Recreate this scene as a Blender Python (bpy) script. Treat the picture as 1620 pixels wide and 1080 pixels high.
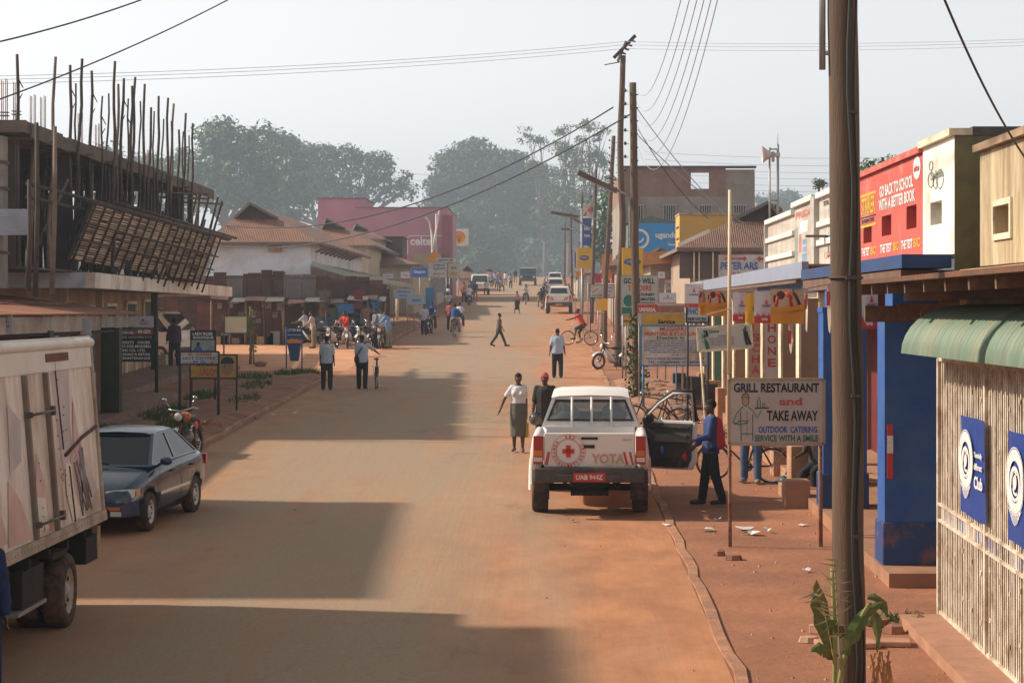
import bpy, bmesh, math, random
import numpy as np
from mathutils import Vector, Matrix
from math import radians as R, sin, cos, pi, sqrt
random.seed(7)
for o in list(bpy.data.objects): bpy.data.objects.remove(o)
S = bpy.context.scene
C = S.collection
# ---------------------------------------------------------------- camera, sky, sun, exposure
F, VX, HZ, EYE = 3500.0, 869.0, 490.0, 4.1      # focal in photo pixels, vanishing point, eye height
cd = bpy.data.cameras.new('camera'); cam = bpy.data.objects.new('camera', cd); C.objects.link(cam)
cam.location = (0, 0, EYE); cam.rotation_euler = (R(90), 0, 0)
cd.sensor_width = 36; cd.lens = 36*F/1620
cd.shift_x = -(VX-810)/1620; cd.shift_y = -(540-HZ)/1620
cd.clip_start = .5; cd.clip_end = 8000
S.camera = cam
S.view_settings.view_transform = 'Standard'; S.view_settings.look = 'None'
S.view_settings.exposure = 0.58; S.view_settings.gamma = 1
HAZE_D = 0.00068
SUN_EL, SUN_AZ = 35.0, 11.0                       # rays travel towards +X, slightly towards the camera
W = bpy.data.worlds.new('World'); S.world = W; W.use_nodes = True
wn, wl = W.node_tree.nodes, W.node_tree.links; wn.clear()
sky = wn.new('ShaderNodeTexSky'); sky.sky_type = 'NISHITA'; sky.sun_disc = False
sky.sun_elevation = R(SUN_EL); sky.sun_rotation = R(-79); sky.dust_density = 3.0; sky.air_density = 1.0; sky.altitude = 1100
bw = wn.new('ShaderNodeHueSaturation'); bw.inputs['Saturation'].default_value = .06; bw.inputs['Value'].default_value = 1.0
bg = wn.new('ShaderNodeBackground'); bg.inputs[1].default_value = 0.105
wo = wn.new('ShaderNodeOutputWorld')
# morning haze: the real sky is brightest in a band above the horizon
ge = wn.new('ShaderNodeNewGeometry'); se = wn.new('ShaderNodeSeparateXYZ'); wl.new(ge.outputs['Incoming'], se.inputs[0])
ab = wn.new('ShaderNodeMath'); ab.operation = 'ABSOLUTE'; wl.new(se.outputs[2], ab.inputs[0])
mr = wn.new('ShaderNodeMapRange'); mr.inputs['From Max'].default_value = .42; mr.inputs['To Min'].default_value = 1.46; mr.inputs['To Max'].default_value = .92; wl.new(ab.outputs[0], mr.inputs['Value'])
wl.new(mr.outputs[0], bw.inputs['Value'])
wl.new(sky.outputs[0], bw.inputs['Color']); wl.new(bw.outputs[0], bg.inputs[0]); wl.new(bg.outputs[0], wo.inputs[0])
ld = bpy.data.lights.new('sun', 'SUN'); ld.energy = 3.7; ld.angle = R(1.5); ld.color = (1, .86, .70)
sun = bpy.data.objects.new('sun', ld); C.objects.link(sun)
sd = Vector((cos(R(SUN_AZ))*cos(R(SUN_EL)), -sin(R(SUN_AZ))*cos(R(SUN_EL)), -sin(R(SUN_EL))))
sun.rotation_euler = sd.to_track_quat('-Z', 'Y').to_euler(); sun.location = (-30, 30, 40)

# ---------------------------------------------------------------- terrain height and pixel -> world
def sst(a, b, x):
    t = min(1, max(0, (x-a)/(b-a))); return t*t*(3-2*t)
def gz(y):
    if y <= 120: return .0243*y
    z = .0243*120
    yy = min(y, 340)-120
    z += .0243*yy + .87*(max(0, min(y, 300)-130)/170)**1.3 if y > 130 else .0243*yy
    return z
def yimg(Y, h=0): return HZ + F*(EYE-gz(Y)-h)/Y
def Yat(py):
    a, b = 10., 330.
    for _ in range(50):
        m = (a+b)/2
        if yimg(m) > py: a = m
        else: b = m
    return (a+b)/2
def P(px, py, Y): return Vector(((px-VX)*Y/F, Y, EYE+(HZ-py)*Y/F))
def G(px, py):
    Y = Yat(py); return Vector(((px-VX)*Y/F, Y, gz(Y)))
def GX(px, Y, dz=0): return Vector(((px-VX)*Y/F, Y, gz(Y)+dz))

# ---------------------------------------------------------------- materials
MATS = {}
def mat(name, col, rough=.8, var=.12, scale=3., bump=0., metal=0., dirt=None, damt=.35, emit=0, stretch=(1, 1, 1), spec=.4, fine=30.):
    if name in MATS: return MATS[name]
    m = bpy.data.materials.new(name); m.use_nodes = True
    n, l = m.node_tree.nodes, m.node_tree.links
    b = n['Principled BSDF']; b.inputs['Roughness'].default_value = rough; b.inputs['Metallic'].default_value = metal
    b.inputs['Specular IOR Level'].default_value = spec
    tc = n.new('ShaderNodeTexCoord'); mp = n.new('ShaderNodeMapping'); mp.inputs['Scale'].default_value = stretch
    l.new(tc.outputs['Object'], mp.inputs[0])
    nz = n.new('ShaderNodeTexNoise'); nz.inputs['Scale'].default_value = scale; nz.inputs['Detail'].default_value = 5
    l.new(mp.outputs[0], nz.inputs['Vector'])
    rp = n.new('ShaderNodeValToRGB'); rp.color_ramp.elements[0].position = .32; rp.color_ramp.elements[1].position = .68
    rp.color_ramp.elements[0].color = (*[c*(1-var) for c in col], 1); rp.color_ramp.elements[1].color = (*[min(1, c*(1+var)) for c in col], 1)
    l.new(nz.outputs[0], rp.inputs[0]); out = rp.outputs[0]
    if dirt:
        n2 = n.new('ShaderNodeTexNoise'); n2.inputs['Scale'].default_value = scale*.6; n2.inputs['Detail'].default_value = 8; n2.inputs['Roughness'].default_value = .7
        l.new(mp.outputs[0], n2.inputs['Vector'])
        r2 = n.new('ShaderNodeValToRGB'); r2.color_ramp.elements[0].position = .62-damt*.5; r2.color_ramp.elements[1].position = .80-damt*.3
        l.new(n2.outputs[0], r2.inputs[0])
        mx = n.new('ShaderNodeMixRGB'); l.new(r2.outputs[0], mx.inputs[0]); l.new(out, mx.inputs[1]); mx.inputs[2].default_value = (*dirt, 1)
        out = mx.outputs[0]
    l.new(out, b.inputs['Base Color'])
    if bump:
        n3 = n.new('ShaderNodeTexNoise'); n3.inputs['Scale'].default_value = fine; n3.inputs['Detail'].default_value = 4
        l.new(mp.outputs[0], n3.inputs['Vector'])
        bp = n.new('ShaderNodeBump'); bp.inputs['Strength'].default_value = bump; bp.inputs['Distance'].default_value = .02
        l.new(n3.outputs[0], bp.inputs['Height']); l.new(bp.outputs[0], b.inputs['Normal'])
    if emit:
        l.new(out, b.inputs['Emission Color']); b.inputs['Emission Strength'].default_value = emit
    MATS[name] = m; return m
def glassmat(name, col=(.75, .85, .85), alpha=.25):
    if name in MATS: return MATS[name]
    m = bpy.data.materials.new(name); m.use_nodes = True
    n, l = m.node_tree.nodes, m.node_tree.links; n.clear()
    t = n.new('ShaderNodeBsdfTransparent'); t.inputs[0].default_value = (*col, 1)
    g = n.new('ShaderNodeBsdfGlossy'); g.inputs['Roughness'].default_value = .03
    x = n.new('ShaderNodeMixShader'); x.inputs[0].default_value = alpha
    o = n.new('ShaderNodeOutputMaterial')
    l.new(t.outputs[0], x.inputs[1]); l.new(g.outputs[0], x.inputs[2]); l.new(x.outputs[0], o.inputs[0])
    MATS[name] = m; return m
def sheetmat(name, col, rust=(.22, .09, .045), amt=.5, pitch=12., axis='X', rough=.6):
    """corrugated iron: bump waves along an axis, rust streaks"""
    if name in MATS: return MATS[name]
    m = mat(name, col, rough=rough, var=.2, scale=1.3, dirt=rust, damt=amt)
    n, l = m.node_tree.nodes, m.node_tree.links
    tc = n.new('ShaderNodeTexCoord'); w = n.new('ShaderNodeTexWave'); w.bands_direction = axis; w.inputs['Scale'].default_value = pitch/6.28*2
    l.new(tc.outputs['Object'], w.inputs[0])
    bp = n.new('ShaderNodeBump'); bp.inputs['Strength'].default_value = .7; bp.inputs['Distance'].default_value = .03
    l.new(w.outputs['Fac'], bp.inputs['Height']); l.new(bp.outputs[0], n['Principled BSDF'].inputs['Normal'])
    return m

# ---------------------------------------------------------------- mesh builder
TXT = {}
def text_data(s):
    if s in TXT: return TXT[s]
    cu = bpy.data.curves.new('t', 'FONT'); cu.body = s; cu.resolution_u = 3; cu.offset = .032
    o = bpy.data.objects.new('t', cu); C.objects.link(o)
    bpy.context.view_layer.update()
    me = bpy.data.meshes.new_from_object(o.evaluated_get(bpy.context.evaluated_depsgraph_get()))
    vs = [(v.co.x, v.co.y) for v in me.vertices]; fs = [tuple(p.vertices) for p in me.polygons]
    bpy.data.objects.remove(o); bpy.data.meshes.remove(me); bpy.data.curves.remove(cu)
    x0 = min(v[0] for v in vs); x1 = max(v[0] for v in vs); y0 = min(v[1] for v in vs); y1 = max(v[1] for v in vs)
    vs = [((a-x0)/(x1-x0), (b-y0)/(y1-y0)) for a, b in vs]
    TXT[s] = (vs, fs); return TXT[s]
def frame_from(d, up=Vector((0, 0, 1))):
    d = d.normalized()
    if abs(d.dot(up)) > .98: up = Vector((0, 1, 0))
    a = d.cross(up).normalized(); b = a.cross(d).normalized(); return a, b
class MB:
    def __init__(s): s.v = []; s.f = []; s.m = []; s.s = []
    def add(s, vs, fs, m=0, smooth=False):
        k = len(s.v); s.v += [tuple(v) for v in vs]
        for f in fs: s.f.append(tuple(i+k for i in f)); s.m.append(m); s.s.append(smooth)
        return s
    def box(s, c, d, m=0, rz=0, M=None):
        c = Vector(c); x, y, z = [q/2 for q in d]
        vs = [Vector((a*x, b*y, e*z)) for e in (-1, 1) for b in (-1, 1) for a in (-1, 1)]
        if rz: Rm = Matrix.Rotation(rz, 3, 'Z'); vs = [Rm @ v for v in vs]
        if M is not None: vs = [M @ v for v in vs]
        return s.add([v+c for v in vs], [(0, 2, 3, 1), (4, 5, 7, 6), (0, 1, 5, 4), (2, 6, 7, 3), (0, 4, 6, 2), (1, 3, 7, 5)], m)
    def bx(s, x0, x1, y0, y1, z0, z1, m=0):
        return s.box(((x0+x1)/2, (y0+y1)/2, (z0+z1)/2), (abs(x1-x0), abs(y1-y0), abs(z1-z0)), m)
    def bar(s, p0, p1, r0, r1=None, n=8, m=0, smooth=True):
        p0, p1 = Vector(p0), Vector(p1); r1 = r0 if r1 is None else r1
        a, b = frame_from(p1-p0); vs = []
        for p, r in ((p0, r0), (p1, r1)):
            for i in range(n): t = 2*pi*i/n; vs.append(p+a*cos(t)*r+b*sin(t)*r)
        s.add(vs, [(i, (i+1) % n, n+(i+1) % n, n+i) for i in range(n)], m, smooth)
        k = len(s.v)-2*n
        s.f += [tuple(range(k+n-1, k-1, -1)), tuple(range(k+n, k+2*n))]; s.m += [m, m]; s.s += [False, False]
        return s
    def path(s, pts, r, n=6, m=0, closed=False, rs=None):
        pts = [Vector(p) for p in pts]; N = len(pts); vs = []
        up = Vector((0, 0, 1))
        for i, p in enumerate(pts):
            if closed: d = pts[(i+1) % N]-pts[i-1]
            else: d = pts[min(i+1, N-1)]-pts[max(i-1, 0)]
            a, b = frame_from(d, up); rr = rs[i] if rs else r
            for k in range(n): t = 2*pi*k/n; vs.append(p+a*cos(t)*rr+b*sin(t)*rr)
        fs = []
        for i in range(N if closed else N-1):
            j = (i+1) % N
            for k in range(n): fs.append((i*n+k, i*n+(k+1) % n, j*n+(k+1) % n, j*n+k))
        if not closed: fs += [tuple(range(n-1, -1, -1)), tuple(range((N-1)*n, N*n))]
        return s.add(vs, fs, m, True)
    def beam(s, p0, p1, w, h, m=0, up=Vector((0, 0, 1))):
        p0, p1 = Vector(p0), Vector(p1); a, b = frame_from(p1-p0, up); a = a*w/2; b = b*h/2
        vs = [p+i*a+j*b for p in (p0, p1) for i, j in ((-1, -1), (1, -1), (1, 1), (-1, 1))]
        return s.add(vs, [(3, 2, 1, 0), (4, 5, 6, 7), (0, 1, 5, 4), (1, 2, 6, 5), (2, 3, 7, 6), (3, 0, 4, 7)], m)
    def quad(s, a, b, c, d, m=0): return s.add([a, b, c, d], [(0, 1, 2, 3)], m)
    def slab(s, a, b, c, d, t, m=0):
        """a thick panel on four corners, thickness along its normal (backwards)"""
        a, b, c, d = [Vector(q) for q in (a, b, c, d)]; nrm = (b-a).cross(d-a).normalized()*t
        vs = [a, b, c, d, a-nrm, b-nrm, c-nrm, d-nrm]
        return s.add(vs, [(0, 1, 2, 3), (7, 6, 5, 4), (0, 4, 5, 1), (1, 5, 6, 2), (2, 6, 7, 3), (3, 7, 4, 0)], m)
    def prism(s, poly, plane, t0, t1, m=0, smooth=False):
        n = len(poly)
        def mk(p, t): return {'xz': (p[0], t, p[1]), 'yz': (t, p[0], p[1]), 'xy': (p[0], p[1], t)}[plane]
        vs = [mk(p, t0) for p in poly]+[mk(p, t1) for p in poly]
        s.add(vs, [(i, (i+1) % n, n+(i+1) % n, n+i) for i in range(n)], m, smooth)
        k = len(s.v)-2*n
        s.f += [tuple(range(k+n-1, k-1, -1)), tuple(range(k+n, k+2*n))]; s.m += [m, m]; s.s += [False, False]
        return s
    def lathe(s, prof, c, axis='Z', n=16, m=0, smooth=True):
        """prof: (radius, height) list"""
        c = Vector(c); vs = []
        for r, h in prof:
            for i in range(n):
                t = 2*pi*i/n; p = (r*cos(t), r*sin(t), h)
                if axis == 'X': p = (h, r*cos(t), r*sin(t))
                if axis == 'Y': p = (r*cos(t), h, r*sin(t))
                vs.append(c+Vector(p))
        fs = [(j*n+i, j*n+(i+1) % n, (j+1)*n+(i+1) % n, (j+1)*n+i) for j in range(len(prof)-1) for i in range(n)]
        return s.add(vs, fs, m, smooth)
    def disc(s, c, r, axis='X', n=16, m=0, r0=0):
        return s.lathe([(r0, 0), (r, 0)], c, axis, n, m, False)
    def torus(s, c, Rr, r, axis='X', n=20, k=8, m=0):
        prof = [(Rr+r*cos(2*pi*i/k), r*sin(2*pi*i/k)) for i in range(k+1)]
        return s.lathe(prof, c, axis, n, m)
    def ball(s, c, r, n=10, m=0):
        if not hasattr(r, '__len__'): r = (r, r, r)
        h = n//2; vs = []; c = Vector(c)
        for j in range(h+1):
            ph = pi*j/h-pi/2
            for i in range(n): t = 2*pi*i/n; vs.append(c+Vector((r[0]*cos(ph)*cos(t), r[1]*cos(ph)*sin(t), r[2]*sin(ph))))
        return s.add(vs, [(j*n+i, j*n+(i+1) % n, (j+1)*n+(i+1) % n, (j+1)*n+i) for j in range(h) for i in range(n)], m, True)
    def rock(s, c, r, m=0, seed=0, n=8):
        rr = random.Random(seed); k = len(s.v); s.ball(c, r, n, m); c = Vector(c)
        ph = [rr.uniform(0, 6) for _ in range(6)]
        for i in range(k, len(s.v)):
            d = Vector(s.v[i])-c; q = 1+.14*sin(d.x*9/r[0]*.35+ph[0])+.12*sin(d.y*9/r[1]*.35+ph[1])+.12*sin(d.z*9/r[2]*.35+ph[2])
            s.v[i] = tuple(c+d*q)
        return s
    def text(s, t, o, u, v, w, h, m=0, n=None, off=.004):
        """text fitted into the box at corner o spanned by unit vectors u (right) and v (up)"""
        if not t.strip(): return s
        u, v, o = Vector(u), Vector(v), Vector(o); nn = u.cross(v)*off
        vs, fs = text_data(t); return s.add([o+u*a*w+v*b*h+nn for a, b in vs], fs, m)
    def build(s, name, mats, parent=None, bevel=0, sub=0, label=None, loc=None, auto=None):
        me = bpy.data.meshes.new(name)
        if loc is not None: l = Vector(loc); s.v = [tuple(Vector(v)-l) for v in s.v]
        me.from_pydata(s.v, [], s.f)
        if not isinstance(mats, (list, tuple)): mats = [mats]
        for q in mats: me.materials.append(q)
        me.polygons.foreach_set('material_index', s.m); me.polygons.foreach_set('use_smooth', s.s); me.update()
        o = bpy.data.objects.new(name, me); C.objects.link(o)
        if parent: o.parent = parent
        if loc is not None: o.location = loc
        if bevel:
            md = o.modifiers.new('bevel', 'BEVEL'); md.width = bevel; md.segments = 2; md.limit_method = 'ANGLE'; md.angle_limit = R(40)
        if sub:
            md = o.modifiers.new('sub', 'SUBSURF'); md.levels = sub; md.render_levels = sub
            for q in me.polygons: q.use_smooth = True
        if label: o['label'] = label
        return o
def thing(name, label, cat, loc=(0, 0, 0), rotz=0, group=None):
    o = bpy.data.objects.new(name, None); C.objects.link(o); o.location = loc; o.rotation_euler = (0, 0, rotz); o.empty_display_size = .2
    return tag(o, label, cat, group)
def tag(o, label, cat, group=None):
    o['label'] = label; o['category'] = cat
    if group: o['group'] = group
    return o
def kind(o, k='structure'): o['kind'] = k; return o
def dup(root, loc, rotz=0, label=None, group=None, scale=None):
    r = root.copy(); C.objects.link(r); r.location = loc; r.rotation_euler = (0, 0, rotz)
    if label: r['label'] = label
    if group: r['group'] = group
    if scale: r.scale = (scale,)*3
    for ch in list(root.children):
        c = ch.copy(); C.objects.link(c); c.parent = r
        for g in ch.children: d = g.copy(); C.objects.link(d); d.parent = c
    return r
def bake(o):
    """apply modifiers to a mesh object"""
    bpy.context.view_layer.update()
    me = bpy.data.meshes.new_from_object(o.evaluated_get(bpy.context.evaluated_depsgraph_get()))
    old = o.data; o.modifiers.clear(); o.data = me; me.name = old.name; bpy.data.meshes.remove(old)
    return o
# common materials
WHITE = mat('white_paint', (.74, .72, .66), .55, .06, 2, dirt=(.45, .30, .20), damt=.25)
CREAM = mat('cream_paint', (.82, .71, .50), .7, .1, 2, dirt=(.32, .22, .14), damt=.3)
STEEL = mat('grey_steel', (.35, .35, .34), .5, .15, 8, metal=.4)
RUSTY = mat('rusty_steel', (.36, .27, .2), .7, .3, 9, dirt=(.2, .08, .04), damt=.6)
BLACK = mat('black_rubber', (.03, .028, .027), .8, .2, 6, dirt=(.16, .09, .06), damt=.25)
DARK = mat('dark_void', (.025, .022, .02), .9, .1)
CHROME = mat('chrome', (.6, .6, .6), .22, .05, metal=.9)
WOOD = mat('weathered_pole_wood', (.125, .078, .05), .9, .28, 2.2, bump=.5, stretch=(6, 6, .5), dirt=(.11, .08, .06), damt=.4, fine=14)
STICK = mat('dark_stick_wood', (.075, .055, .042), .9, .3, 3)
STICK2 = mat('pale_stick_wood', (.20, .145, .105), .9, .3, 3)
BLUEP = mat('blue_enamel', (.03, .10, .36), .5, .1)
REDP = mat('red_paint', (.55, .05, .04), .6, .1)
WORN = dict(dirt=(.40, .34, .29), damt=.22)
REDL = mat('faded_red_lettering', (.50, .07, .05), .7, .15, 14, **WORN)
BLUEL = mat('blue_lettering', (.04, .12, .42), .7, .15, 14, **WORN)
BLKL = mat('black_lettering', (.03, .03, .035), .7, .15)
GREENL = mat('green_lettering', (.03, .17, .12), .7, .15)
WHTL = mat('white_lettering', (.75, .75, .72), .7, .1, 12, dirt=(.5, .42, .38), damt=.2)
YELP = mat('yellow_panel', (.72, .42, .03), .5, .08)
ORANGEP = mat('orange_panel', (.72, .25, .03), .6, .1)
BRD = mat('white_board', (.56, .56, .55), .6, .07, 3, dirt=(.36, .27, .20), damt=.38)
GLASSD = mat('dark_glass', (.025, .035, .045), .06, .1, spec=.8)
SMOKE = glassmat('clear_pane', (.42, .47, .48), .2)
CONC = mat('concrete', (.30, .26, .22), .9, .2, 1.5, bump=.3, dirt=(.16, .12, .10), damt=.5)
EARTHW = mat('mud_plaster', (.43, .24, .14), .95, .15, 2, bump=.3, dirt=(.3, .16, .1), damt=.4)
# ================================================================= SETTING: ground, road, kerbs, verge
YS = [-80, -40, -10, 0, 10, 20, 30, 40, 50, 60, 70, 80, 90, 100, 110, 120, 130]+[130+10*i for i in range(1, 23)]+[400, 500, 700, 1200, 1800]
def strip_sheet(name, xs, dz, material, ys=YS, jig=0):
    vs, fs = [], []; n = len(xs)
    for y in ys:
        for x in xs:
            h = gz(y) if y > 0 else .0243*y
            vs.append((x, y, h+dz))
    for j in range(len(ys)-1):
        for i in range(n-1): fs.append((j*n+i, j*n+i+1, (j+1)*n+i+1, (j+1)*n+i))
    mb = MB(); mb.add(vs, fs); o = mb.build(name, material); return kind(o)
def earth_mat():
    m = mat('red_earth', (.33, .138, .07), .97, .25, .8, bump=.9, dirt=(.25, .11, .065), damt=.4, fine=9)
    n, l = m.node_tree.nodes, m.node_tree.links
    return m
EARTH = earth_mat()
def road_mat():
    m = bpy.data.materials.new('dusty_asphalt'); m.use_nodes = True
    n, l = m.node_tree.nodes, m.node_tree.links; b = n['Principled BSDF']; b.inputs['Roughness'].default_value = .93; b.inputs['Specular IOR Level'].default_value = .25
    tc = n.new('ShaderNodeTexCoord'); sx = n.new('ShaderNodeSeparateXYZ'); l.new(tc.outputs['Object'], sx.inputs[0])
    def noise(scale, st, det=5, rough=.55):
        mp = n.new('ShaderNodeMapping'); mp.inputs['Scale'].default_value = st; l.new(tc.outputs['Object'], mp.inputs[0])
        z = n.new('ShaderNodeTexNoise'); z.inputs['Scale'].default_value = scale; z.inputs['Detail'].default_value = det; z.inputs['Roughness'].default_value = rough
        l.new(mp.outputs[0], z.inputs[0]); return z.outputs[0]
    def math_(op, a, b_=None, c=None):
        q = n.new('ShaderNodeMath'); q.operation = op
        for i, v in enumerate((a, b_, c)):
            if v is None: continue
            if isinstance(v, (int, float)): q.inputs[i].default_value = v
            else: l.new(v, q.inputs[i])
        return q.outputs[0]
    # dust amount: grows towards both kerbs, broken up by streaks that follow the traffic
    d = math_('ABSOLUTE', math_('ADD', sx.outputs[0], 3.4))
    d = math_('DIVIDE', d, 4.4)
    d = math_('POWER', d, 2.2)
    streak = noise(1.0, (1.3, .09, 1), 7, .6); patch = noise(.22, (1, .45, 1), 6)
    d = math_('ADD', d, math_('MULTIPLY', math_('SUBTRACT', streak, .5), 1.5))
    d = math_('ADD', d, math_('MULTIPLY', math_('SUBTRACT', patch, .42), 1.4))
    ruts = noise(1.0, (4.2, .16, 1), 6, .65)
    d = math_('ADD', d, math_('MULTIPLY', math_('SUBTRACT', ruts, .5), .55))
    d = math_('ADD', d, -.04)
    cl = n.new('ShaderNodeClamp'); l.new(d, cl.inputs[0])
    a = n.new('ShaderNodeValToRGB'); fine = noise(22, (1, 1, 1), 9, .8)
    a.color_ramp.elements[0].color = (.26, .185, .125, 1); a.color_ramp.elements[1].color = (.41, .30, .205, 1)
    a.color_ramp.elements[0].position = .35; a.color_ramp.elements[1].position = .68; l.new(fine, a.inputs[0])
    e = n.new('ShaderNodeValToRGB'); mid = noise(1.3, (1, .5, 1), 7, .65)
    e.color_ramp.elements[0].color = (.35, .155, .08, 1); e.color_ramp.elements[1].color = (.53, .25, .125, 1)
    e.color_ramp.elements[0].position = .35; e.color_ramp.elements[1].position = .7; l.new(mid, e.inputs[0])
    mx = n.new('ShaderNodeMixRGB'); l.new(cl.outputs[0], mx.inputs[0]); l.new(a.outputs[0], mx.inputs[1]); l.new(e.outputs[0], mx.inputs[2])
    l.new(mx.outputs[0], b.inputs['Base Color'])
    # darker worn patches and oil marks
    pt = n.new('ShaderNodeValToRGB'); pt.color_ramp.elements[0].position = .60; pt.color_ramp.elements[1].position = .74; pt.color_ramp.elements[0].color = (1, 1, 1, 1); pt.color_ramp.elements[1].color = (.74, .72, .70, 1)
    l.new(noise(.8, (1, .35, 1), 9, .7), pt.inputs[0]); mu = n.new('ShaderNodeMixRGB'); mu.blend_type = 'MULTIPLY'; mu.inputs[0].default_value = 1; l.new(mx.outputs[0], mu.inputs[1]); l.new(pt.outputs[0], mu.inputs[2]); l.new(mu.outputs[0], b.inputs['Base Color'])
    bp = n.new('ShaderNodeBump'); bp.inputs['Strength'].default_value = .5; bp.inputs['Distance'].default_value = .02
    l.new(math_('ADD', math_('MULTIPLY', fine, .35), math_('ADD', ruts, math_('MULTIPLY', mid, .6))), bp.inputs['Height']); l.new(bp.outputs[0], b.inputs['Normal'])
    return m
ROADM = road_mat()
strip_sheet('ground', [-1300, -600, -120, -40, -20, -14, -11, -9, -7.4, 1.8, 3, 5, 9, 20, 40, 120, 600, 1300], 0, EARTH)
YR = [y for y in YS if y <= 400]
strip_sheet('road', [-7.3, -5, -2.7, -.5, 1.78], .006, ROADM, YR)
strip_sheet('dirt_track', [-60, -30, -12, -7.304], .004, mat('orange_dust', (.56, .28, .15), .97, .14, .6, bump=.5, dirt=(.42, .2, .11), damt=.3), [79, 86, 92, 95.5, 102.9])
def kerb(name, x0, ys, w=.13, h=.10, wob=.03, m=None):
    rr = random.Random(int(abs(x0)*10)); mb = MB(); vs = []; fs = []
    pts = []
    y = ys[0]
    while y <= ys[1]: pts.append(y); y += .9
    for y in pts:
        x = x0(y) if callable(x0) else x0
        x += rr.uniform(-wob, wob); hh = h*rr.uniform(.45, 1.15); z = gz(y)
        vs += [(x-w/2, y, z-.05), (x-w/2+.015, y, z+hh), (x+w/2-.015, y, z+hh), (x+w/2, y, z-.05)]
    for i in range(len(pts)-1):
        for k in range(3): fs.append((4*i+k, 4*i+k+1, 4*i+k+5, 4*i+k+4))
    mb.add(vs, fs); return kind(mb.build(name, m or mat('dusty_kerb_stone', (.42, .24, .15), .95, .2, 2, bump=.4, dirt=(.24, .14, .1), damt=.45)))
kerb('kerb', 1.86, (12, 100), w=.15, h=.03, wob=.035, m=mat('kerb_earth', (.42, .21, .12), .95, .25, 3, bump=.6, dirt=(.28, .14, .09), damt=.4))
kerb('kerb', -7.5, (14, 77), h=.09)
kerb('kerb', -7.6, (98, 200), h=.12)
# raised earthen verge on the left with its grass
def mound_sheet(name, x0, x1, y0, y1, h, material, nx=8, ny=40, seed=1, edge=.5):
    rr = random.Random(seed); ph = [rr.uniform(0, 6) for _ in range(6)]; vs = []; fs = []
    for j in range(ny+1):
        for i in range(nx+1):
            x = x0+(x1-x0)*i/nx; y = y0+(y1-y0)*j/ny
            e = min(1, min(i, nx-i)*(x1-x0)/nx/edge, min(j, ny-j)*(y1-y0)/ny/edge/2)
            b = h*(.6+.25*sin(x*2.1+ph[0]+y*.3)+.25*sin(y*.9+ph[1])+.15*sin(y*2.3+x*1.5+ph[2])+rr.uniform(-.15, .15))
            vs.append((x, y, gz(y)-.03+(.03+max(b, 0))*sst(0, 1, e)))
    for j in range(ny):
        for i in range(nx): k = j*(nx+1)+i; fs.append((k, k+1, k+nx+2, k+nx+1))
    mb = MB(); mb.add(vs, fs, 0, True); return kind(mb.build(name, material))
VERGE = mat('dark_verge_soil', (.27, .13, .075), .97, .25, 1.2, bump=.8, dirt=(.33, .17, .1), damt=.3)
mound_sheet('verge', -10.6, -7.55, 38, 77, .16, VERGE, 12, 90, 3)
mound_sheet('verge', -11.5, -7.7, 99, 150, .2, VERGE, 10, 60, 5)
mound_sheet('earth_bank', 2.0, 4.2, 56, 74, .10, mat('brick_rubble_soil', (.40, .20, .12), .97, .25, 2.5, bump=.9, dirt=(.22, .12, .08), damt=.4), 8, 40, 8)
def blades(name, spots, material, seed=1, hgt=.16):
    rr = random.Random(seed); mb = MB()
    for (x, y, rx, ry, n) in spots:
        for _ in range(n):
            a, q = rr.uniform(0, 2*pi), sqrt(rr.random()); px, py = x+rx*q*cos(a), y+ry*q*sin(a)
            z = gz(py)+.08; h = hgt*rr.uniform(.5, 1.4); b = rr.uniform(0, 2*pi); w = .02; lx, ly = cos(b)*h*.5, sin(b)*h*.5
            mb.add([(px-w, py, z), (px+w, py, z), (px+lx, py+ly, z+h)], [(0, 1, 2)])
    o = mb.build(name, material); kind(o, 'stuff'); return o
GRASS = mat('green_grass', (.075, .12, .03), .9, .3, 3)
g = blades('grass', [(-9.7, 56, .5, 2.4, 420), (-8.9, 52.5, .4, 1.0, 260), (-9.9, 63, .4, 2, 260), (-9.0, 68, .4, 2, 240), (-8.6, 75.5, .8, 1.1, 420), (-8.2, 50, .3, 1, 200), (-10.2, 50, .4, 1.6, 300), (-8.4, 61, .35, 2, 240), (-9.8, 73, .6, 1.5, 240)], GRASS)
tag(g, 'patchy low green grass on the dark verge by the left kerb', 'grass')
# scattered pale litter, each scrap a thing
rr = random.Random(12)
PAPER = mat('crumpled_paper', (.62, .60, .58), .9, .1)
LIT = [(1178, 838, .30, 'white plastic scrap on the dirt right of the white pole'), (1190, 846, .3, 'flat white scrap in front of the other litter by the sign post'), (1120, 840, .26, 'white paper scrap left of the restaurant sign post'),
       (1135, 824, .12, 'tiny white scrap between the kerb and the sign post'), (1270, 832, .16, 'white scrap near the foot of the blue column'), (1215, 842, .18, 'small white scrap below the right half of the restaurant sign'), (905, 826, .13, 'white scrap on the road left behind the parked pickup'),
       (402, 662, .5, 'grey torn sacking lying by the left kerb'), (443, 616, .3, 'white litter on the grass below the blue bin'), (497, 594, .32, 'white litter at the kerb beside the side street'), (468, 655, .12, 'white scrap in the gutter left of the road'),
       (433, 658, .14, 'small pale scrap in the gutter by the torn sacking'), (466, 810, .10, 'small dark scrap in the middle of the shaded road'), (1055, 834, .16, 'pale scrap beside the kerb right of the pickup'), (940, 583, .16, 'pale scrap on the road edge near the moped'), (1275, 905, .12, 'tiny pale scrap on the dirt left of the big pole')]
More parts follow.
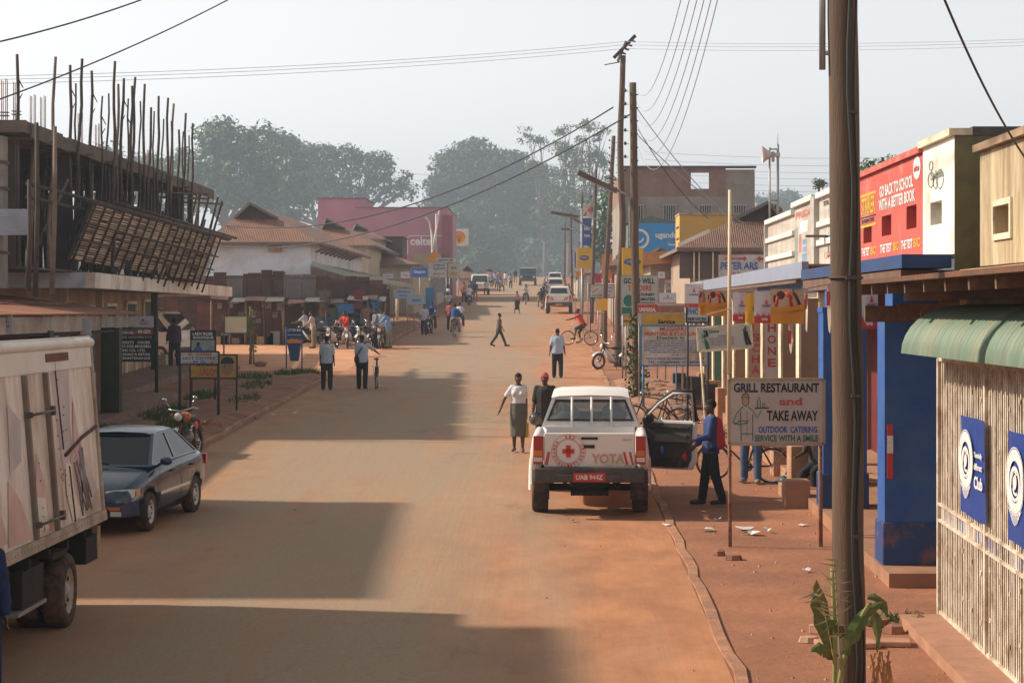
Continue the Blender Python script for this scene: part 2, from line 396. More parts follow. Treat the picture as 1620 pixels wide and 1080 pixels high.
for px, py, s, lb in LIT:
    p = G(px, py); mb = MB(); n = 7; vs = [(0, 0, .05*rr.random()+.02)]
    for i in range(n): a = 2*pi*i/n; q = s*.5*rr.uniform(.6, 1.2); vs.append((q*cos(a), q*.9*sin(a), rr.uniform(.005, .07)))
    mb.add(vs, [(0, i+1, (i+1) % n+1) for i in range(n)])
    o = mb.build('litter', PAPER if 'dark' not in lb and 'grey' not in lb else mat('grey_rag', (.22, .2, .19), .9)); o.location = (p.x, p.y, gz(p.y)+.006)
    tag(o, lb, 'litter')
# stones on the dirt
ROCKM = mat('brown_rock', (.27, .13, .085), .95, .3, 3, bump=.5)
STN = [(1160, 885, .13, 'round brown stone against the foot of the restaurant sign post'), (1137, 878, .12, 'flatter brown stone left of the round one at the sign post'), (1385, 990, .16, 'brown rock behind the big pole by the gate'),
       (1413, 1000, .15, 'dark rock next to the leaf litter before the gate'), (1452, 992, .2, 'flat slab rock at the end of the gate step'), (1300, 1000, .16, 'pale flat rock left of the big pole'), (1280, 1015, .12, 'small pale rock far left of the big pole foot'),
       (335, 678, .3, 'dark boulder on the verge behind the motorcycle'), (412, 580, .3, 'brown rock heap beside the sapling'), (370, 585, .25, 'brown rocks at the edge of the side street'), (1447, 978, .13, 'upright pointed stone at the end of the gate step')]
for i, (px, py, s, lb) in enumerate(STN):
    p = G(px, py); mb = MB(); mb.rock((0, 0, s*.28), (s, s*.8, s*.45), 0, i, 7); mb.s = [False]*len(mb.s); o = mb.build('stone', ROCKM if 'pale' not in lb else mat('pale_rock', (.5, .3, .19), .95, .2)); o.location = (p.x, p.y, gz(p.y)); tag(o, lb, 'stone')
# fine pebbles and crumbs of earth on the dirt shoulders
mb = MB()
for i in range(3200):
    side = rr.random()
    y = 21+rr.random()**1.6*60
    x = rr.uniform(1.95, 4.2) if side < .6 else (rr.uniform(-.2, 1.8) if side < .75 else rr.uniform(-10.4, -7.6))
    s = rr.uniform(.005, .016)*(2.2 if rr.random() < .08 else 1); z = gz(y)+(.1 if x < -7.6 and 38 < y < 77 else 0)
    mb.add([(x-s, y, z-.01), (x, y-s, z-.01), (x+s, y, z-.01), (x, y+s, z-.01), (x, y, z+s)], [(0, 1, 4), (1, 2, 4), (2, 3, 4), (3, 0, 4)])
pb = mb.build('pebbles', mat('pebble_earth', (.38, .22, .15), .95, .4, 9)); kind(pb, 'stuff'); tag(pb, 'small pebbles and earth crumbs over the dirt shoulders', 'pebbles')
# far hills
def hills(name, y, x0, x1, h0, amp, seed, material):
    rr = random.Random(seed); mb = MB(); vs = []; fs = []; n = 60; ph = [rr.uniform(0, 6) for _ in range(4)]
    for i in range(n+1):
        x = x0+(x1-x0)*i/n; t = i/n
        z = h0+amp*(.5*sin(3.1*t+ph[0])+.3*sin(9*t+ph[1])+.12*sin(31*t+ph[2]))
        vs += [(x, y-300, 5), (x, y, z), (x, y+400, 5)]
    for i in range(n):
        for k in range(2): a = 3*i+k; fs.append((a, a+3, a+4, a+1))
    mb.add(vs, fs, 0, True); return kind(mb.build(name, material))
hills('hills', 1300, -1250, 1250, 38, 22, 4, mat('far_hillside', (.08, .10, .06), .95, .3, .01))
# ================================================================= RIGHT SIDE BUILDINGS
FX = 4.35                                            # column line of the verandas
def zw(py, Y): return EYE+(HZ-py)*Y/F
REDWALL = mat('faded_red_parapet', (.58, .11, .085), .8, .08, 1, dirt=(.62, .30, .24), damt=.2)
YELW = mat('stained_yellow_plaster', (.82, .68, .44), .9, .12, .9, bump=.2, dirt=(.30, .22, .13), damt=.75, stretch=(3.5, 3.5, .6))
OLIVE = mat('mouldy_olive_plaster', (.20, .17, .07), .9, .2, 2, dirt=(.09, .085, .06), damt=.35)
BLUEC = mat('deep_blue_gloss', (.02, .095, .36), .5, .08, 3, dirt=(.05, .13, .32), damt=.45)
BLUEB = mat('dark_blue_dado', (.02, .06, .19), .5, .1, 3, dirt=(.3, .13, .07), damt=.2)
BROWNW = mat('brown_timber', (.17, .10, .065), .85, .25, 2, stretch=(6, .4, 6), dirt=(.12, .07, .05), damt=.4)
WALLB = mat('cream_shop_wall', (.50, .38, .22), .9, .12, 2, dirt=(.3, .16, .1), damt=.35)
# --- nearest shop: yellow parapet, timber veranda roof, green awning, folding gate
t = thing('shop_building', 'nearest shop with stained yellow parapet and timber veranda roof over the gate', 'shop building', (5.2, 20, gz(20)))
L = Vector(t.location)
def bl(mb, name, mats, parent=None, **k): return mb.build(name, mats, parent or t, loc=None, **k)
def off(mb, o=None):
    o = o or L; mb.v = [tuple(Vector(v)-o) for v in mb.v]; return mb
mb = MB(); y0, y1 = 14, 26.5; wy, wz, ws = 25.15, 5.13, .44           # parapet with a square opening
mb.bx(5.16, 5.4, y0, wy-ws, 4.62, 5.98); mb.bx(5.16, 5.4, wy+ws, y1, 4.62, 5.98); mb.bx(5.16, 5.4, wy-ws, wy+ws, 4.62, wz-.16); mb.bx(5.16, 5.4, wy-ws, wy+ws, wz+.16, 5.98)
mb.bx(5.4, 9, y1-.2, y1, 4.62, 5.98)
off(mb); par = bl(mb, 'parapet', YELW)
mb = MB(); mb.bx(5.08, 5.5, y0, y1+.06, 5.984, 6.07); off(mb); mb.build('coping', mat('mossy_coping', (.32, .22, .14), .95, .3, 3), par)
mb = MB(); f = .07; mb.bx(5.13, 5.158, wy-ws-f, wy-ws, wz-.16-f, wz+.16+f); mb.bx(5.13, 5.158, wy+ws, wy+ws+f, wz-.16-f, wz+.16+f); mb.bx(5.13, 5.158, wy-ws, wy+ws, wz+.16, wz+.16+f); mb.bx(5.13, 5.158, wy-ws, wy+ws, wz-.16-f, wz-.16); off(mb)
mb.build('opening_frame', CREAM, par)
mb = MB(); mb.bx(5.39, 5.42, wy-ws-.1, wy+ws+.1, wz-.4, wz+.4); off(mb); mb.build('opening_back', mat('pinkish_brown_board', (.22, .13, .10), .9), par)
mb = MB(); mb.bx(4.62, 9, 14, 24.9, gz(20)-.4, 4.55); off(mb); bl(mb, 'wall', WALLB)
mb = MB(); mb.slab((3.55, 14, 4.44), (3.55, 27.6, 4.44), (5.15, 27.6, 4.53), (5.15, 14, 4.53), -.05); off(mb)
bl(mb, 'veranda_roof', sheetmat('brown_old_sheet', (.11, .07, .05), amt=.5, axis='Y'))
mb = MB()
for y in np.arange(14.5, 27.6, 1.15): mb.beam((3.62, y, 4.33), (5.14, y, 4.42), .07, .12)
for x, z in ((4.45, 4.28), (5.0, 4.34)): mb.beam((x, 14, z), (x, 27.5, z), .09, .14)
mb.beam((3.9, 27.35, 4.05), (5.1, 27.35, 4.05), .08, .2); mb.beam((4.3, 27.3, 4.06), (6.9, 27.3, 4.14), .1, .22); mb.beam((4.4, 26.2, 4.0), (6.0, 26.2, 4.02), .1, .16)
off(mb); bl(mb, 'rafters', BROWNW)
mb = MB(); mb.bx(3.9, 4.6, 14, 24.62, gz(14)-.3, gz(19.5)+.12); mb.v = [(x, y, z+(gz(y)-gz(19.5) if z > gz(19.5) else 0)) for x, y, z in mb.v]; off(mb)
bl(mb, 'doorstep', mat('red_cement_step', (.38, .2, .125), .9, .15, 3, bump=.3))
# awning (curved corrugated iron)
mb = MB(); prof = []
for i in range(9):
    a = R(8+82*i/8); prof.append((3.92+.62*(1-sin(a))*0+.60*(1-cos(R(90*i/8))), 3.62+.50*sin(R(90*i/8))))
prof.append((5.2, 4.22)); ny = 300; n = len(prof); vs = []; fs = []
for j in range(ny+1):
    y = 15+9.55*j/ny; c = .03*sin(j*pi*2/5.5)
    for i, (x, z) in enumerate(prof):
        nx, nz = (-1, 0) if i == 0 else (-.7, .7) if i < n-2 else (0, 1)
        a = R(90*min(i, 8)/8); nx, nz = -cos(a), sin(a)
        vs.append((x+nx*c, y, z+nz*c))
for j in range(ny):
    for i in range(n-1): k = j*n+i; fs.append((k, k+1, k+n+1, k+n))
mb.add(vs, fs, 0, True); off(mb)
aw = bl(mb, 'awning', mat('green_weathered_iron', (.15, .215, .155), .6, .18, 1.2, dirt=(.28, .22, .14), damt=.25, metal=.1, stretch=(.3, 5, .3)))
# folding grille gate
gt = thing('folding_gate', 'cream folding grille gate with blue banners under the green awning', 'gate', (4.38, 20, gz(20)))
L2 = Vector(gt.location); GY0, GY1 = 15.2, 24.7
GATEM = mat('cream_gate_paint', (.70, .62, .50), .6, .12, 6, dirt=(.30, .17, .10), damt=.35)
mb = MB(); y = GY0; i = 0
while y < GY1:
    zb, zt = gz(y)+.14, 3.53
    mb.bx(4.365, 4.385+.012*(i % 2), y-.02, y+.02, zb, zt); i += 1; y += .088+.03*(i % 3 == 0)
off(mb, L2); mb.build('bars', GATEM, gt)
mb = MB(); mb.bx(4.33, 4.40, GY1-.03, GY1+.04, gz(24.7)+.1, 3.56); mb.bx(4.34, 4.41, GY0, GY1, 3.53, 3.58)
mb.beam((4.37, GY0, gz(GY0)+.13), (4.37, GY1, gz(GY1)+.13), .05, .05)
for yy in (22.05, 19.0): mb.bx(4.33, 4.39, yy-.045, yy+.045, gz(yy)+.14, 3.53)
for dz in (1.16, 1.34): mb.beam((4.352, GY0, gz(GY0)+dz), (4.352, GY1, gz(GY1)+dz), .03, .03)
off(mb, L2); mb.build('frame', GATEM, gt)
mb = MB(); k = 0; y = GY0+.1
while y < GY1-.1:
    for dz in (.45, .95, 1.7, 2.2, 2.7):
        zz = gz(y)+dz+.05*((k*7) % 3-1); mb.torus((4.358, y, zz), .022, .006, 'X', 8, 4) if (k+int(dz*10)) % 3 == 0 else mb.box((4.358, y, zz), (.01, .018, .05))
    y += .47; k += 1
off(mb, L2); mb.build('scissor_links', GATEM, gt)['kind'] = 'stuff'
mb = MB()
rg = random.Random(3); y = GY0+.2
while y < GY1-.15:
    w = rg.uniform(.06, .22); mb.bx(4.37, 4.378, y, y+w, gz(y)+1.18, gz(y)+1.32, rg.choice([0, 1, 2])); y += w+.02
off(mb, L2); mb.build('letter_band', [BLUEP, BRD, DARK], gt)
mb = MB(); mb.bx(4.60, 4.615, GY0, GY1+.15, gz(GY0)+.1, 3.7); off(mb, L2)
mb.build('door_shutter', mat('brown_door_shutter', (.13, .09, .065), .8, .12, 1), gt)
# banners on the gate
def banner(ya, yb, zb, zt, label):
    b = thing('banner', label, 'banner', (4.31, (ya+yb)/2, zb), 0, 'blue banners tied to the gate'); o = Vector(b.location)
    mb = MB(); n = 8; vs = []; fs = []
    for i in range(n+1):
        yy = ya+(yb-ya)*i/n
        for j in range(5): zz = zb+(zt-zb)*j/4; vs.append((4.31+.012*sin(i*1.1+j*.6), yy, zz-.03*(i/n)*(1-j/4)))
    for i in range(n):
        for j in range(4): k = i*5+j; fs.append((k, k+5, k+6, k+1))
    mb.add(vs, fs, 0, True); off(mb, o); mb.build('cloth', mat('royal_blue_cloth', (.015, .05, .25), .5, .15, 3), b)
    mb = MB(); H = zt-zb; Wd = ya-yb      # emblem: rings, a crescent C, drips below
    cy, cz = ya-Wd*.30, zb+H*.56
    def ring(r0, r1, a0=0, a1=360, c=(0, 0), m=0):
        q = 28; vs = []; fs = []
        for i in range(q+1):
            a = R(a0+(a1-a0)*i/q)
            for r in (r0, r1): vs.append((4.287, cy-c[0]-r*.95*cos(a)*Wd*.62, cz+c[1]+r*sin(a)*H*.62))
        for i in range(q): k = 2*i; fs.append((k, k+1, k+3, k+2))
        mb.add(vs, fs, m)
    ring(.30, .47); ring(.20, .27, c=(0, -.03)); ring(.485, .50); ring(.0, .13, c=(-.03, 0)); ring(.135, .18, 60, 300, c=(.03, -.02))
    for i in range(11): a = (i-5)/5; mb.quad((4.286, cy-a*.20*Wd-.012, cz-.25*H), (4.286, cy-a*.20*Wd+.012, cz-.25*H), (4.286, cy-a*.14*Wd+.01, cz-(.40-.1*a*a)*H), (4.286, cy-a*.14*Wd-.01, cz-(.40-.1*a*a)*H))
    for s, zz, hh, ww in (('Tastefully', .60, .07, .30), ('different', .49, .07, .30), ('Club', .30, .13, .32)):
        mb.text(s, (4.29, ya-Wd*.64, zb+H*zz), (0, -1, 0), (0, 0, 1), Wd*ww, H*hh)
    off(mb, o); mb.build('lettering', WHTL, b)
banner(23.2, 21.85, 2.0, 3.0, 'blue club banner on the gate nearer the blue column')
banner(20.8, 19.4, 1.95, 2.97, 'blue club banner on the gate cut by the right picture edge')
# --- second building: red and white parapet on blue columns
YB0, YB1 = 27.3, 37.9
t = thing('shop_building', 'shop with red advertising parapet and deep blue veranda columns', 'shop building', (5, 32, gz(32))); L = Vector(t.location)
def wallx(mb, x0, x1, ya, yb, za, zb, holes, m=0):
    """wall slab normal to X from ya to yb with rectangular holes (y0,y1,z0,z1), sorted"""
    y = ya
    for (h0, h1, z0, z1) in holes:
        mb.bx(x0, x1, y, h0, za, zb, m); mb.bx(x0, x1, h0, h1, za, z0, m); mb.bx(x0, x1, h0, h1, z1, zb, m); y = h1
    mb.bx(x0, x1, y, yb, za, zb, m)
def yx(px, X=5.0): return X*F/(px-VX)
mb = MB(); wallx(mb, 5.0, 5.25, yx(1459.5), YB1, 4.79, 6.2, [(yx(1450), yx(1434), 5.22, 5.54), (yx(1410), yx(1395), 5.20, 5.50), (yx(1379), yx(1366), 5.15, 5.45)])
off(mb); rp = bl(mb, 'red_parapet', REDWALL)
mb = MB(); mb.bx(4.94, 5.3, yx(1460), YB1, 6.204, 6.29); off(mb); mb.build('coping', REDWALL, rp)
mb = MB(); wallx(mb, 5.0, 5.25, YB0+.004, yx(1460), 4.79, 6.25, [(yx(1489)-.05, yx(1472), 5.20, 5.50)])
off(mb); wp = bl(mb, 'white_parapet', mat('cream_white_wall', (.84, .79, .69), .8, .06, 1.5, dirt=(.5, .38, .26), damt=.2))
mb = MB(); mb.bx(4.93, 5.32, YB0-.02, yx(1460)-.004, 6.254, 6.34); off(mb); mb.build('coping', CREAM, wp)
mb = MB(); mb.bx(5.22, 8.2, YB0-.02, YB0+.2, 6.25, 6.36, 1); mb.bx(5.0, 8.2, YB0-.001, YB0+.003, 4.45, 6.25); mb.bx(5.25, 8.2, YB0+.003, YB0+.2, 4.45, 6.25)
mb.bx(5.3, 5.32, YB0+.2, YB1, 4.8, 6.2, 2); off(mb); bl(mb, 'side_wall', [OLIVE, mat('black_coping', (.09, .08, .07), .9, .3), DARK])
# lettering painted on the parapet: u runs towards the camera (left to right as seen)
def wtext(mb, s, pxa, pxb, z, h, m, X=5.0, tilt=0):
    ya, yb = yx(pxa, X), yx(pxb, X); mb.text(s, (X, ya, z), (0, -1, tilt), (0, 0, 1), ya-yb, h, m, off=.006)
mb = MB()
wtext(mb, 'GO BACK TO SCHOOL', 1392, 1445, 5.79, .17, 0); wtext(mb, 'WITH A BETTER BOOK', 1391, 1448, 5.59, .17, 0)
wtext(mb, 'STRIKER', 1363, 1385, 5.60, .27, 1, tilt=-.0); wtext(mb, 'EXERCISE', 1364, 1383, 5.47, .06, 3)
def wrect(mb, pxa, pxb, z0, z1, m, X=5.0, o=.004):
    a, b = yx(pxa, X), yx(pxb, X); mb.quad((X-o, a, z0), (X-o, b, z0), (X-o, b, z1), (X-o, a, z1), m)
wrect(mb, 1362, 1386, 5.89, 5.93, 1); wrect(mb, 1362, 1386, 5.40, 5.44, 1); wrect(mb, 1362, 1386, 5.55, 5.57, 3)
for a, b in ((1364, 1376), (1393, 1411), (1426, 1444)): wtext(mb, 'THE TEST', a, b, 4.95, .13, 0)
for a, b in ((1378, 1386), (1414, 1422), (1446, 1456)): wtext(mb, 'BIC', a, b, 4.95, .13, 1)
q = MB(); cy = yx(1451); vs = [(4.994, cy, 6.03)]+[(4.994, cy-.30*cos(R(18*i)), 6.03+.16*sin(R(18*i))) for i in range(20)]
mb.add(vs, [(0, i+1, (i+1) % 20+1) for i in range(20)], 0)
mb.text('nice', (4.992, cy+.2, 5.98), (0, -1, 0), (0, 0, 1), .4, .09, 2)
off(mb); mb.build('lettering', [WHTL, YELP, REDL, BLKL], rp)
mb = MB(); DG = mat('grey_scrawl', (.22, .24, .2), .8)
for (a, z, s) in ((1474, 5.80, .10), (1474, 5.98, .06), (1481, 5.75, .08), (1488, 5.77, .12)):
    pts = [(4.99, yx(a)+s*2.2*cos(R(24*i)), z+s*sin(R(24*i))) for i in range(16)]; mb.path(pts, .006, 4)
wtext(mb, 'Splash', 1473, 1492, 5.76, .14, 0)
off(mb); mb.build('lettering', DG, wp)
mb = MB(); mb.bx(4.38, 5.0, YB0+.2, YB1+.6, 4.62, 4.79); mb.v = [(x, y, z) for x, y, z in mb.v]
off(mb); bl(mb, 'canopy_slab', mat('blue_fascia', (.02, .06, .18), .6, .1, 2, dirt=(.05, .05, .07), damt=.3))
mb = MB(); mb.bx(4.40, 4.95, YB0+.4, YB1+.5, 4.42, 4.60); mb.bx(4.9, 7, YB0+.4, YB0+.5, 4.2, 4.6, 0); off(mb); bl(mb, 'lintel', mat('brown_soffit', (.16, .09, .06), .9, .2))
mb = MB(); mb.bx(6.4, 6.6, YB0+.3, YB1, gz(30)-.2, 4.42); off(mb); bl(mb, 'wall', mat('dark_red_shopfront', (.13, .014, .012), .8, .25, 1.5))
mb = MB(); mb.bx(4.2, 6.6, 27.35, YB1, gz(27)-.3, gz(27.5)+.16); mb.v = [(x, y, z if z < gz(27) else gz(y)+.18) for x, y, z in mb.v]; off(mb); bl(mb, 'plinth', mat('brown_plinth', (.33, .17, .10), .9, .2, 2, bump=.3))
def bluecol(y, w=.68, d=.62, x0=4.26, ztop=4.12):
    zb = gz(y)+.17; o = MB(); o.bx(x0, x0+w, y, y+d, zb+.55, ztop); off(o); c = bl(o, 'column', BLUEC)
    o = MB(); o.bx(x0-.03, x0+w+.03, y-.03, y+d+.03, zb, zb+.55); off(o); o.build('dado', BLUEB, c, bevel=.02)
    o = MB(); o.bx(x0-.015, x0+w+.015, y-.015, y+d+.015, ztop-.06, ztop+.02); o.bx(x0+.1, x0+w, y, y+d, ztop+.02, 4.40); off(o); o.build('capital', BLUEC, c)
bluecol(28.1); bluecol(34.4)
# furniture rack behind the blue columns
rk = thing('display_rack', 'brown wooden rack of goods between the two blue columns', 'rack', (5.3, 31.5, gz(31.5)+.18)); mb = MB()
for x in (-.35, .0, .35):
    for y in (-.5, .5): mb.bx(x-.02, x+.02, y-.02, y+.02, 0, 1.75)
off_ = MB()
for z in (.3, .65, 1.0, 1.35, 1.7): mb.bx(-.4, .4, -.55, .55, z, z+.025)
mb.build('frame', BROWNW, rk)
rg = random.Random(5)
for i in range(14): off_.box((rg.uniform(-.3, .3), rg.uniform(-.4, .4), rg.choice([.36, .71, 1.06, 1.41])+.03), (.16, .2, .11), rg.choice([0, 1, 2])); off_.build('goods_box', [mat('tan_carton', (.4, .25, .15)), REDP, BRD], rk); off_ = MB()

# --- long veranda row with grey-blue fascia
t = thing('shop_building', 'long veranda row with grey blue fascia and white moulded parapets', 'shop building', (5, 52, gz(52))); L = Vector(t.location)
mb = MB(); mb.bx(4.40, 4.52, 38.55, 69.5, 4.66, 4.94); off(mb); bl(mb, 'fascia', mat('grey_blue_fascia', (.25, .28, .36), .6, .06, 1))
mb = MB(); mb.bx(4.52, 6.8, 38.55, 69.5, 4.86, 4.90); off(mb); bl(mb, 'veranda_roof', mat('rusty_flat_roof', (.28, .16, .1), .9, .2))
mb = MB(); mb.bx(4.70, 4.85, 38.6, 50, 4.40, 4.64); off(mb); bl(mb, 'lintel', BLUEC)
mb = MB(); mb.bx(4.30, 4.42, 38.6, 70, 4.57, 4.62); off(mb); bl(mb, 'gutter', BROWNW)
mb = MB(); mb.bx(4.66, 4.92, 38.2, 69, 4.14, 4.40); off(mb); bl(mb, 'beam', CREAM)
mb = MB(); mb.bx(6.5, 6.7, 38.2, 69.5, gz(38)-.2, 4.86); mb.bx(6.48, 6.5, 40, 41.2, gz(40)+.3, 3.4, 1); mb.bx(6.46, 6.499, 38.3, 47, gz(38)-.1, 4.8, 3); mb.bx(6.48, 6.5, 49, 50.2, gz(49)+.3, 3.4, 1); mb.bx(6.48, 6.5, 55, 57, gz(55)+.3, 3.6, 2)
off(mb); bl(mb, 'wall', [WALLB, mat('brown_door', (.2, .1, .06), .7), mat('green_door', (.04, .15, .1), .6), mat('dark_red_shopfront', (.3, .03, .03))])
mb = MB(); mb.bx(4.3, 6.6, 38, 66, 0, 1); mb.v = [(x, y, gz(y)-.2 if z < .5 else gz(y)+.22) for x, y, z in mb.v]; off(mb); bl(mb, 'plinth', EARTHW)
FACE = {0: mat('brown_pillar_face', (.33, .22, .15), .9, .1, 2), 1: mat('greyish_white_face', (.56, .56, .56), .8, .05), 2: mat('tan_face', (.43, .33, .26), .9, .1), 3: mat('sea_green_face', (.10, .24, .18), .8, .1)}
for Y, ft, w in ((38.3, 0, .33), (41.3, 0, .32), (44.8, 1, .33), (48.3, 2, .32), (51.8, 0, .3), (55, 2, .3), (58.4, 3, .28), (62, 0, .28)):
    mb = MB(); zb = gz(Y)+.2; mb.bx(FX+.01, FX+w, Y, Y+.45, zb, 4.3); mb.bx(FX-.03, FX+.01, Y-.01, Y+.46, zb, 4.3, 1); off(mb)  # cream strip on the street side: sunlight on that face put into its colour
    c = bl(mb, 'column', [FACE[ft], CREAM])
    mb = MB(); mb.bx(FX-.18, FX+w+.15, Y-.12, Y+.57, gz(Y)-.1, zb+.62); off(mb); mb.build('pedestal', EARTHW, c, bevel=.015)
    if Y in (44.8, 48.3):
        mb = MB(); s = 'PHONE C' if Y == 44.8 else 'DISCHA'; zt = 4.12; hh = .235
        for i, ch in enumerate(s): mb.text(ch, (FX+.07, Y, zt-(i+1)*hh-.0), (1, 0, 0), (0, 0, 1), .17 if ch not in 'I' else .05, .17)
        off(mb); mb.build('lettering', REDL, c)
# parapets of the row
def parapet(ya, yb, zt, mould, name='parapet', body=WHITE, X=5.0):
    mb = MB(); mb.bx(X, X+.2, ya, yb, 4.9, zt); off(mb); p = bl(mb, name, body)
    mb = MB()
    for z in mould: mb.bx(X-.06, X-.002, ya, yb, z, z+.10)
    mb.bx(X-.08, X+.25, ya, yb, zt+.002, zt+.1); off(mb); mb.build('moulding', mat('bright_white_trim', (.78, .74, .66), .7, .04), p); return p
GREYP = mat('weathered_grey_white', (.50, .46, .40), .85, .12, 1.2, dirt=(.36, .28, .2), damt=.35, stretch=(1, 1, .4))
parapet(yx(1257), yx(1214.5), 6.04, (5.2, 5.62), body=GREYP)
p2 = parapet(yx(1290), yx(1257)-.003, 6.17, (), body=GREYP)
p3 = parapet(38.3, yx(1296), 6.15, (5.28, 5.62), body=GREYP)
mb = MB(); mb.bx(4.9, 5.4, yx(1296)-.003, yx(1290)-.006, 4.9, 6.2); mb.bx(4.92, 5.0, yx(1215), yx(1215)+.14, 4.86, 6.06); off(mb); bl(mb, 'pilaster', mat('grey_pilaster', (.42, .40, .37), .9, .15, 2))
mb = MB(); X = 5.0
wtext(mb, 'PRIDE', 1259, 1285, 5.92, .14, 0); wrect(mb, 1266, 1278, 5.62, 5.84, 1); wrect(mb, 1264, 1268, 5.25, 5.6, 0); wrect(mb, 1270, 1276, 5.38, 5.48, 2); wrect(mb, 1270, 1276, 5.24, 5.34, 2); wrect(mb, 1269, 1276, 5.04, 5.2, 2); wrect(mb, 1257.5, 1262, 4.95, 5.75, 3)
off(mb); mb.build('lettering', [mat('faded_red_paint', (.5, .2, .17), .9), WHTL, mat('faded_blue_paint', (.2, .3, .46), .9), mat('faded_teal_paint', (.25, .3, .28), .9)], p2)
mb = MB(); wtext(mb, 'TOTAL SHOP', 1303, 1320, 5.98, .09, 0); wrect(mb, 1304, 1311, 5.42, 5.92, 1); wtext(mb, 'BREEZE', 1304, 1320, 5.36, .07, 2); wtext(mb, 'OMO', 1304, 1320, 5.02, .13, 3)
off(mb); mb.build('lettering', [BLKL, BRD, BLUEL, mat('faint_pink_paint', (.55, .3, .25), .9)], p3)
mb = MB(); mb.quad((5.4, 39, 6.0), (8.2, 39, 7.0), (8.2, 52, 7.0), (5.4, 52, 6.0)); mb.quad((5.4, 39, 5.95), (8.2, 39, 6.95), (8.2, 39, 5), (5.4, 39, 5)); off(mb); bl(mb, 'back_roof', mat('blackened_sheet', (.09, .07, .06), .8, .2))
# security lamp on the parapet
mb = MB(); mb.bx(4.6, 4.95, yx(1310)-.1, yx(1310)+.1, 5.40, 5.44); mb.beam((4.95, yx(1310), 5.42), (5.0, yx(1310), 5.42), .04, .04); off(mb); bl(mb, 'wall_lamp', mat('dark_lamp', (.12, .11, .1), .6))
# ================================================================= FURTHER BUILDINGS ON THE RIGHT
def bld(name, label, cat, x, y, z=None, group=None):
    global t, L
    t = thing(name, label, cat, (x, y, gz(y) if z is None else z), 0, group); L = Vector(t.location); return t
def part(name, mb, mats, parent=None, **k): off(mb); return mb.build(name, mats, parent or t, **k)
BRICK = mat('old_brick', (.21, .105, .072), .95, .25, 1.2, dirt=(.27, .19, .15), damt=.5, bump=.3)
RENDER = mat('peeling_grey_render', (.33, .30, .26), .95, .2, .4, dirt=(.2, .15, .12), damt=.45)
def X_(px, Y): return (px-VX)*Y/F
bld('brick_building', 'roofless two storey brick block with a sky lit window hole', 'building', 9, 150)
Y = 150; x0, x1, x2 = X_(985, Y), X_(1148, Y), X_(1194, Y)
hx0, hx1, hz0, hz1 = X_(1093, Y), X_(1122, Y), zw(299, Y), zw(273, Y)
mb = MB(); ztop = zw(266, Y); zs = zw(311, Y)
mb.bx(x0, hx0, Y, Y+.4, zs, ztop); mb.bx(hx1, x1, Y, Y+.4, zs, ztop); mb.bx(hx0, hx1, Y, Y+.4, zs, hz0); mb.bx(hx0, hx1, Y, Y+.4, hz1, ztop)
mb.bx(x0, x0+.4, Y+.4, Y+24, zs, ztop)
part('upper_wall', mb, BRICK)
mb = MB(); mb.bx(x0, x2, Y-.02, Y+.4, gz(Y)-1, zs-.003); mb.bx(x0, x0+.4, Y+.4, Y+24, gz(Y)-1, zs-.003); part('wall', mb, RENDER)
mb = MB(); mb.bx(x1+.003, x2, Y-.02, Y+.4, zs, ztop-.1); mb.bx(x2-.4, x2, Y+.4, Y+24, zs, ztop-.3); part('corner_wall', mb, RENDER)
mb = MB(); mb.bx(x0-.2, x2+.1, Y-.15, Y+.5, ztop+.003, ztop+.15); part('coping', mb, mat('dark_coping', (.1, .08, .07), .9))
for px in (1008, 1059, 1116, 1170):
    a, b = X_(px-9, Y), X_(px+9, Y); mb = MB(); mb.bx(a, b, Y-.06, Y-.025, zw(347, Y), zw(326, Y)); w = part('window', mb, DARK)
    mb = MB()
    for i in range(6): xx = a+(b-a)*i/5; mb.bx(xx-.03, xx+.03, Y-.12, Y-.07, zw(347, Y), zw(326, Y))
    mb.bx(a-.1, b+.1, Y-.2, Y-.07, zw(325.5, Y), zw(323.5, Y)); part('window_bars', mb, STEEL, w)
mb = MB(); mb.bx(X_(1160, Y), X_(1180, Y), Y-.06, Y-.025, zw(292, Y), zw(275, Y)); w = part('window', mb, mat('grey_shutter', (.25, .25, .23), .8))
mb = MB(); mb.bx(hx0-.2, hx1+.2, Y-.06, Y-.01, hz1, hz1+.05); part('window_lintel', mb, RENDER)
# telecom billboard
bld('billboard', 'bright blue telecom billboard with a white ring, in front of the brick ruin', 'billboard', 5.8, 120); Y = 120
xa, xb, za, zb = X_(1000, Y), X_(1072, Y), zw(400, Y), zw(353, Y)
mb = MB(); mb.bx(xa, xb, Y, Y+.2, za, zb); part('panel', mb, mat('sky_blue_panel', (.04, .28, .62), .5, .05))
mb = MB(); mb.add([(xa-.3, Y, zb+.003), (xb+.3, Y, zb+.003), (X_(1030, Y), Y, zw(342, Y)), (xa-.3, Y+3, zb+.003), (xb+.3, Y+3, zb+.003), (X_(1030, Y), Y+3, zw(342, Y))], [(0, 1, 2), (5, 4, 3), (0, 2, 5, 3), (1, 4, 5, 2)]); mb.bx(xa-.2, xb+.2, Y+.3, Y+6, gz(Y)-.5, za+1.6); part('shop_wall', mb, mat('dark_green_gable', (.10, .16, .13), .8))
mb = MB(); cx, cz = X_(1011, Y), zw(378, Y)
def ringxz(mb, cx, cz, r0, r1, y, a0=0, a1=360, m=0, q=24, sx=1):
    vs = []; fs = []
    for i in range(q+1):
        a = R(a0+(a1-a0)*i/q)
        for r in (r0, r1): vs.append((cx+r*cos(a)*sx, y, cz+r*sin(a)))
    for i in range(q): k = 2*i; fs.append((k, k+2, k+3, k+1))
    mb.add(vs, fs, m)
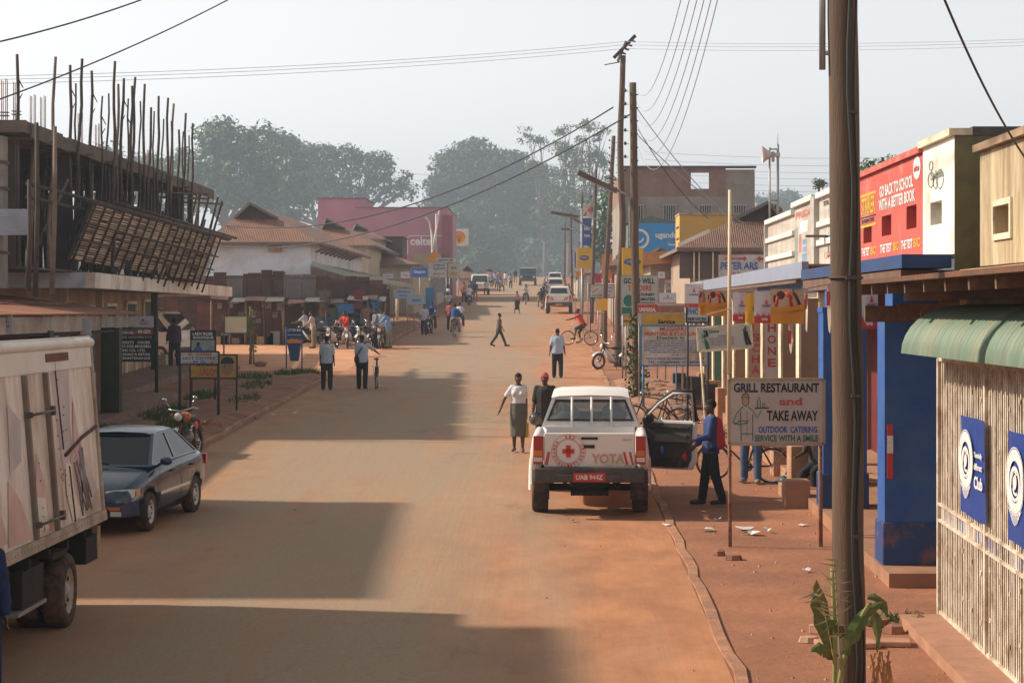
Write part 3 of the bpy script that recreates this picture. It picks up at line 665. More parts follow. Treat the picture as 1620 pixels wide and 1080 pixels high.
ringxz(mb, cx, cz, .42, .56, Y-.01); ringxz(mb, cx, cz+.05, .17, .26, Y-.01, 180, 360)
mb.text('uganda', (X_(1037, Y), Y-.01, zw(379, Y)), (1, 0, 0), (0, 0, 1), X_(1071, Y)-X_(1037, Y), .42); mb.text('Telecom', (X_(1056, Y), Y-.01, zw(389, Y)), (1, 0, 0), (0, 0, 1), .5, .16)
part('lettering', mb, WHTL)
# yellow block
bld('yellow_building', 'plain orange yellow flat topped building beside the blue billboard', 'building', 8, 108); Y = 108
mb = MB(); mb.bx(X_(1075, Y), X_(1168, Y), Y, Y+3.5, gz(Y)-.5, zw(340, Y)); part('wall', mb, mat('orange_yellow_plaster', (.62, .36, .07), .9, .1, 1, dirt=(.5, .33, .15), damt=.3))
mb = MB(); mb.bx(X_(1074, Y), X_(1170, Y), Y-.1, Y+3.6, zw(339.9, Y), zw(337, Y)); part('coping', mb, YELW)
mb = MB()
for z in (360, 378, 392): mb.bx(X_(1075, Y)-.02, X_(1075, Y)+.015, Y+.5, Y+2.4, zw(z, Y), zw(z-3, Y))
part('vent', mb, DARK)
# low shops with rusty roofs between the ruin and the road
def gable(label, pa, pb, Y, pe, pr, depth, wallm, roofm, apx=None, name='house', cat='house', rev=False, group=None):
    """house facing us: eaves at pixel row pe, ridge at pr, from column pa to pb, hipped towards us"""
    xa, xb = X_(pa, Y), X_(pb, Y); ze, zr = zw(pe, Y), zw(pr, Y); xm = X_(apx, Y) if apx else (xa+xb)/2
    bld(name, label, cat, (xa+xb)/2, Y, group=group)
    mb = MB(); mb.bx(xa+.5, xb-.5, Y+.5, Y+depth-.5, gz(Y)-.5, ze-.01); part('wall', mb, wallm)
    d = min(3.0, depth*.3); g_ = .55                     # gablet
    zg = ze+(zr-ze)*.62; yg = Y+d*.62; xl = xa+(xm-xa)*.62; xr = xb+(xm-xb)*.62
    vs = [(xa, Y, ze), (xb, Y, ze), (xb, Y+depth, ze), (xa, Y+depth, ze), (xl, yg, zg), (xr, yg, zg), (xm, yg-.25, zr), (xm, Y+depth-d, zr), (xl, yg, zg), (xr, yg, zg)]
    mb = MB(); mb.add(vs, [(0, 1, 5, 4), (0, 4, 6, 7, 3), (1, 2, 7, 6, 5), (2, 3, 7)]); rf = part('roof', mb, roofm)
    mb = MB(); mb.add([(xl, yg+.05, zg), (xr, yg+.05, zg), (xm, yg+.05, zr-.02)], [(0, 1, 2)]); part('gable_vent', mb, mat('dark_gable', (.07, .055, .05), .9), rf)
    mb = MB(); mb.beam((xa, Y, ze-.06), (xb, Y, ze-.06), .05, .14); mb.beam((xb, Y, ze-.06), (xb, Y+depth, ze-.06), .05, .14); mb.beam((xa, Y, ze-.06), (xa, Y+depth, ze-.06), .05, .14)
    mb.beam((xl, yg-.1, zg+.02), (xm, yg-.3, zr+.03), .08, .12); mb.beam((xr, yg-.1, zg+.02), (xm, yg-.3, zr+.03), .08, .12); part('fascia', mb, mat('dull_fascia', (.17, .15, .13), .9), rf)
    return t
RUSTR = sheetmat('rusty_brown_roof', (.20, .098, .06), (.27, .13, .08), .5, 12)
RUSTD = sheetmat('dark_rusty_roof', (.17, .085, .06), (.25, .13, .09), .4, 12)
gable('shop with broad dark rust roof behind the long veranda row', 1072, 1290, 84, 392, 318, 14, mat('dull_tan_wall', (.36, .27, .2), .9, .15), RUSTD, 1222, 'shop_building', 'shop building')
mb = MB(); Y = 84; mb.beam((X_(1072, Y), Y-.15, zw(388, Y)), (X_(1122, Y), Y-.15, zw(365, Y)), .12, .14); part('barge_board', mb, WHITE)
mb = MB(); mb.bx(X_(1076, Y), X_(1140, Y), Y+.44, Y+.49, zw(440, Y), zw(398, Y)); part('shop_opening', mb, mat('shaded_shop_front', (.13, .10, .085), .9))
mb = MB()
for px in (1098, 1106, 1128): mb.bx(X_(px, Y), X_(px+2, Y), Y+.3, Y+.43, gz(Y), zw(398, Y))
part('post', mb, CREAM)
gable('low shop with orange rust roof below the blue billboard', 1012, 1080, 98, 412, 392, 16, mat('dull_tan_wall', (.36, .27, .2), .9, .15), RUSTR, 1046, 'shop_building', 'shop building')
mb = MB(); Y = 98; mb.beam((X_(1014, Y), Y-.2, zw(405, Y)), (X_(1080, Y), Y-.2, zw(401, Y)), .2, .3); mb.beam((X_(1014, Y), Y-1.2, zw(416, Y)), (X_(1076, Y), Y-1.2, zw(411, Y)), .3, .25); part('eave_boards', mb, mat('orange_brown_board', (.5, .24, .09), .9))
gable('small brown roofed shop far along on the right behind the poles', 962, 1010, 128, 420, 398, 20, mat('dull_tan_wall', (.36, .27, .2), .9, .15), RUSTD, 985, 'shop_building', 'shop building')
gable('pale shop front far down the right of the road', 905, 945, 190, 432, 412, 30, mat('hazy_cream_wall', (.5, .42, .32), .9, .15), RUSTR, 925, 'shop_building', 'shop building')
gable('dark roof just behind the loudspeaker mast', 1196, 1262, 100, 345, 322, 10, mat('dull_tan_wall', (.36, .27, .2), .9, .15), RUSTD, 1232, 'shop_building', 'shop building')
# horn loudspeaker mast
bld('loudspeaker_mast', 'ladder like steel mast with a horn loudspeaker above the roofs', 'loudspeaker mast', X_(1224, 78), 78, zw(400, 78)); Y = 78
mb = MB(); mb.bar((X_(1218, Y), Y, zw(400, Y)), (X_(1217.5, Y), Y, zw(233, Y)), .035); mb.bar((X_(1231, Y), Y, zw(400, Y)), (X_(1230.5, Y), Y, zw(228, Y)), .045); mb.bar((X_(1230.5, Y), Y, zw(228, Y)), (X_(1230.5, Y), Y, zw(210, Y)), .012)
for py in (236, 317, 380): mb.bar((X_(1218, Y), Y, zw(py, Y)), (X_(1231, Y), Y, zw(py, Y)), .03)
part('mast', mb, STEEL)
mb = MB(); mb.lathe([(.33, -.0), (.30, .02), (.10, .28), (.07, .45), (.09, .5), (.09, .62), (0, .63)], (X_(1206, Y), Y, zw(245, Y)), 'X', 14); part('horn', mb, mat('pale_pink_horn', (.6, .5, .48), .5))
mb = MB(); mb.bx(X_(1221, Y), X_(1225, Y), Y-.1, Y+.1, zw(256, Y), zw(240, Y)); part('amplifier_box', mb, STEEL)

# ================================================================= SIGNS
def sign(label, box, Y, bgm, lines=(), posts=(), frame=None, name='signboard', cat='sign', rot=0, mats=None, extra=None, thick=.04, postm=None, group=None, fw=.04):
    """box = pixel x0,y0,x1,y1 of the panel at distance Y; posts = (px, base py or None, top py)"""
    x0, x1 = X_(box[0], Y), X_(box[2], Y); z1, z0 = zw(box[1], Y), zw(box[3], Y); w, h = x1-x0, z1-z0
    o = Vector(((x0+x1)/2, Y, gz(Y))); s = thing(name, label, cat, o, R(rot), group)
    mb = MB(); mb.box((0, 0, (z0+z1)/2-o.z), (w, thick, h)); mb.build('panel', bgm, s)
    if frame:
        mb = MB(); e = fw
        for a, b in (((-w/2, 0, z0-o.z), (w/2, 0, z0-o.z)), ((-w/2, 0, z1-o.z), (w/2, 0, z1-o.z)), ((-w/2, 0, z0-o.z), (-w/2, 0, z1-o.z)), ((w/2, 0, z0-o.z), (w/2, 0, z1-o.z))): mb.beam(a, b, e if a[2] != b[2] else thick+.012, thick+.012 if a[2] != b[2] else e)
        mb.build('frame', frame, s)
    ms = mats or [BLKL, REDL, BLUEL, GREENL, WHTL, YELP]
    if lines or extra:
        mb = MB()
        for (tx, rx, ry, rw, rh, m) in lines: mb.text(tx, (-w/2+w*rx, -thick/2-.003, z0-o.z+h*ry), (1, 0, 0), (0, 0, 1), w*rw, h*rh, m)
        if extra: extra(mb, w, h, z0-o.z, -thick/2-.006)
        mb.build('lettering', ms, s)
    for p in posts:
        px, ptop = p[0], p[1]; xx = X_(px, Y)-o.x; r = p[2] if len(p) > 2 else .025
        mb = MB(); mb.bar((xx, thick/2+r, -.1), (xx, thick/2+r, zw(ptop, Y)-o.z), r); mb.build('post', postm or frame or STEEL, s)
    return s
TANB = mat('tan_board', (.5, .42, .28), .7, .1)
def chef(mb, w, h, z, y):
    """outline drawing of a waiter with a tray"""
    def ln(pts, r=.006, m=3):
        mb.path([(-w/2+w*a, y, z+h*b) for a, b in pts], r*.8, 4, m)
    def el(cx, cy, rx, ry, r=.005, m=3): ln([(cx+rx*cos(R(20*i)), cy+ry*sin(R(20*i))) for i in range(19)], r, m)
    el(.175, .66, .035, .07); ln([(.135, .70), (.14, .76), (.175, .79), (.21, .75), (.21, .70)], .007, 0)
    mb.quad(*[(-w/2+w*a, y+.001, z+h*b) for a, b in ((.145, .70), (.21, .70), (.205, .77), (.15, .77))], 6)
    mb.quad(*[(-w/2+w*a, y+.001, z+h*b) for a, b in ((.15, .60), (.2, .60), (.205, .70), (.145, .70))], 7)
    ln([(.15, .58), (.09, .50), (.04, .34), (.06, .30), (.12, .36)]); ln([(.20, .58), (.26, .50), (.30, .40), (.34, .52)]); ln([(.12, .50), (.13, .05)]); ln([(.25, .46), (.25, .05)]); ln([(.04, .34), (.1, .3), (.2, .33)])
    ln([(.27, .555), (.42, .56)], .009, 0); ln([(.30, .56), (.30, .66), (.315, .74), (.33, .66), (.33, .56)]); el(.365, .60, .015, .03); ln([(.13, .16), (.25, .16)]); ln([(.1, .36), (.21, .36)], .007, 2); ln([(.19, .5), (.19, .1)], .003)
GR = sign('white hand painted board on posts advertising a grill restaurant and take away', (1153, 600, 1303, 702), 31.2, mat('sign_offwhite', (.50, .47, .43), .7, .05, 3, dirt=(.38, .3, .24), damt=.2),
     [('GRILL RESTAURANT', .05, .80, .90, .145, 0), ('and', .53, .60, .24, .12, 1), ('TAKE AWAY', .40, .36, .54, .16, 0), ('OUTDOOR  CATERING', .31, .175, .62, .10, 2), ('SERVICE WITH A SMILE', .27, .04, .67, .10, 3)],
     [], mat('cream_wood_frame', (.42, .33, .22), .8, .15), mats=[BLKL, REDL, BLUEL, GREENL, WHTL, YELP, mat('drawn_hat', (.42, .30, .12), .8), mat('drawn_face', (.45, .30, .2), .8)], extra=chef, fw=.045)
mb = MB(); Y = 31.2; o = GR.location; zt = zw(300, Y)-o.z; xx = X_(1155, Y)-o.x
mb.bar((xx+.005, .04, -.1), (xx-.012, .04, zt-2.6), .026); mb.build('post', RUSTY, GR)
mb = MB(); mb.bar((xx-.012, .04, zt-2.6), (xx+.0, .04, zt), .028, .022); mb.build('post', mat('cream_tall_post', (.66, .58, .40), .7, .08), GR, label='tall cream upper length of the left post')
mb = MB(); xx = X_(1299, Y)-o.x; mb.bar((xx, .04, -.1), (xx-.01, .04, zw(600, Y)-o.z), .03); mb.build('post', RUSTY, GR)
mb = MB(); zz = zw(590, 31.2)
def arrow(mb, x0, x1, z, s, y, m, rev=False):
    d = -1 if rev else 1
    mb.add([(x0, y, z-s*.3), (x1-d*s, y, z-s*.3), (x1-d*s, y, z+s*.3), (x0, y, z+s*.3)], [(0, 1, 2, 3)], m); mb.add([(x1-d*s*1.1, y, z-s), (x1, y, z), (x1-d*s*1.1, y, z+s)], [(0, 1, 2)], m)
MUG = ['COMPUTER TYPE SETTING, PRINTING', 'PHOTOCOPYING, BINDING, DESIGNING', 'BROCHURES, BUSINESS CARDS, POSTERS', 'PRINTING, PLASTIC IDENTITY CARDS, AND', 'ELECTRONIC SEALS, PHOTOS, ETC.']
sign('large white printers and stationery board with blue frame on blue posts', (1014, 515, 1123, 578), 59.8, BRD,
     [('MUGARRA', .27, .865, .42, .11, 1), ('PRINTERS & STATIONERY', .05, .745, .9, .10, 1), ('Dealers in', .23, .66, .4, .075, 3)]+[(s, .05, .595-i*.058, .82, .04, 2) for i, s in enumerate(MUG)]+[('FOR MAXIMUM QUALITY AT MINIMUM', .13, .31, .8, .04, 2), ('COST', .45, .25, .14, .035, 2), ('WITH A STAND BY GENERATOR', .07, .15, .62, .045, 2), ('TEL. 0772650043, 0774890063', .1, .045, .82, .07, 2)],
     [(1018, 560, .035), (1070, 570, .02), (1120, 560, .035)], mat('blue_frame', (.05, .2, .4), .6), extra=lambda mb, w, h, z, y: arrow(mb, .3*w, .42*w, z+.18*h, .045, y, 1))
sign('magenta and white board with a name strip above the printers board', (1009, 480, 1083, 512), 62, mat('pink_board', (.58, .42, .42), .7, .1), [('UNIVERSAL', .03, .60, .36, .2, 4), ('HAVANA', .42, .52, .5, .3, 1)], [(1011, 505, .015)], None,
     extra=lambda mb, w, h, z, y: (mb.quad((-w/2, y+.003, z+h*.52), (-w*.08, y+.003, z+h*.52), (-w*.08, y+.003, z+h*.95), (-w/2, y+.003, z+h*.95), 1), mb.quad((-w*.08, y+.004, z+h*.45), (w/2, y+.004, z+h*.45), (w/2, y+.004, z+h*.9), (-w*.08, y+.004, z+h*.9), 6)), mats=[BLKL, REDL, BLUEL, GREENL, WHTL, YELP, mat('khaki_strip', (.25, .22, .12), .8)])
sign('ochre board with black script just above the printers board', (1015, 495, 1083, 514), 60.5, mat('ochre_board', (.55, .32, .04), .7, .12), [('Service', .38, .1, .4, .35, 0)], [(1018, 505), (1080, 505)], STEEL)
sign('white traders board with black and red capitals behind the near pole', (983, 436, 1041, 497), 74, mat('greenish_board', (.42, .46, .42), .7, .08), [('GOOD WILL', .06, .79, .85, .15, 0), ('TRADERS', .17, .61, .66, .14, 1), ('STATIONERY', .36, .47, .55, .08, 0), ('COMPUTERS', .42, .35, .5, .08, 0), ('ACCESSORIES', .40, .23, .52, .08, 0)],
     [(985, 480), (1040, 480)], STEEL, extra=lambda mb, w, h, z, y: (mb.quad((-w/2, y+.004, z), (w/2, y+.004, z), (w/2, y+.004, z+h*.18), (-w/2, y+.004, z+h*.18), 3), mb.add([(-w*.3+.18*cos(R(30*i)), y, z+h*.35+.2*sin(R(30*i))) for i in range(12)], [tuple(range(12))], 3)))
sign('teal poster board below the traders board', (984, 468, 996, 498), 76, mat('teal_board', (.08, .25, .27), .7, .2), [('FUJI', .1, .5, .8, .2, 4)], [(985, 480)], STEEL)
sign('yellow board near the foot of the tall pole', (983, 500, 1000, 515), 75, YELP, [('OPEN', .1, .3, .7, .3, 0)], [(990, 505)], STEEL)
sign('small black framed phone services board below the bunting', (1086, 485, 1121, 510), 50, mat('pale_blue_board', (.4, .48, .54), .7, .05), [('PHONE', .05, .5, .85, .38, 2), ('SERVICES', .05, .1, .85, .22, 0)], [(1088, 500), (1120, 500)], BLKL)
sign('tilted white board with two drawn figures below the bunting', (1120, 515, 1205, 552), 40, mat('grey_white_board', (.5, .5, .47), .7, .05), [('Divine', .22, .74, .18, .14, 3), ('Boutique', .38, .55, .16, .07, 0)]+[('Ladies and gents wear and shoes', .22, .47-.09*i, .45, .05, 0) for i in range(4)], [(1123, 516, .02)], CREAM,
     extra=lambda mb, w, h, z, y: [mb.path([(-w/2+w*a, y, z+h*b) for a, b in q], r*w, 5, m) for q, r, m in (([(.14, .86), (.13, .80)], .028, 0), ([(.16, .86), (.18, .72), (.17, .6)], .02, 0), ([(.13, .74), (.11, .58)], .04, 3), ([(.1, .5), (.15, .34), (.17, .08)], .036, 3), ([(.87, .92), (.88, .75)], .035, 3), ([(.87, .72), (.88, .4), (.91, .14)], .025, 0), ([(.90, .72), (.93, .4), (.97, .14)], .025, 0))]).rotation_euler = (0, R(-4), 0)
sign('white board with red arrows and blue name above the veranda roof', (1137, 403, 1212, 442), 73, BRD, [('PETER ARS', .04, .40, .78, .3, 2), ('ELECTRICALS', .3, .08, .6, .2, 1)], [], None, extra=lambda mb, w, h, z, y: (arrow(mb, -w*.36, w*.1, z+.84*h, .11, y, 1), arrow(mb, w*.46, w*.3, z+.84*h, .11, y, 1, True)))
sign('white notice board on two posts past the red shirted cyclist', (933, 450, 972, 471), 118, BRD, [('TAILOR', .55, .7, .36, .14, 2), ('Phone repairs', .5, .45, .4, .12, 2), ('Best quality always', .1, .12, .75, .12, 0)], [(934, 450), (971, 450)], BLKL, extra=lambda mb, w, h, z, y: mb.quad((-w*.42, y, z+h*.42), (-w*.34, y, z+h*.4), (-w*.14, y, z+h*.68), (-w*.2, y, z+h*.72), 6), mats=[BLKL, REDL, BLUEL, GREENL, WHTL, YELP, mat('tan_shape', (.4, .22, .07), .8)])
def oval(mb, w, h, z, y, s=.33, m0=2, tx='MTN'):
    q = 20; mb.add([(s*w*cos(R(18*i)), y, z+h*.5+.13*h*sin(R(18*i))) for i in range(q)], [tuple(range(q))], m0)
    mb.text(tx, (-s*w*.6, y-.006, z+h*.45), (1, 0, 0), (0, 0, 1), s*w*1.2, h*.1, 5)
sign('yellow lightbox with a blue oval on a pole far along the right', (913, 392, 936, 424), 125, YELP, (), [(921, 424, .06)], None, name='lightbox_sign', thick=.25, extra=oval)
sign('larger yellow lightbox half hidden by the near pole', (984, 392, 1017, 437), 80, YELP, (), [(990, 430, .04)], None, name='lightbox_sign', thick=.25, extra=lambda mb, w, h, z, y: oval(mb, w, h, z, y, .42))
sign('plain yellow board leaning low between the poles', (944, 472, 961, 491), 105, YELP, (), [(946, 480)], None)
sign('orange board high behind the poles', (952, 402, 968, 440), 130, ORANGEP, [('ola', .2, .25, .6, .15, 4)], [(953, 430), (967, 430)], None)
sign('dark pink shop board behind the poles', (941, 433, 972, 448), 132, mat('magenta_board', (.42, .04, .12), .6), [('pink shop', .35, .3, .5, .3, 4)], [(943, 440), (970, 440)], None)
sign('tall narrow white board behind the yellow lightbox', (907, 388, 914, 438), 140, BRD, [('I', .3, .3, .3, .5, 2)], [(910, 420)], None)
sign('small orange board under the yellow lightbox', (911, 430, 925, 436), 130, ORANGEP, (), [(918, 433)], None)
sign('blue white and red banner high on a far pole', (922, 345, 935, 388), 150, mat('navy_banner', (.05, .08, .25), .7), [('SONY', .15, .55, .7, .12, 4), ('TECNO', .15, .3, .7, .1, 4)], [(920, 330, .05)], None)
sign('red and white star shaped sign above the navy banner', (922, 323, 936, 342), 150, BRD, (), [(921, 330, .05)], None, extra=lambda mb, w, h, z, y: (mb.add([(0, y, z+h*.5), (w/2, y, z+h), (w/2, y, z+h*.1)], [(0, 2, 1)], 1), mb.add([(-w*.5, y, z+h*.0), (0, y, z+h*.5), (-w*.1, y, z)], [(0, 2, 1)], 1)))
sign('small white board at the roadside left edge of the poles', (928, 436, 934, 447), 133, BRD, (), [(930, 440)], None)
for (a, b, c, d, Y, lb) in ((1041, 430, 1052, 442, 70, 'small white flag poster right of the traders board'), (1043, 463, 1070, 482, 62, 'white and red poster above the magenta board'), (1083, 449, 1113, 486, 46, 'white poster with tiny emblem left of the bunting')):
    sign(lb, (a, b, c, d), Y, mat('poster_white', (.60, .60, .62), .6, .04), [('A', .42, .62, .16, .2, 1), ('WARID', .2, .5, .6, .08, 2)], [], None, name='poster', cat='poster', thick=.02, extra=lambda mb, w, h, z, y: mb.quad((-w/2, y+.003, z), (w/2, y+.003, z), (w/2, y+.003, z+h*.16), (-w/2, y+.003, z+h*.16), 1))
sign('pinkish poster behind the traders board', (1052, 443, 1062, 458), 72, mat('poster_tan', (.45, .36, .3), .7), [('TN', .2, .3, .6, .4, 2)], [(1053, 450)], None, name='poster', cat='poster', thick=.02)
# bunting flags hanging over the pavement
def flag(label, box, Y, style, rot=0):
    x0, x1 = X_(box[0], Y), X_(box[2], Y); z1, z0 = zw(box[1], Y), zw(box[3], Y); w, h = x1-x0, z1-z0
    s = thing('bunting_flag', label, 'flag', ((x0+x1)/2, Y, z1), R(rot), 'promotional flags strung above the pavement')
    mb = MB(); n = 6; vs = []; fs = []
    for i in range(n+1):
        for j in range(4): vs.append((-w/2+w*i/n, .012*sin(i*1.3+j), -h*j/3))
    for i in range(n):
        for j in range(3): k = i*4+j; fs.append((k, k+1, k+5, k+4))
    mb.add(vs, fs, 0, True); base = {'w': mat('flag_white', (.60, .60, .66), .6, .03), 'y': YELP, 'p': mat('flag_orange', (.62, .27, .03), .6, .05)}[style]
    mb.build('cloth', base, s)
    mb = MB(); y = -.02
    def rect(a, b, c, d, m): mb.quad((-w/2+w*a, y, -h+h*b), (-w/2+w*c, y, -h+h*b), (-w/2+w*c, y, -h+h*d), (-w/2+w*a, y, -h+h*d), m)
    if style == 'w':
        rect(0, 0, 1, .2, 1)
        for i in range(9): a = i/9; mb.add([(-w/2+w*a, y, -h*.8), (-w/2+w*(a+.11), y, -h*.8), (-w/2+w*(a+.05), y, -h*(.8-.10*((i*5) % 3+1)/2))], [(0, 1, 2)], 1)
        mb.text('we', (-w*.1, y-.004, -h*.93), (1, 0, 0), (0, 0, 1), w*.35, h*.09, 4); mb.text('WARID', (-w*.05, y-.004, -h*.5), (1, 0, 0), (0, 0, 1), w*.5, h*.07, 0)
        mb.add([(w*.1, y, -h*.4), (w*.28, y, -h*.4), (w*.2, y, -h*.25)], [(0, 1, 2)], 1)
    elif style == 'p':
        rect(0, .42, 1, 1, 5); mb.add([(-w/2, y-.002, -h*.56), (w/2, y-.002, -h*.42), (w/2, y-.002, -h*.58), (-w/2, y-.002, -h*.72)], [(3, 2, 1, 0)], 6)
        mb.path([(-w*.3, y, -h*.2), (-w*.34, y, -h*.5)], .05*w, 5, 1); mb.path([(-w*.05, y, -h*.1), (w*.1, y, -h*.25), (w*.12, y, -h*.5)], .06*w, 5, 1); mb.path([(w*.12, y, -h*.05), (w*.25, y, -h*.2), (w*.36, y, -h*.45)], .05*w, 5, 7); mb.ball((-w*.2, y+.0, -h*.18), (w*.13, .01, h*.13), 8, 7)
        mb.ball((-w*.38, y+.0, -h*.28), (w*.05, .01, h*.12), 8, 0)
    else:
        q = 14; mb.add([(w*.3+w*.3*cos(R(180-180*i/q)) if False else w*.5-w*.3*sin(R(180*i/q)), y, -h*.5+.12*h*cos(R(180*i/q))) for i in range(q+1)], [tuple(range(q+1))], 8)
    mb.build('print', [BLKL, REDP, BLUEL, GREENL, WHTL, mat('print_cream', (.50, .36, .24), .7, .2), base, mat('print_brown', (.10, .035, .02), .6), mat('print_teal', (.02, .15, .17), .6)], s)
flag('orange flag with dark face print leftmost on the string', (1105, 459, 1117, 498), 38, 'p')
flag('flag with dancers print and yellow foot, crossed by the cream post', (1117, 459, 1152, 500), 36, 'p')
flag('white flag with red foot just right of the cream post', (1159, 462, 1180, 508), 34, 'w')
flag('yellow flag with dark half oval between two white ones', (1179, 465, 1196, 511), 33.6, 'y')
flag('white flag with red foot beside the large orange flag', (1193, 460, 1221, 511), 33, 'w')
flag('largest orange flag with dancer print left of the big pole', (1219, 457, 1272, 512), 32.5, 'p')
flag('white flag with red foot showing right of the big pole', (1355, 450, 1389, 520), 30, 'w')
for a, b, c, d, Y, lb in ((1274, 456, 1279, 526, 32, 'red edged flag turned edge on, left of the big pole'), (1308, 450, 1318, 528, 31.5, 'red and white flag turned edge on beside the big pole'), (1247, 512, 1256, 560, 33, 'torn pale rag hanging under the large orange flag')):
    mb = MB(); x0, x1 = X_(a, Y), X_(c, Y); z1, z0 = zw(b, Y), zw(d, Y); xm = (x0+x1)/2
    mb.add([(x0, Y, z1), (x1, Y+.05, z1), (x1-.01, Y, (z0+z1)/2), (xm, Y-.02, z0), (xm-.02, Y, z0+.05), (x0+.01, Y+.03, (z0+z1)/2)], [(0, 5, 2, 1), (5, 4, 3, 2)]); mb.add([(x0-.004, Y-.01, z1-.1), (xm, Y-.015, z1-.1), (xm, Y-.015, z1-.3), (x0-.004, Y-.01, z1-.3)], [(0, 3, 2, 1)], 1)
    tag(mb.build('bunting_flag', [mat('flag_cream', (.62, .52, .42), .7), REDP]), lb, 'flag', 'promotional flags strung above the pavement')
mb = MB(); mb.path([P(1083, 449, 46), P(1120, 460, 36.5), P(1155, 463, 34.5), P(1200, 460, 33), P(1272, 457, 32.3), P(1320, 448, 31.4), P(1390, 450, 30)], .006, 4); tag(mb.build('bunting_string', BLKL), 'thin string carrying the promotional flags', 'string')
mb = MB(); mb.beam(P(1119, 497, 31.1), P(1158, 487, 31.1), .015, .02); tag(mb.build('wooden_stick', CREAM), 'thin cream stick nailed across the tall post', 'stick')
# red and white strip hanging on the blue column
p = P(1408, 714, 27.9); mb = MB(); mb.bx(-.035, .035, -.01, .0, -.34, .34); mb.bx(-.037, .037, -.014, -.011, -.02, .2, 1); tag(mb.build('hanging_strip', [REDP, WHTL], loc=None), 'red and white strip tied to the corner of the near blue column', 'strip').location = p

# ================================================================= POLES
def pole(label, base_px, top, Y, r0, r1, kinks=(), fittings=True, seed=0, name='utility_pole', m=None, X=None, brk=0):
    """top = (px,py); kinks = (t, dx) bends"""
    x0 = X_(base_px, Y) if X is None else X; z0 = gz(Y); pt = P(top[0], top[1], Y); rr = random.Random(seed)
    o = thing(name, label, 'utility pole', (x0, Y, z0), 0, 'wooden power poles along the right pavement'); n = 14; pts = []; rs = []
    for i in range(n+1):
        s = i/n; x = (pt.x-x0)*s+sum(k[1]*math.exp(-((s-k[0])/.12)**2) for k in kinks)+rr.uniform(-.008, .008); pts.append((x, rr.uniform(-.01, .01), -.2+(pt.z-z0+.2)*s)); rs.append(r0+(r1-r0)*s)
    mb = MB(); mb.path(pts, r0, 12, 0, rs=rs); mb.build('shaft', m or WOOD, o)
    h = pt.z-z0; tx = pt.x-x0
    if brk:
        mb = MB()
        for i in range(brk):
            z = h-.25-i*.38; mb.bar((tx-.02-r1, -.06, z), (tx-.22, -.06, z), .012); mb.ball((tx-.22, -.06, z+.02), (.045, .045, .06), 6, 1)
            mb.bar((tx+r1, -.06, z-.1), (tx+r1+.06, -.06, z-.1), .02, .02, 6, 1)
        mb.build('insulators', [STEEL, mat('brown_insulator', (.07, .04, .035), .4)], o)
    return o
bp_ = pole('thick foreground wooden pole with black conduit and a plant at its foot', 1346, (1331, -160), 20.2, .147, .136, seed=3)
mb = MB(); Y0 = 20.2; pts = []
for i in range(21):
    s = i/20; z = .0+s*8.6; pts.append((.03-.085*s*1.05+.02*sin(i*1.3)+.0, -.165+.008*s, z))
mb.path(pts, .02, 7); mb.path([(p[0]+.05+.01*sin(i), p[1]+.012, p[2]) for i, p in enumerate(pts)], .011, 6); mb.build('conduit', mat('black_conduit', (.03, .032, .03), .5), bp_)
mb = MB()
mb.torus((-.045, 0, 3.9), .15, .012, 'Z', 20, 5); mb.box((.0, -.19, 3.9), (.14, .05, .035))
for z in (1.56, 2.83, 5.4): mb.box((.06-.012*z, -.165, z), (.09, .06, .03))
mb.build('strap', mat('dark_metalwork', (.07, .055, .05), .7), bp_)
mb = MB(); mb.bar((-.26, 0, 5.8), (-.26, 0, 7.4), .03, .03); mb.bar((-.26, 0, 5.95), (-.1, 0, 5.95), .02); mb.bar((-.26, 0, 6.5), (-.1, 0, 6.5), .02); mb.build('service_bracket', STEEL, bp_)
p2_ = pole('stout pole with stacked insulators and a vine climbing its foot', 1008, (1001, 131), 63.8, .13, .10, seed=4, brk=7)
p3_ = pole('tallest crooked pole with a crosshead on top', 977, (986, 88), 82, .15, .10, kinks=((.45, .10), (.75, -.06)), seed=5)
p4_ = pole('leaning pole with insulators behind the crooked one', 953, (971, 215), 112, .14, .10, seed=6, brk=7)
p5_ = pole('thin pole at the yellow lightbox', 936, (943, 268), 135, .12, .09, seed=7)
p6_ = pole('distant pole with many insulators right of the road', 921, (921, 305), 165, .12, .09, seed=8, brk=6)
p7_ = pole('far hazy pole past the parked pickups', 905, (903, 335), 200, .11, .08, seed=9)
p8_ = pole('short stub pole behind the moped', 957, (957, 492), 96, .11, .10, seed=10)
p9_ = pole('farthest visible pole at the end of the row', 893, (894, 352), 240, .12, .08, seed=12)
mb = MB(); tz = p3_.location; tp = P(986, 88, 82)-Vector(tz)
mb.beam((tp.x-.35, -.1, tp.z-.1), (tp.x+.45, .1, tp.z+.75), .1, .12); mb.beam((tp.x-.2, .2, tp.z-.2), (tp.x+.1, -.2, tp.z+.5), .06, .08)
for i in range(4): mb.bar((tp.x-.05+.12*i, 0, tp.z+.1+.15*i), (tp.x+.1+.12*i, 0, tp.z+.05+.15*i), .05, .03, 6)
mb.bar((tp.x-.7, 0, tp.z-.35), (tp.x+.1, 0, tp.z-.2), .02)
mb.build('crosshead', mat('dark_metalwork', (.07, .055, .05), .7), p3_)
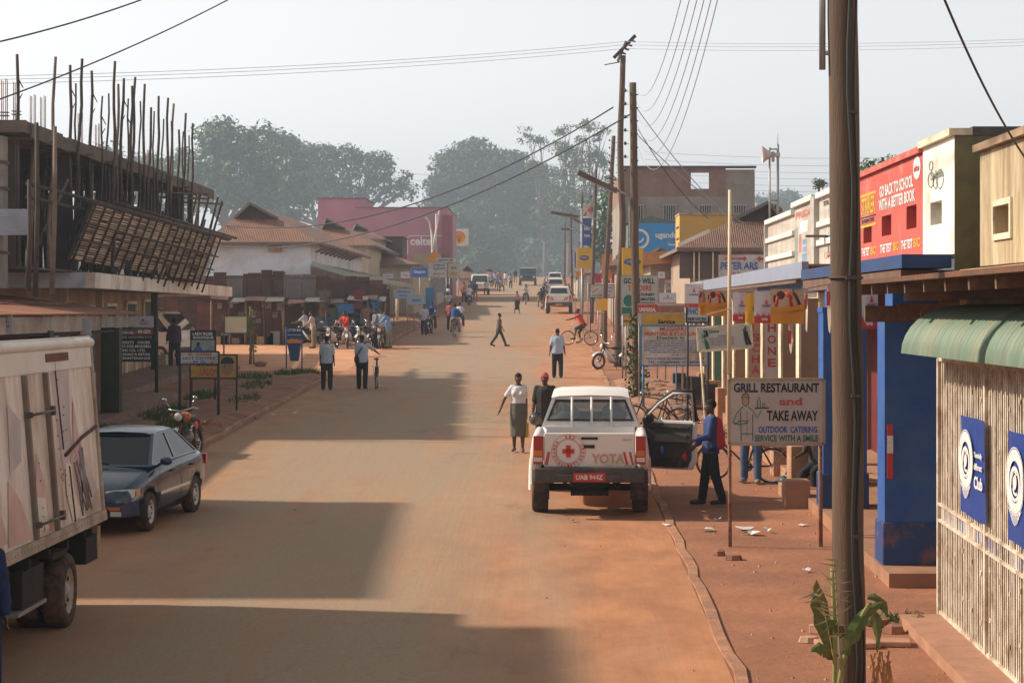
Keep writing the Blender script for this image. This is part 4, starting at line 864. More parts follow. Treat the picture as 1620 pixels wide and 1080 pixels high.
def lamp_arm(pol, pts, Y, fix0, fix1, r=.03):
    o = Vector(pol.location); mb = MB(); mb.path([P(a, b, Y)-o for a, b in pts], r, 7); arm = mb.build('lamp_arm', STEEL, pol)
    a, b = P(*fix0, Y)-o, P(*fix1, Y)-o; mb = MB(); mb.beam(a, b, .26, .13); mb.beam(a+Vector((0, 0, -.07)), b+Vector((0, 0, -.07)), .18, .05, 1)
    mb.build('lamp_head', [mat('rusty_lamp_head', (.13, .09, .07), .7, .3, 3), mat('lamp_cover', (.3, .3, .28), .3)], arm)
lamp_arm(p2_, [(1004, 395), (997, 388), (996, 320), (992, 308), (975, 301)], 63.8, (915, 273), (976, 302))
lamp_arm(p4_, [(960, 360), (952, 350), (938, 345), (922, 344)], 112, (872, 336), (915, 343))
lamp_arm(p5_, [(936, 362), (925, 357), (915, 350)], 135, (905, 344), (918, 352), .04)
lamp_arm(p6_, [(918, 368), (908, 363), (900, 362)], 165, (888, 362), (902, 363), .04)
# vine on the second pole
rr = random.Random(9); mb = MB()
for i in range(420):
    z = 2.5*rr.random()**1.3; a = rr.uniform(0, 2*pi); q = .16+.22*rr.random()*(1-z/4.5); c = Vector((q*cos(a), q*sin(a), z)); u = Vector((rr.uniform(-1, 1), rr.uniform(-1, 1), rr.uniform(-1, 1))).normalized()*.06; v = u.orthogonal().normalized()*.05
    mb.quad(c-u, c-v, c+u, c+v)
mb.path([(.15*cos(i*.7)+.02, .15*sin(i*.7), i*.12) for i in range(26)], .012, 4)
o = mb.build('climbing_vine', mat('vine_leaves', (.07, .11, .035), .8, .4, 6)); o.location = p2_.location; tag(o, 'green climbing vine round the foot of the stout pole', 'vine')
# ================================================================= WIRES
def wire(label, a, b, sag, r=.012, n=24, m=None, group=None):
    a, b = Vector(a), Vector(b); pts = []
    for i in range(n+1):
        s = i/n; p = a.lerp(b, s); p.z -= sag*4*s*(1-s); pts.append(p)
    mb = MB(); mb.path(pts, r, 4); return tag(mb.build('power_cable', m or mat('black_cable', (.035, .035, .038), .6)), label, 'cable', group)
WG = mat('pale_wire', (.34, .34, .36), .5)
wire('thick dark cable cutting the top left corner, the lower of two', P(-60, 178, 24), P(420, -32, 30), .10, .009)
w_ = wire('thick dark cable with a knot at the top left, the upper of two', P(-40, 75, 22), P(300, -30, 26), .06, .009)
wire('black service cable falling from the tall pole to the white house, upper one', P(970, 170, 82), P(345, 355, 108), 1.6, .03)
wire('black service cable falling from the tall pole to the white house, lower one', P(1002, 178, 64), P(325, 385, 107), 1.5, .025)
wire('black cable crossing the top right corner above the yellow parapet', P(1470, -60, 18), P(1640, 275, 22), .15, .012)
for i, (x, y0) in enumerate(((1100, 148), (1114, 168), (1126, 187), (1137, 205), (1148, 222), (1158, 240))):
    wire(('first', 'second', 'third', 'fourth', 'fifth', 'sixth')[i]+' from the left of the fanned wires rising from the stout pole', P(1006+i*1, y0-8+i*1, 63.8), P(x+12, -150, 24), .9+.12*i, .007, m=WG, group='bare wires fanning up from the stout pole')
for i, dz in enumerate((0, 5, 11)):
    wire(('top', 'middle', 'lowest')[i]+' one of three thin wires from the far left up to the tall pole', P(-80, 122+dz*1.1, 60), P(988, 66+dz, 82), .22, .007, m=WG, group='thin wires crossing the whole sky')
    wire(('top', 'middle', 'lowest')[i]+' one of three thin wires running right from the tall pole', P(990, 66+dz, 82), P(1720, 58+dz*.9, 70), .15, .007, m=WG, group='thin wires crossing the whole sky')
for i, (a, b) in enumerate((((1008, 172), (1216, 402)), ((1010, 205), (1120, 345)), ((1010, 215), (1262, 405)))):
    wire(('steeper', 'short inner', 'longest')[i]+' drop cable slanting from the stout pole to the right hand roofs', P(*a, 63.8), P(*b, 52 if i != 1 else 75), .25, .016)
for i, py in enumerate((243, 255, 266, 276, 287, 296)):
    wire(('first', 'second', 'third', 'fourth', 'fifth', 'sixth')[i]+' from the top of the thin level wires behind the loudspeaker mast', P(1020, py-3, 170), P(1440, py+6, 170), .25, .012, m=WG, group='thin level wires behind the mast')
for i, py in enumerate((262, 272, 282)):
    wire(('top', 'middle', 'lowest')[i]+' one of the faint wires before the far left trees', P(560, py, 170), P(905, py-5, 170), .9, .012, m=WG, group='faint wires before the trees')
# ================================================================= PLANT AT THE FOREGROUND POLE
pl = thing('banana_plant', 'torn green banana and palm leaves tied round the foreground pole', 'plant', (X_(1346, 20.1), 19.85, gz(20)))
def leaf(mb, pts, w, m=0, seed=0, cup=.3):
    rr = random.Random(seed); n = len(pts); vs = []; fs = []; pts = [Vector(p) for p in pts]
    for i, p in enumerate(pts):
        d = (pts[min(i+1, n-1)]-pts[max(i-1, 0)]).normalized(); a = d.cross(Vector((0, -1, .2))).normalized(); s = i/(n-1); ww = w*(sin(pi*min(1, s*.9+.12))**.7)*rr.uniform(.55, 1.1)
        vs += [p-a*ww+Vector((0, cup*ww, -cup*ww)), p, p+a*ww*rr.uniform(.45, 1)+Vector((0, cup*ww, -cup*ww))]
    for i in range(n-1):
        for k in range(2): a = 3*i+k; fs.append((a, a+1, a+4, a+3))
    mb.add(vs, fs, m)
BAN = mat('banana_leaf', (.065, .12, .03), .6, .3, 5, spec=.3, dirt=(.25, .17, .07), damt=.3); 
def curve(a, b, c, n=9): a, b, c = Vector(a), Vector(b), Vector(c); return [a.lerp(b, i/(n-1)).lerp(b.lerp(c, i/(n-1)), i/(n-1)) for i in range(n)]
for k, (a, b, c, w) in enumerate((((-.2, 0, .55), (-.32, -.1, 1.0), (-.36, -.15, 1.22), .10), ((-.16, 0, .5), (-.3, -.12, .7), (-.42, -.2, .58), .09), ((-.1, -.16, .55), (.0, -.25, .95), (.24, -.15, 1.02), .085), ((.1, -.1, 1.05), (.22, -.12, 1.1), (.28, -.12, .86), .055), ((.12, -.1, 1.0), (.2, -.15, .85), (.18, -.15, .55), .06), ((-.12, -.1, .7), (-.2, -.2, .9), (-.28, -.25, .85), .06))):
    mb = MB(); leaf(mb, curve(a, b, c), w, 0, k); mb.build('leaf', BAN, pl)
mb = MB(); mb.path(curve((-.15, 0, -.1), (-.2, -.1, .5), (.1, -.2, 1.0), 14), .022, 6); mb.path(curve((-.19, 0, -.1), (-.17, -.05, .5), (-.2, 0, 1.3), 14), .02, 6); mb.build('stem', mat('plant_stem', (.25, .25, .08), .7, .2), pl)
rr = random.Random(4); mb = MB()
for k, (bx_, tx_, tz_) in enumerate(((-.15, -.22, 1.4), (-.2, -.40, 1.1))):
    cv = curve((bx_, -.15, .45), ((bx_+tx_)/2, -.2, 1.1), (tx_, -.25, tz_), 14); mb.path(cv, .006, 4)
    for i, p in enumerate(cv[3:]):
        for sgn in (-1, 1):
            q = p+Vector((sgn*rr.uniform(.05, .17), rr.uniform(-.08, .02), rr.uniform(-.06, .16))); v = Vector((0, 0, .011)); mb.add([p-v, p+v, q], [(0, 1, 2)])
mb.build('palm_frond', mat('dry_palm', (.30, .28, .15), .8, .3, 6), pl)
mb = MB()
for i in range(40):
    x, z = rr.uniform(.12, .3), rr.uniform(.25, .6); mb.add([(x, -.1, z), (x+.02, -.1, z), (x+rr.uniform(-.06, .06), -.12, z-rr.uniform(.15, .4))], [(0, 1, 2)])
mb.build('dry_leaves', mat('dry_brown_leaf', (.35, .17, .07), .9, .3, 6), pl)
# slabs on the ground near the gate
for px, py, sx, sy, rz, lb in ((1340, 1022, .62, .4, .15, 'broad flat earth slab across the foot of the big pole'), (1415, 1020, .34, .3, -.1, 'flat slab between the big pole and the gate step')):
    p = G(px, py); mb = MB(); mb.box((0, 0, .03), (sx, sy, .06)); o = mb.build('paving_slab', mat('earth_slab', (.40, .22, .14), .95, .15, 3, bump=.3), bevel=.015); o.location = (p.x, p.y, gz(p.y)); o.rotation_euler = (0, 0, rz); tag(o, lb, 'slab')
rr = random.Random(31); mb = MB()
for i in range(120):
    x, y = rr.uniform(-.4, .25), rr.uniform(-.3, .3); a = rr.uniform(0, 6.3); l_ = .09; mb.add([(x, y, .02), (x+l_*cos(a), y+l_*sin(a), rr.uniform(.03, .15)), (x+l_*.6*cos(a+.5), y+l_*.6*sin(a+.5), .03)], [(0, 1, 2)])
p = G(1425, 985); o = mb.build('leaf_litter', mat('green_clippings', (.10, .15, .05), .8, .4, 8)); o.location = p; kind(o, 'stuff'); tag(o, 'small heap of green clippings before the gate step', 'clippings')
# ================================================================= LEFT SIDE
IRON = mat('rust_iron_sheet', (.15, .065, .045), .85, .3, 1.6, dirt=(.07, .045, .04), damt=.5, bump=.3)
# --- near shop row with rusty veranda roof
bld('shop_row', 'low near shop row with flat rust red veranda roof and dark square posts', 'shop building', -12, 50)
mb = MB(); mb.slab((-14.6, 57.4, 4.52), (-14.6, 30, 4.52), (-10.45, 30, 4.02), (-10.45, 57.0, 4.02), .03)
part('veranda_roof', mb, sheetmat('orange_rust_roof', (.34, .14, .075), (.20, .09, .055), .45, 8, 'X', .85))
mb = MB()
for i, (ya, yb, z) in enumerate(((30, 36, 4.3), (37, 44, 4.26), (45.5, 50, 4.2), (51, 55, 4.16))): mb.beam((-13.6+.5*i, ya, z+.12), (-13.2+.5*i, yb, z+.10), .25, .03)
mb.beam((-10.5, 30, 4.0), (-10.5, 57, 4.0), .03, .04); mb.beam((-14.6, 57.4, 4.5), (-10.45, 57, 4.0), .12, .06)
part('loose_sheets', mb, mat('dark_rust_sheet', (.16, .08, .05), .9, .3))
mb = MB(); mb.bx(-10.62, -10.55, 40, 52, 3.62, 3.96); mb.bx(-10.62, -10.55, 52.1, 56.9, 3.68, 3.94, 1); mb.bx(-10.64, -10.6, 30, 57, 3.55, 3.62, 2); part('fascia', mb, [mat('stained_white_fascia', (.42, .38, .33), .9, .2, 1, dirt=(.22, .13, .09), damt=.5), mat('green_grey_fascia', (.24, .27, .25), .8, .2, 2, dirt=(.2, .13, .1)), DARK])
for y in (54.0, 46.5, 39):
    mb = MB(); mb.bx(-10.95, -10.5, y, y+.4, gz(y)-.1, 3.66); part('post', mb, mat('dark_green_post', (.045, .05, .035), .8, .15, 3))
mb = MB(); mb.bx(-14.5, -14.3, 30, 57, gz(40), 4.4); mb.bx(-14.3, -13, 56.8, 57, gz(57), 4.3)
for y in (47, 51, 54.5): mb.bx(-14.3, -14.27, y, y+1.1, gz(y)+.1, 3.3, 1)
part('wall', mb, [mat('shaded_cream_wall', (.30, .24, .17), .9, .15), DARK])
mb = MB(); mb.bx(-14.4, -10.35, 38, 62, 0, 1); mb.bx(-10.35, -9.95, 50, 58, 0, 1); mb.v = [(x, y, gz(y)-.1 if z < .5 else gz(y)+(.28 if x <= -10.35 and not (x > -10.36 and i > 7) else .14)) for i, (x, y, z) in enumerate(mb.v)]; part('plinth', mb, mat('brown_cement_walk', (.24, .15, .11), .9, .2, 2))
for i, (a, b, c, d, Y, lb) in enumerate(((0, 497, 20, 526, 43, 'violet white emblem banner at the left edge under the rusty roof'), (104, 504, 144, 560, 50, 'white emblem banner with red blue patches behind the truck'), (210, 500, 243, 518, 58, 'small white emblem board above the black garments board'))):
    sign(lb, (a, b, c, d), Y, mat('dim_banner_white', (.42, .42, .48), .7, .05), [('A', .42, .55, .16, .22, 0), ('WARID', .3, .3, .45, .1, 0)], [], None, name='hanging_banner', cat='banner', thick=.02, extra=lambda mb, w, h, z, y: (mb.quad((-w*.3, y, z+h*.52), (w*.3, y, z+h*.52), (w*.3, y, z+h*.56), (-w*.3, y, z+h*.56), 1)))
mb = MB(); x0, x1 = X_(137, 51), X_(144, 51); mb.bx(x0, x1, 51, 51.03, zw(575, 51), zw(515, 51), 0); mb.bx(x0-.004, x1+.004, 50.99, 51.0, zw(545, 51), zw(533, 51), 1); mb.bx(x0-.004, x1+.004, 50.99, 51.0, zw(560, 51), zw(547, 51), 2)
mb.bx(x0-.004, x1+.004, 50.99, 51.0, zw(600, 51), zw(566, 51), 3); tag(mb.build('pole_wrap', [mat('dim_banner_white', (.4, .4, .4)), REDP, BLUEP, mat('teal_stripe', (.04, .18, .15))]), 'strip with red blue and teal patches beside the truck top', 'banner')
# --- white slab canopy building with the half built storey above it
VA = (-11.95, 57.0); VB = (-13.65, 93.5)
bld('shop_building', 'cream shop building with a heavy white concrete canopy round its corner', 'shop building', -14, 70)
mb = MB(); zt, zb = 5.06, 4.66
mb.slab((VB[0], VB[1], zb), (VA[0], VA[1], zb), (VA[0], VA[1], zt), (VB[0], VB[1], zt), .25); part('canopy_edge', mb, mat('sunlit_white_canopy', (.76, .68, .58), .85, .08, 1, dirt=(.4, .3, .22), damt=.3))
mb = MB(); mb.bx(-14.1, VA[0]-.004, VA[1]+.004, VA[1]+.25, zb, zt); part('canopy_front', mb, mat('shaded_canopy_front', (.55, .58, .64), .8, .08, 1, dirt=(.22, .2, .18), damt=.25))  # same white beam, its shade put into the colour; the edge has sunlight in its
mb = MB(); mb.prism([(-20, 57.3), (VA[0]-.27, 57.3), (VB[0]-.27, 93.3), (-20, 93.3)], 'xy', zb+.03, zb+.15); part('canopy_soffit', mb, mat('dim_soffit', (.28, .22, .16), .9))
mb = MB(); mb.bx(-14.9, -14.2, 60, 79.6, gz(60)-.2, 4.68); mb.bx(-25, -14.9, 60, 60.3, gz(60)-.2, 4.68); mb.bx(-25, -14.9, 79.3, 79.6, gz(60)-.2, 4.68)
part('wall', mb, mat('peach_wall', (.46, .33, .2), .9, .1, 1, dirt=(.28, .18, .12), damt=.3))
for y in (61.5, 64.5, 67.5, 70.5, 74, 77.2):
    mb = MB(); mb.bx(-14.2, -14.16, y, y+1.7, gz(y)+(.9 if y > 73 else .1), gz(y)+2.5); w = part('doorway' if y < 73 else 'window', mb, mat('dim_green_void', (.05, .065, .05), .7))
    mb = MB(); mb.bx(-14.17, -14.1, y-.1, y, gz(y)+.1, gz(y)+2.6); mb.bx(-14.17, -14.1, y+1.7, y+1.8, gz(y)+.1, gz(y)+2.6); mb.bx(-14.17, -14.1, y-.1, y+1.8, gz(y)+2.5, gz(y)+2.6); mb.build('frame', CREAM, w, loc=None); 
    o = w.children[0]; o.location = (-L.x, -L.y, -L.z)
for y in (58, 64, 76):
    mb = MB(); x = -12.6-(y-57)*.0466; mb.bx(x-.2, x, y, y+.22, gz(y), 4.68); part('column', mb, mat('peach_wall', (1, 1, 1)) if y < 70 else mat('dark_green_post', (1, 1, 1)))
mb = MB(); mb.bx(-15, -12.2, 58, 84, 0, 1); mb.v = [(x, y, gz(y)-.1 if z < .5 else gz(y)+.2) for x, y, z in mb.v]; part('plinth', mb, mat('brown_cement_walk', (.2, .1, .1)))
# --- building under construction
bld('construction_building', 'half built concrete storey bristling with timber props above the white canopy', 'building under construction', -15, 64)
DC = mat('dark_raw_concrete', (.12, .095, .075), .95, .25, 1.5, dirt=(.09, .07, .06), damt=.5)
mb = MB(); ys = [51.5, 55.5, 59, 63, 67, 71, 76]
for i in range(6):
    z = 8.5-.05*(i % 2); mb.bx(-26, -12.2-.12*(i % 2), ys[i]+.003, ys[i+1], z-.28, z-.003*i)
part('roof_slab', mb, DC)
mb = MB(); mb.bx(-26, -12.15, 51.3, 51.48, 8.22, 8.50)
for i in range(7): y = 52+i*4; mb.beam((-12.18, y, 8.30), (-12.05, y+3.4, 8.22), .05, .32)
for y in np.arange(52, 78, 1.4): mb.beam((-13.2, y, 8.12), (-11.9-.25*((int(y*10)) % 3), y+.15, 8.14), .08, .07)
for y in (70, 73.5, 77): mb.beam((-13, y, 7.85), (-11.4, y+.4, 7.8), .2, .05)
part('edge_formwork', mb, mat('grey_board_formwork', (.13, .10, .08), .95, .3, 2))
for y in (52.2, 58, 64, 70, 75.4):
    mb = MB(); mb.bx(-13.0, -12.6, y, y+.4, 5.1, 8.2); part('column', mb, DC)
mb = MB(); mb.bx(-13.5, -12.70, 51.45, 51.9, 4.6, 8.15)
for z in (5.4, 6.1, 6.9, 7.5): mb.bx(-13.5, -12.66, 51.40, 51.95, z, z+.07, 1)
part('front_column', mb, [mat('grey_block_column', (.26, .23, .2), .9, .2, 2), DC])
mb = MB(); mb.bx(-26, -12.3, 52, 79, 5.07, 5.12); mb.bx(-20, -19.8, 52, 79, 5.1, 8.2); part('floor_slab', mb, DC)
mb = MB(); mb.bx(-15.3, X_(49, 50.9), 50.9, 51.0, zw(372, 51), zw(331, 51)); o = part('iron_panel', mb, sheetmat('white_blue_corrugated', (.42, .47, .56), (.3, .33, .4), .1, 26, 'Z', .5))
# forest of thin props under the slab (one part: far more than could be told apart)
rr = random.Random(21); PROPS = []
mb = MB()
for i in range(190):
    x, y = rr.uniform(-18.5, -12.2), rr.uniform(52, 78.5); mb.bar((x, y, 5.1), (x+rr.uniform(-.25, .25), y+rr.uniform(-.3, .3), 8.2), rr.uniform(.035, .06), None, 5, i % 3 == 0)
pp = part('timber_shoring', mb, [STICK, STICK2]); pp['kind'] = 'stuff'
mb = MB()
for i in range(60):
    y = rr.uniform(54, 80); x = -12.9+rr.uniform(-.6, .2); mb.bar((x, y, rr.uniform(5.1, 6.3)), (x+rr.uniform(-.2, .6), y+rr.uniform(-1.2, 1.2), rr.uniform(6.4, 8.3)), rr.uniform(.025, .05), None, 5, i % 3 == 0)
for z in (6.7, 7.0): mb.bar((-12.0, 50.8, z), (-11.9, 66, z-.1), .05, .05, 6)
for z, ya, yb in ((6.62, 56.5, 80), (6.75, 60, 82)): mb.bar((-11.9, ya, z+.3), (-11.6, yb, z), .055, .05, 6)
pp = part('cross_braces', mb, [STICK, STICK2]); pp['kind'] = 'stuff'
# tall poles standing proud of the slab: each a thing
POLES = [(27, 86, 52.3, 0), (88, 90, 54.5, 1), (111, 103, 57, 0), (130, 93, 56.5, 0), (145, 112, 59, 0), (182, 97, 59.5, 0), (187, 133, 62, 1), (196, 124, 62, 0), (209, 136, 63, 0), (214, 122, 63.5, 0), (229, 133, 65.5, 0), (251, 152, 67.5, 0), (266, 155, 69, 0), (275, 164, 70.5, 1), (294, 179, 73, 0), (305, 195, 74.5, 0), (239, 170, 66.5, 0), (283, 205, 72, 0)]
POLES = sorted(POLES+[(162, 152, 60, 2), (172, 148, 60.6, 2), (203, 156, 62.6, 2), (222, 160, 64.6, 2), (244, 176, 67, 2), (259, 188, 68.4, 2), (271, 192, 69.6, 2), (290, 208, 72.6, 2), (120, 132, 57.6, 2), (299, 214, 74, 2)])
NTH = ['first', 'second', 'third', 'fourth', 'fifth', 'sixth', 'seventh', 'eighth', 'ninth', 'tenth', 'eleventh', 'twelfth', 'thirteenth', 'fourteenth', 'fifteenth', 'sixteenth', 'seventeenth', 'eighteenth', 'nineteenth', 'twentieth', 'twenty-first', 'twenty-second', 'twenty-third', 'twenty-fourth', 'twenty-fifth', 'twenty-sixth', 'twenty-seventh', 'twenty-eighth']
for i, (px, pt, Y, m) in enumerate(POLES):
    a = P(px-(8 if i % 3 == 1 else 3 if i > 3 else 0), pt+230, Y); b = P(px, pt, Y); a.x, b.x = a.x, b.x; n = 9; pts = []
    zb = 5.15; tn_ = .68 if m == 2 else 1; a = a+(b-a)*((zb-a.z)/(b.z-a.z))
    for k in range(n+1): s = k/n; q = a.lerp(b, s)+Vector((.028*sin(k*(1.1+.13*(i % 5))+i*2.3), 0, 0))*(0 < k < n); pts.append(q-a)
    mb = MB(); mb.path(pts, .06, 7, 0, rs=[(.056-.02*k/n)*tn_ for k in range(n+1)])
    if i in (0, 2, 5, 6, 10, 11): mb.bar(pts[-2], pts[-2]+Vector((.13, 0, -.25)), .02, .012, 5); mb.bar(pts[-3], pts[-3]+Vector((.1, 0, .18)), .02, .01, 5)
    o = mb.build('timber_prop', [STICK2 if m == 1 else STICK]); o.location = a
    tag(o, NTH[i]+' from the left of the tall rough poles rising above the raw slab'+(', pale' if m == 1 else ', thin' if m == 2 else ''), 'timber prop', 'rough poles rising above the half built storey')
for i, (px, pt, pb_, Y, lb) in enumerate(((56, 194, 470, 50.5, 'near dark pole in front of the raw slab reaching down to the canopy'), (82, 200, 465, 51, 'second near pole in front of the raw slab, paler at the top'), (44, 284, 460, 50.2, 'short dark pole beside the blue white iron panel'))):
    a, b = P(px, pb_, Y), P(px+(2 if i != 1 else 5), pt, Y); mb = MB(); mb.path([Vector((0, 0, 0)), (b-a)*.5+Vector((.03, 0, 0)), b-a], .075, 8, rs=[.065, .055, .045]); o = mb.build('timber_prop', STICK if i != 1 else STICK2); o.location = a; tag(o, lb, 'timber prop', 'poles before the raw slab')
for i, (x0, y0, x1, y1, lb) in enumerate(((308, 350, 318, 300, 'short leaning stick at the right end of the formwork, leftmost'), (318, 348, 331, 310, 'short leaning stick at the right end, middle one'), (332, 352, 345, 312, 'short leaning stick at the right end, second from right'), (300, 345, 312, 305, 'thin upright stick beside the last tall pole'), (330, 380, 352, 318, 'rightmost short leaning stick above the slatted formwork'))):
    a, b = P(x0, y0+12, 79), P(x1, y1, 79); mb = MB(); mb.bar((0, 0, 0), b-a, .05, .035, 6); o = mb.build('timber_prop', STICK); o.location = a; tag(o, lb, 'timber prop', 'short leaning sticks')
# starter bars
for i, (px, pt, pb_, Y) in enumerate(((7, 125, 192, 52), (26, 128, 190, 52.5), (52, 150, 196, 58), (68, 152, 200, 60), (127, 178, 222, 66), (154, 196, 238, 70), (236, 236, 262, 80))):
    c = P(px, pb_, Y); h = (pb_-pt)*Y/F; mb = MB()
    for dx in (-.05, .05):
        for dy in (-.08, .08): mb.bar((dx, dy, -.3), (dx, dy, h*(1 if dx > 0 else .96)), .012, None, 4)
    if i < 2: mb.bx(-.1, .1, -.1, .1, .12, .14); mb.bx(-.1, .1, -.1, .1, .2, .215)
    o = mb.build('steel_starter_bars', RUSTY); o.location = c; tag(o, NTH[i]+' bundle from the left of thin steel bars standing out of the raw slab', 'steel bars', 'starter bars on the raw slab')
# slatted formwork hanging tilted outwards
fm = thing('slatted_formwork', 'big tilted slatted shutter of pale boards and dark battens over the canopy', 'formwork', (-12.2, 68, 5.5)); o = Vector(fm.location)
A, B, Cc, D = P(112, 410, 56), P(322, 447, 77), P(347, 376, 76.5), P(150, 320, 55.4)
def bil(u, v): return A.lerp(B, u).lerp(D.lerp(Cc, u), v)-o
mb = MB(); mb.quad(bil(0, 0)+Vector((-.12, .1, 0)), bil(1, 0)+Vector((-.12, .1, 0)), bil(1, 1)+Vector((-.12, .1, 0)), bil(0, 1)+Vector((-.12, .1, 0))); mb.build('backing', mat('dark_formwork_back', (.17, .12, .085), .95, .2), fm)
rr = random.Random(2); mb = MB(); nb = 17
for i in range(nb):
    for j in range(24):
        u0, u1 = (i+.07)/nb, (i+.93)/nb; v = (j+.5)/24+rr.uniform(-.006, .006)
        if rr.random() < .04: continue
        mb.beam(bil(u0, v), bil(u1, v+.004), .058, .032, rr.choice([0, 0, 1, 1, 2]))
mb.build('slats', [mat('pale_slat', (.62, .46, .31), .9, .2, 2), mat('mid_slat', (.42, .31, .21), .9, .2, 2), mat('dull_slat', (.24, .17, .12), .9, .2, 2)], fm)
for i in range(nb+1):
    u = min(1, i/nb); mb = MB(); d = Vector((.07, -.06, 0)); mb.bar(bil(u, -.12-.05*(i % 3))+d, bil(u, 1.04+.05*(i % 2))+d, .032, .028, 6); mb.build('batten', STICK, fm)
mb = MB()
for v in (.33, .62): mb.bar(bil(-.02, v)+Vector((.14, -.1, 0)), bil(1.02, v-.04)+Vector((.14, -.1, 0)), .03, .026, 6)
mb.bar(bil(-.04, 1.0), bil(1.1, 1.0)+Vector((.1, -.1, .05)), .07, .06, 6); mb.build('waler', STICK, fm)
# --- white walled house and roofs up the street
gable('long white walled house with rust roof and dark gable vent', 318, 506, 106, 383, 320, 30, mat('cool_white_wall', (.78, .80, .84), .85, .04, .7, dirt=(.52, .46, .40), damt=.4), RUSTR, 388, 'house', 'house')
mb = MB(); Y = 106.5; mb.bx(X_(425, Y), X_(446, Y), Y-.25, Y+.02, zw(398, Y), zw(390, Y)); part('air_vent', mb, EARTHW)
mb = MB(); xe = X_(498, 106.5)
for i in range(9): y = 107+i*2.2; mb.beam((xe-.0, y, zw(398, 106)), (xe+.75, y-.2, zw(385, 106)-.08), .1, .1)
part('eave_brackets', mb, mat('brown_bracket', (.2, .12, .08), .9))
mb = MB(); xe = X_(495, 105); mb.slab((xe, 150, 6.35), (xe, 104.5, 6.35), (xe+1.9, 104.5, 5.75), (xe+1.9, 150, 5.75), .06); part('side_awning', mb, sheetmat('dark_awning_sheet', (.12, .10, .09), amt=.4))
mb = MB(); mb.beam((xe+1.93, 104.4, 5.70), (xe+1.93, 150, 5.70), .05, .28); mb.beam((xe, 104.4, 6.3), (xe+1.9, 104.4, 5.7), .05, .22); part('awning_fascia', mb, mat('pale_green_fascia', (.34, .38, .31), .8, .08))
for i, y in enumerate((104.7, 112, 120, 128, 137, 146)):
    mb = MB(); mb.bar((xe+1.8, y, gz(y)), (xe+1.8, y, 5.7), .09, None, 8); part('awning_post', mb, CREAM)
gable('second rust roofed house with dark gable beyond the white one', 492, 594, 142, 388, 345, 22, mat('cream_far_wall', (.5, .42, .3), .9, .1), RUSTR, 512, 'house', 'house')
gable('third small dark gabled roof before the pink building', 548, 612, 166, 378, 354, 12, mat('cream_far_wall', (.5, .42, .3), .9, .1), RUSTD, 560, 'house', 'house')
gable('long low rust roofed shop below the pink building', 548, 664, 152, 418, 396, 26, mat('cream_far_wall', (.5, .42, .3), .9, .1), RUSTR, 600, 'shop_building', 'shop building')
bld('shed', 'dark brown flat box shed before the pink wall', 'shed', X_(605, 172), 172); Y = 172
mb = MB(); mb.bx(X_(574, Y), X_(637, Y), Y, Y+5, gz(Y), zw(376, Y)); part('wall', mb, mat('dark_brown_sheet_wall', (.11, .075, .065), .9, .2, .7))
mb = MB(); mb.bx(X_(572, Y), X_(639, Y), Y-.2, Y+5.2, zw(375.8, Y), zw(374, Y)); part('roof', mb, IRON)
bld('pink_building', 'big plum pink windowless building with white outlined phone company name', 'building', X_(610, 190), 190); Y = 190
PINK = mat('plum_pink_wall', (.42, .21, .28), .8, .06, .5)
mb = MB(); mb.bx(X_(562, Y)+.003, X_(708, Y), Y, Y+18, gz(Y)-1, zw(329, Y)); part('wall', mb, PINK)
mb = MB(); mb.bx(X_(497, Y), X_(573, Y), Y+3, Y+12, gz(Y)-1, zw(312, Y)); part('upper_block', mb, PINK)
mb = MB(); mb.bx(X_(562, Y), X_(709, Y), Y-.1, Y+18, zw(328.9, Y), zw(327.5, Y)); mb.bx(X_(496, Y), X_(574, Y), Y+2.9, Y+12, zw(311.9, Y), zw(310, Y)); part('coping', mb, mat('brown_coping', (.25, .14, .12), .9))
mb = MB(); mb.text('celtel', (X_(649, Y), Y-.03, zw(388, Y)), (1, 0, 0), (0, 0, 1), X_(686, Y)-X_(649, Y), .72)
for a, b in (((645, 402), (645, 376)), ((645, 376), (649, 373)), ((649, 373), (706, 373))): mb.beam(P(*a, Y-.06), P(*b, Y-.06), .07, .07)
part('lettering', mb, WHTL)
mb = MB(); mb.bx(X_(700, Y), X_(716, Y), Y-1.2, Y-.003, gz(Y), zw(341, Y)); mb.bx(X_(655, Y), X_(700, Y), Y-2, Y-.1, gz(Y), zw(402, Y), 1); part('entrance_block', mb, [mat('dull_plum', (.26, .10, .12), .9), mat('khaki_wall', (.30, .26, .12), .9)])
# far town shops both sides near the crest
for k, (a, b, Y, pe, pr, lb) in enumerate(((716, 760, 230, 440, 420, 'hazy low shop past the shell sign on the left'), (757, 790, 300, 436, 424, 'faint far shed near the crest on the left'), (640, 700, 175, 445, 428, 'shop behind the cluster of far left boards'))):
    gable(lb, a, b, Y, pe, pr, 14, mat('hazy_cream_wall', (.5, .42, .32)), RUSTD, (a+b)/2, 'shop_building', 'shop building')
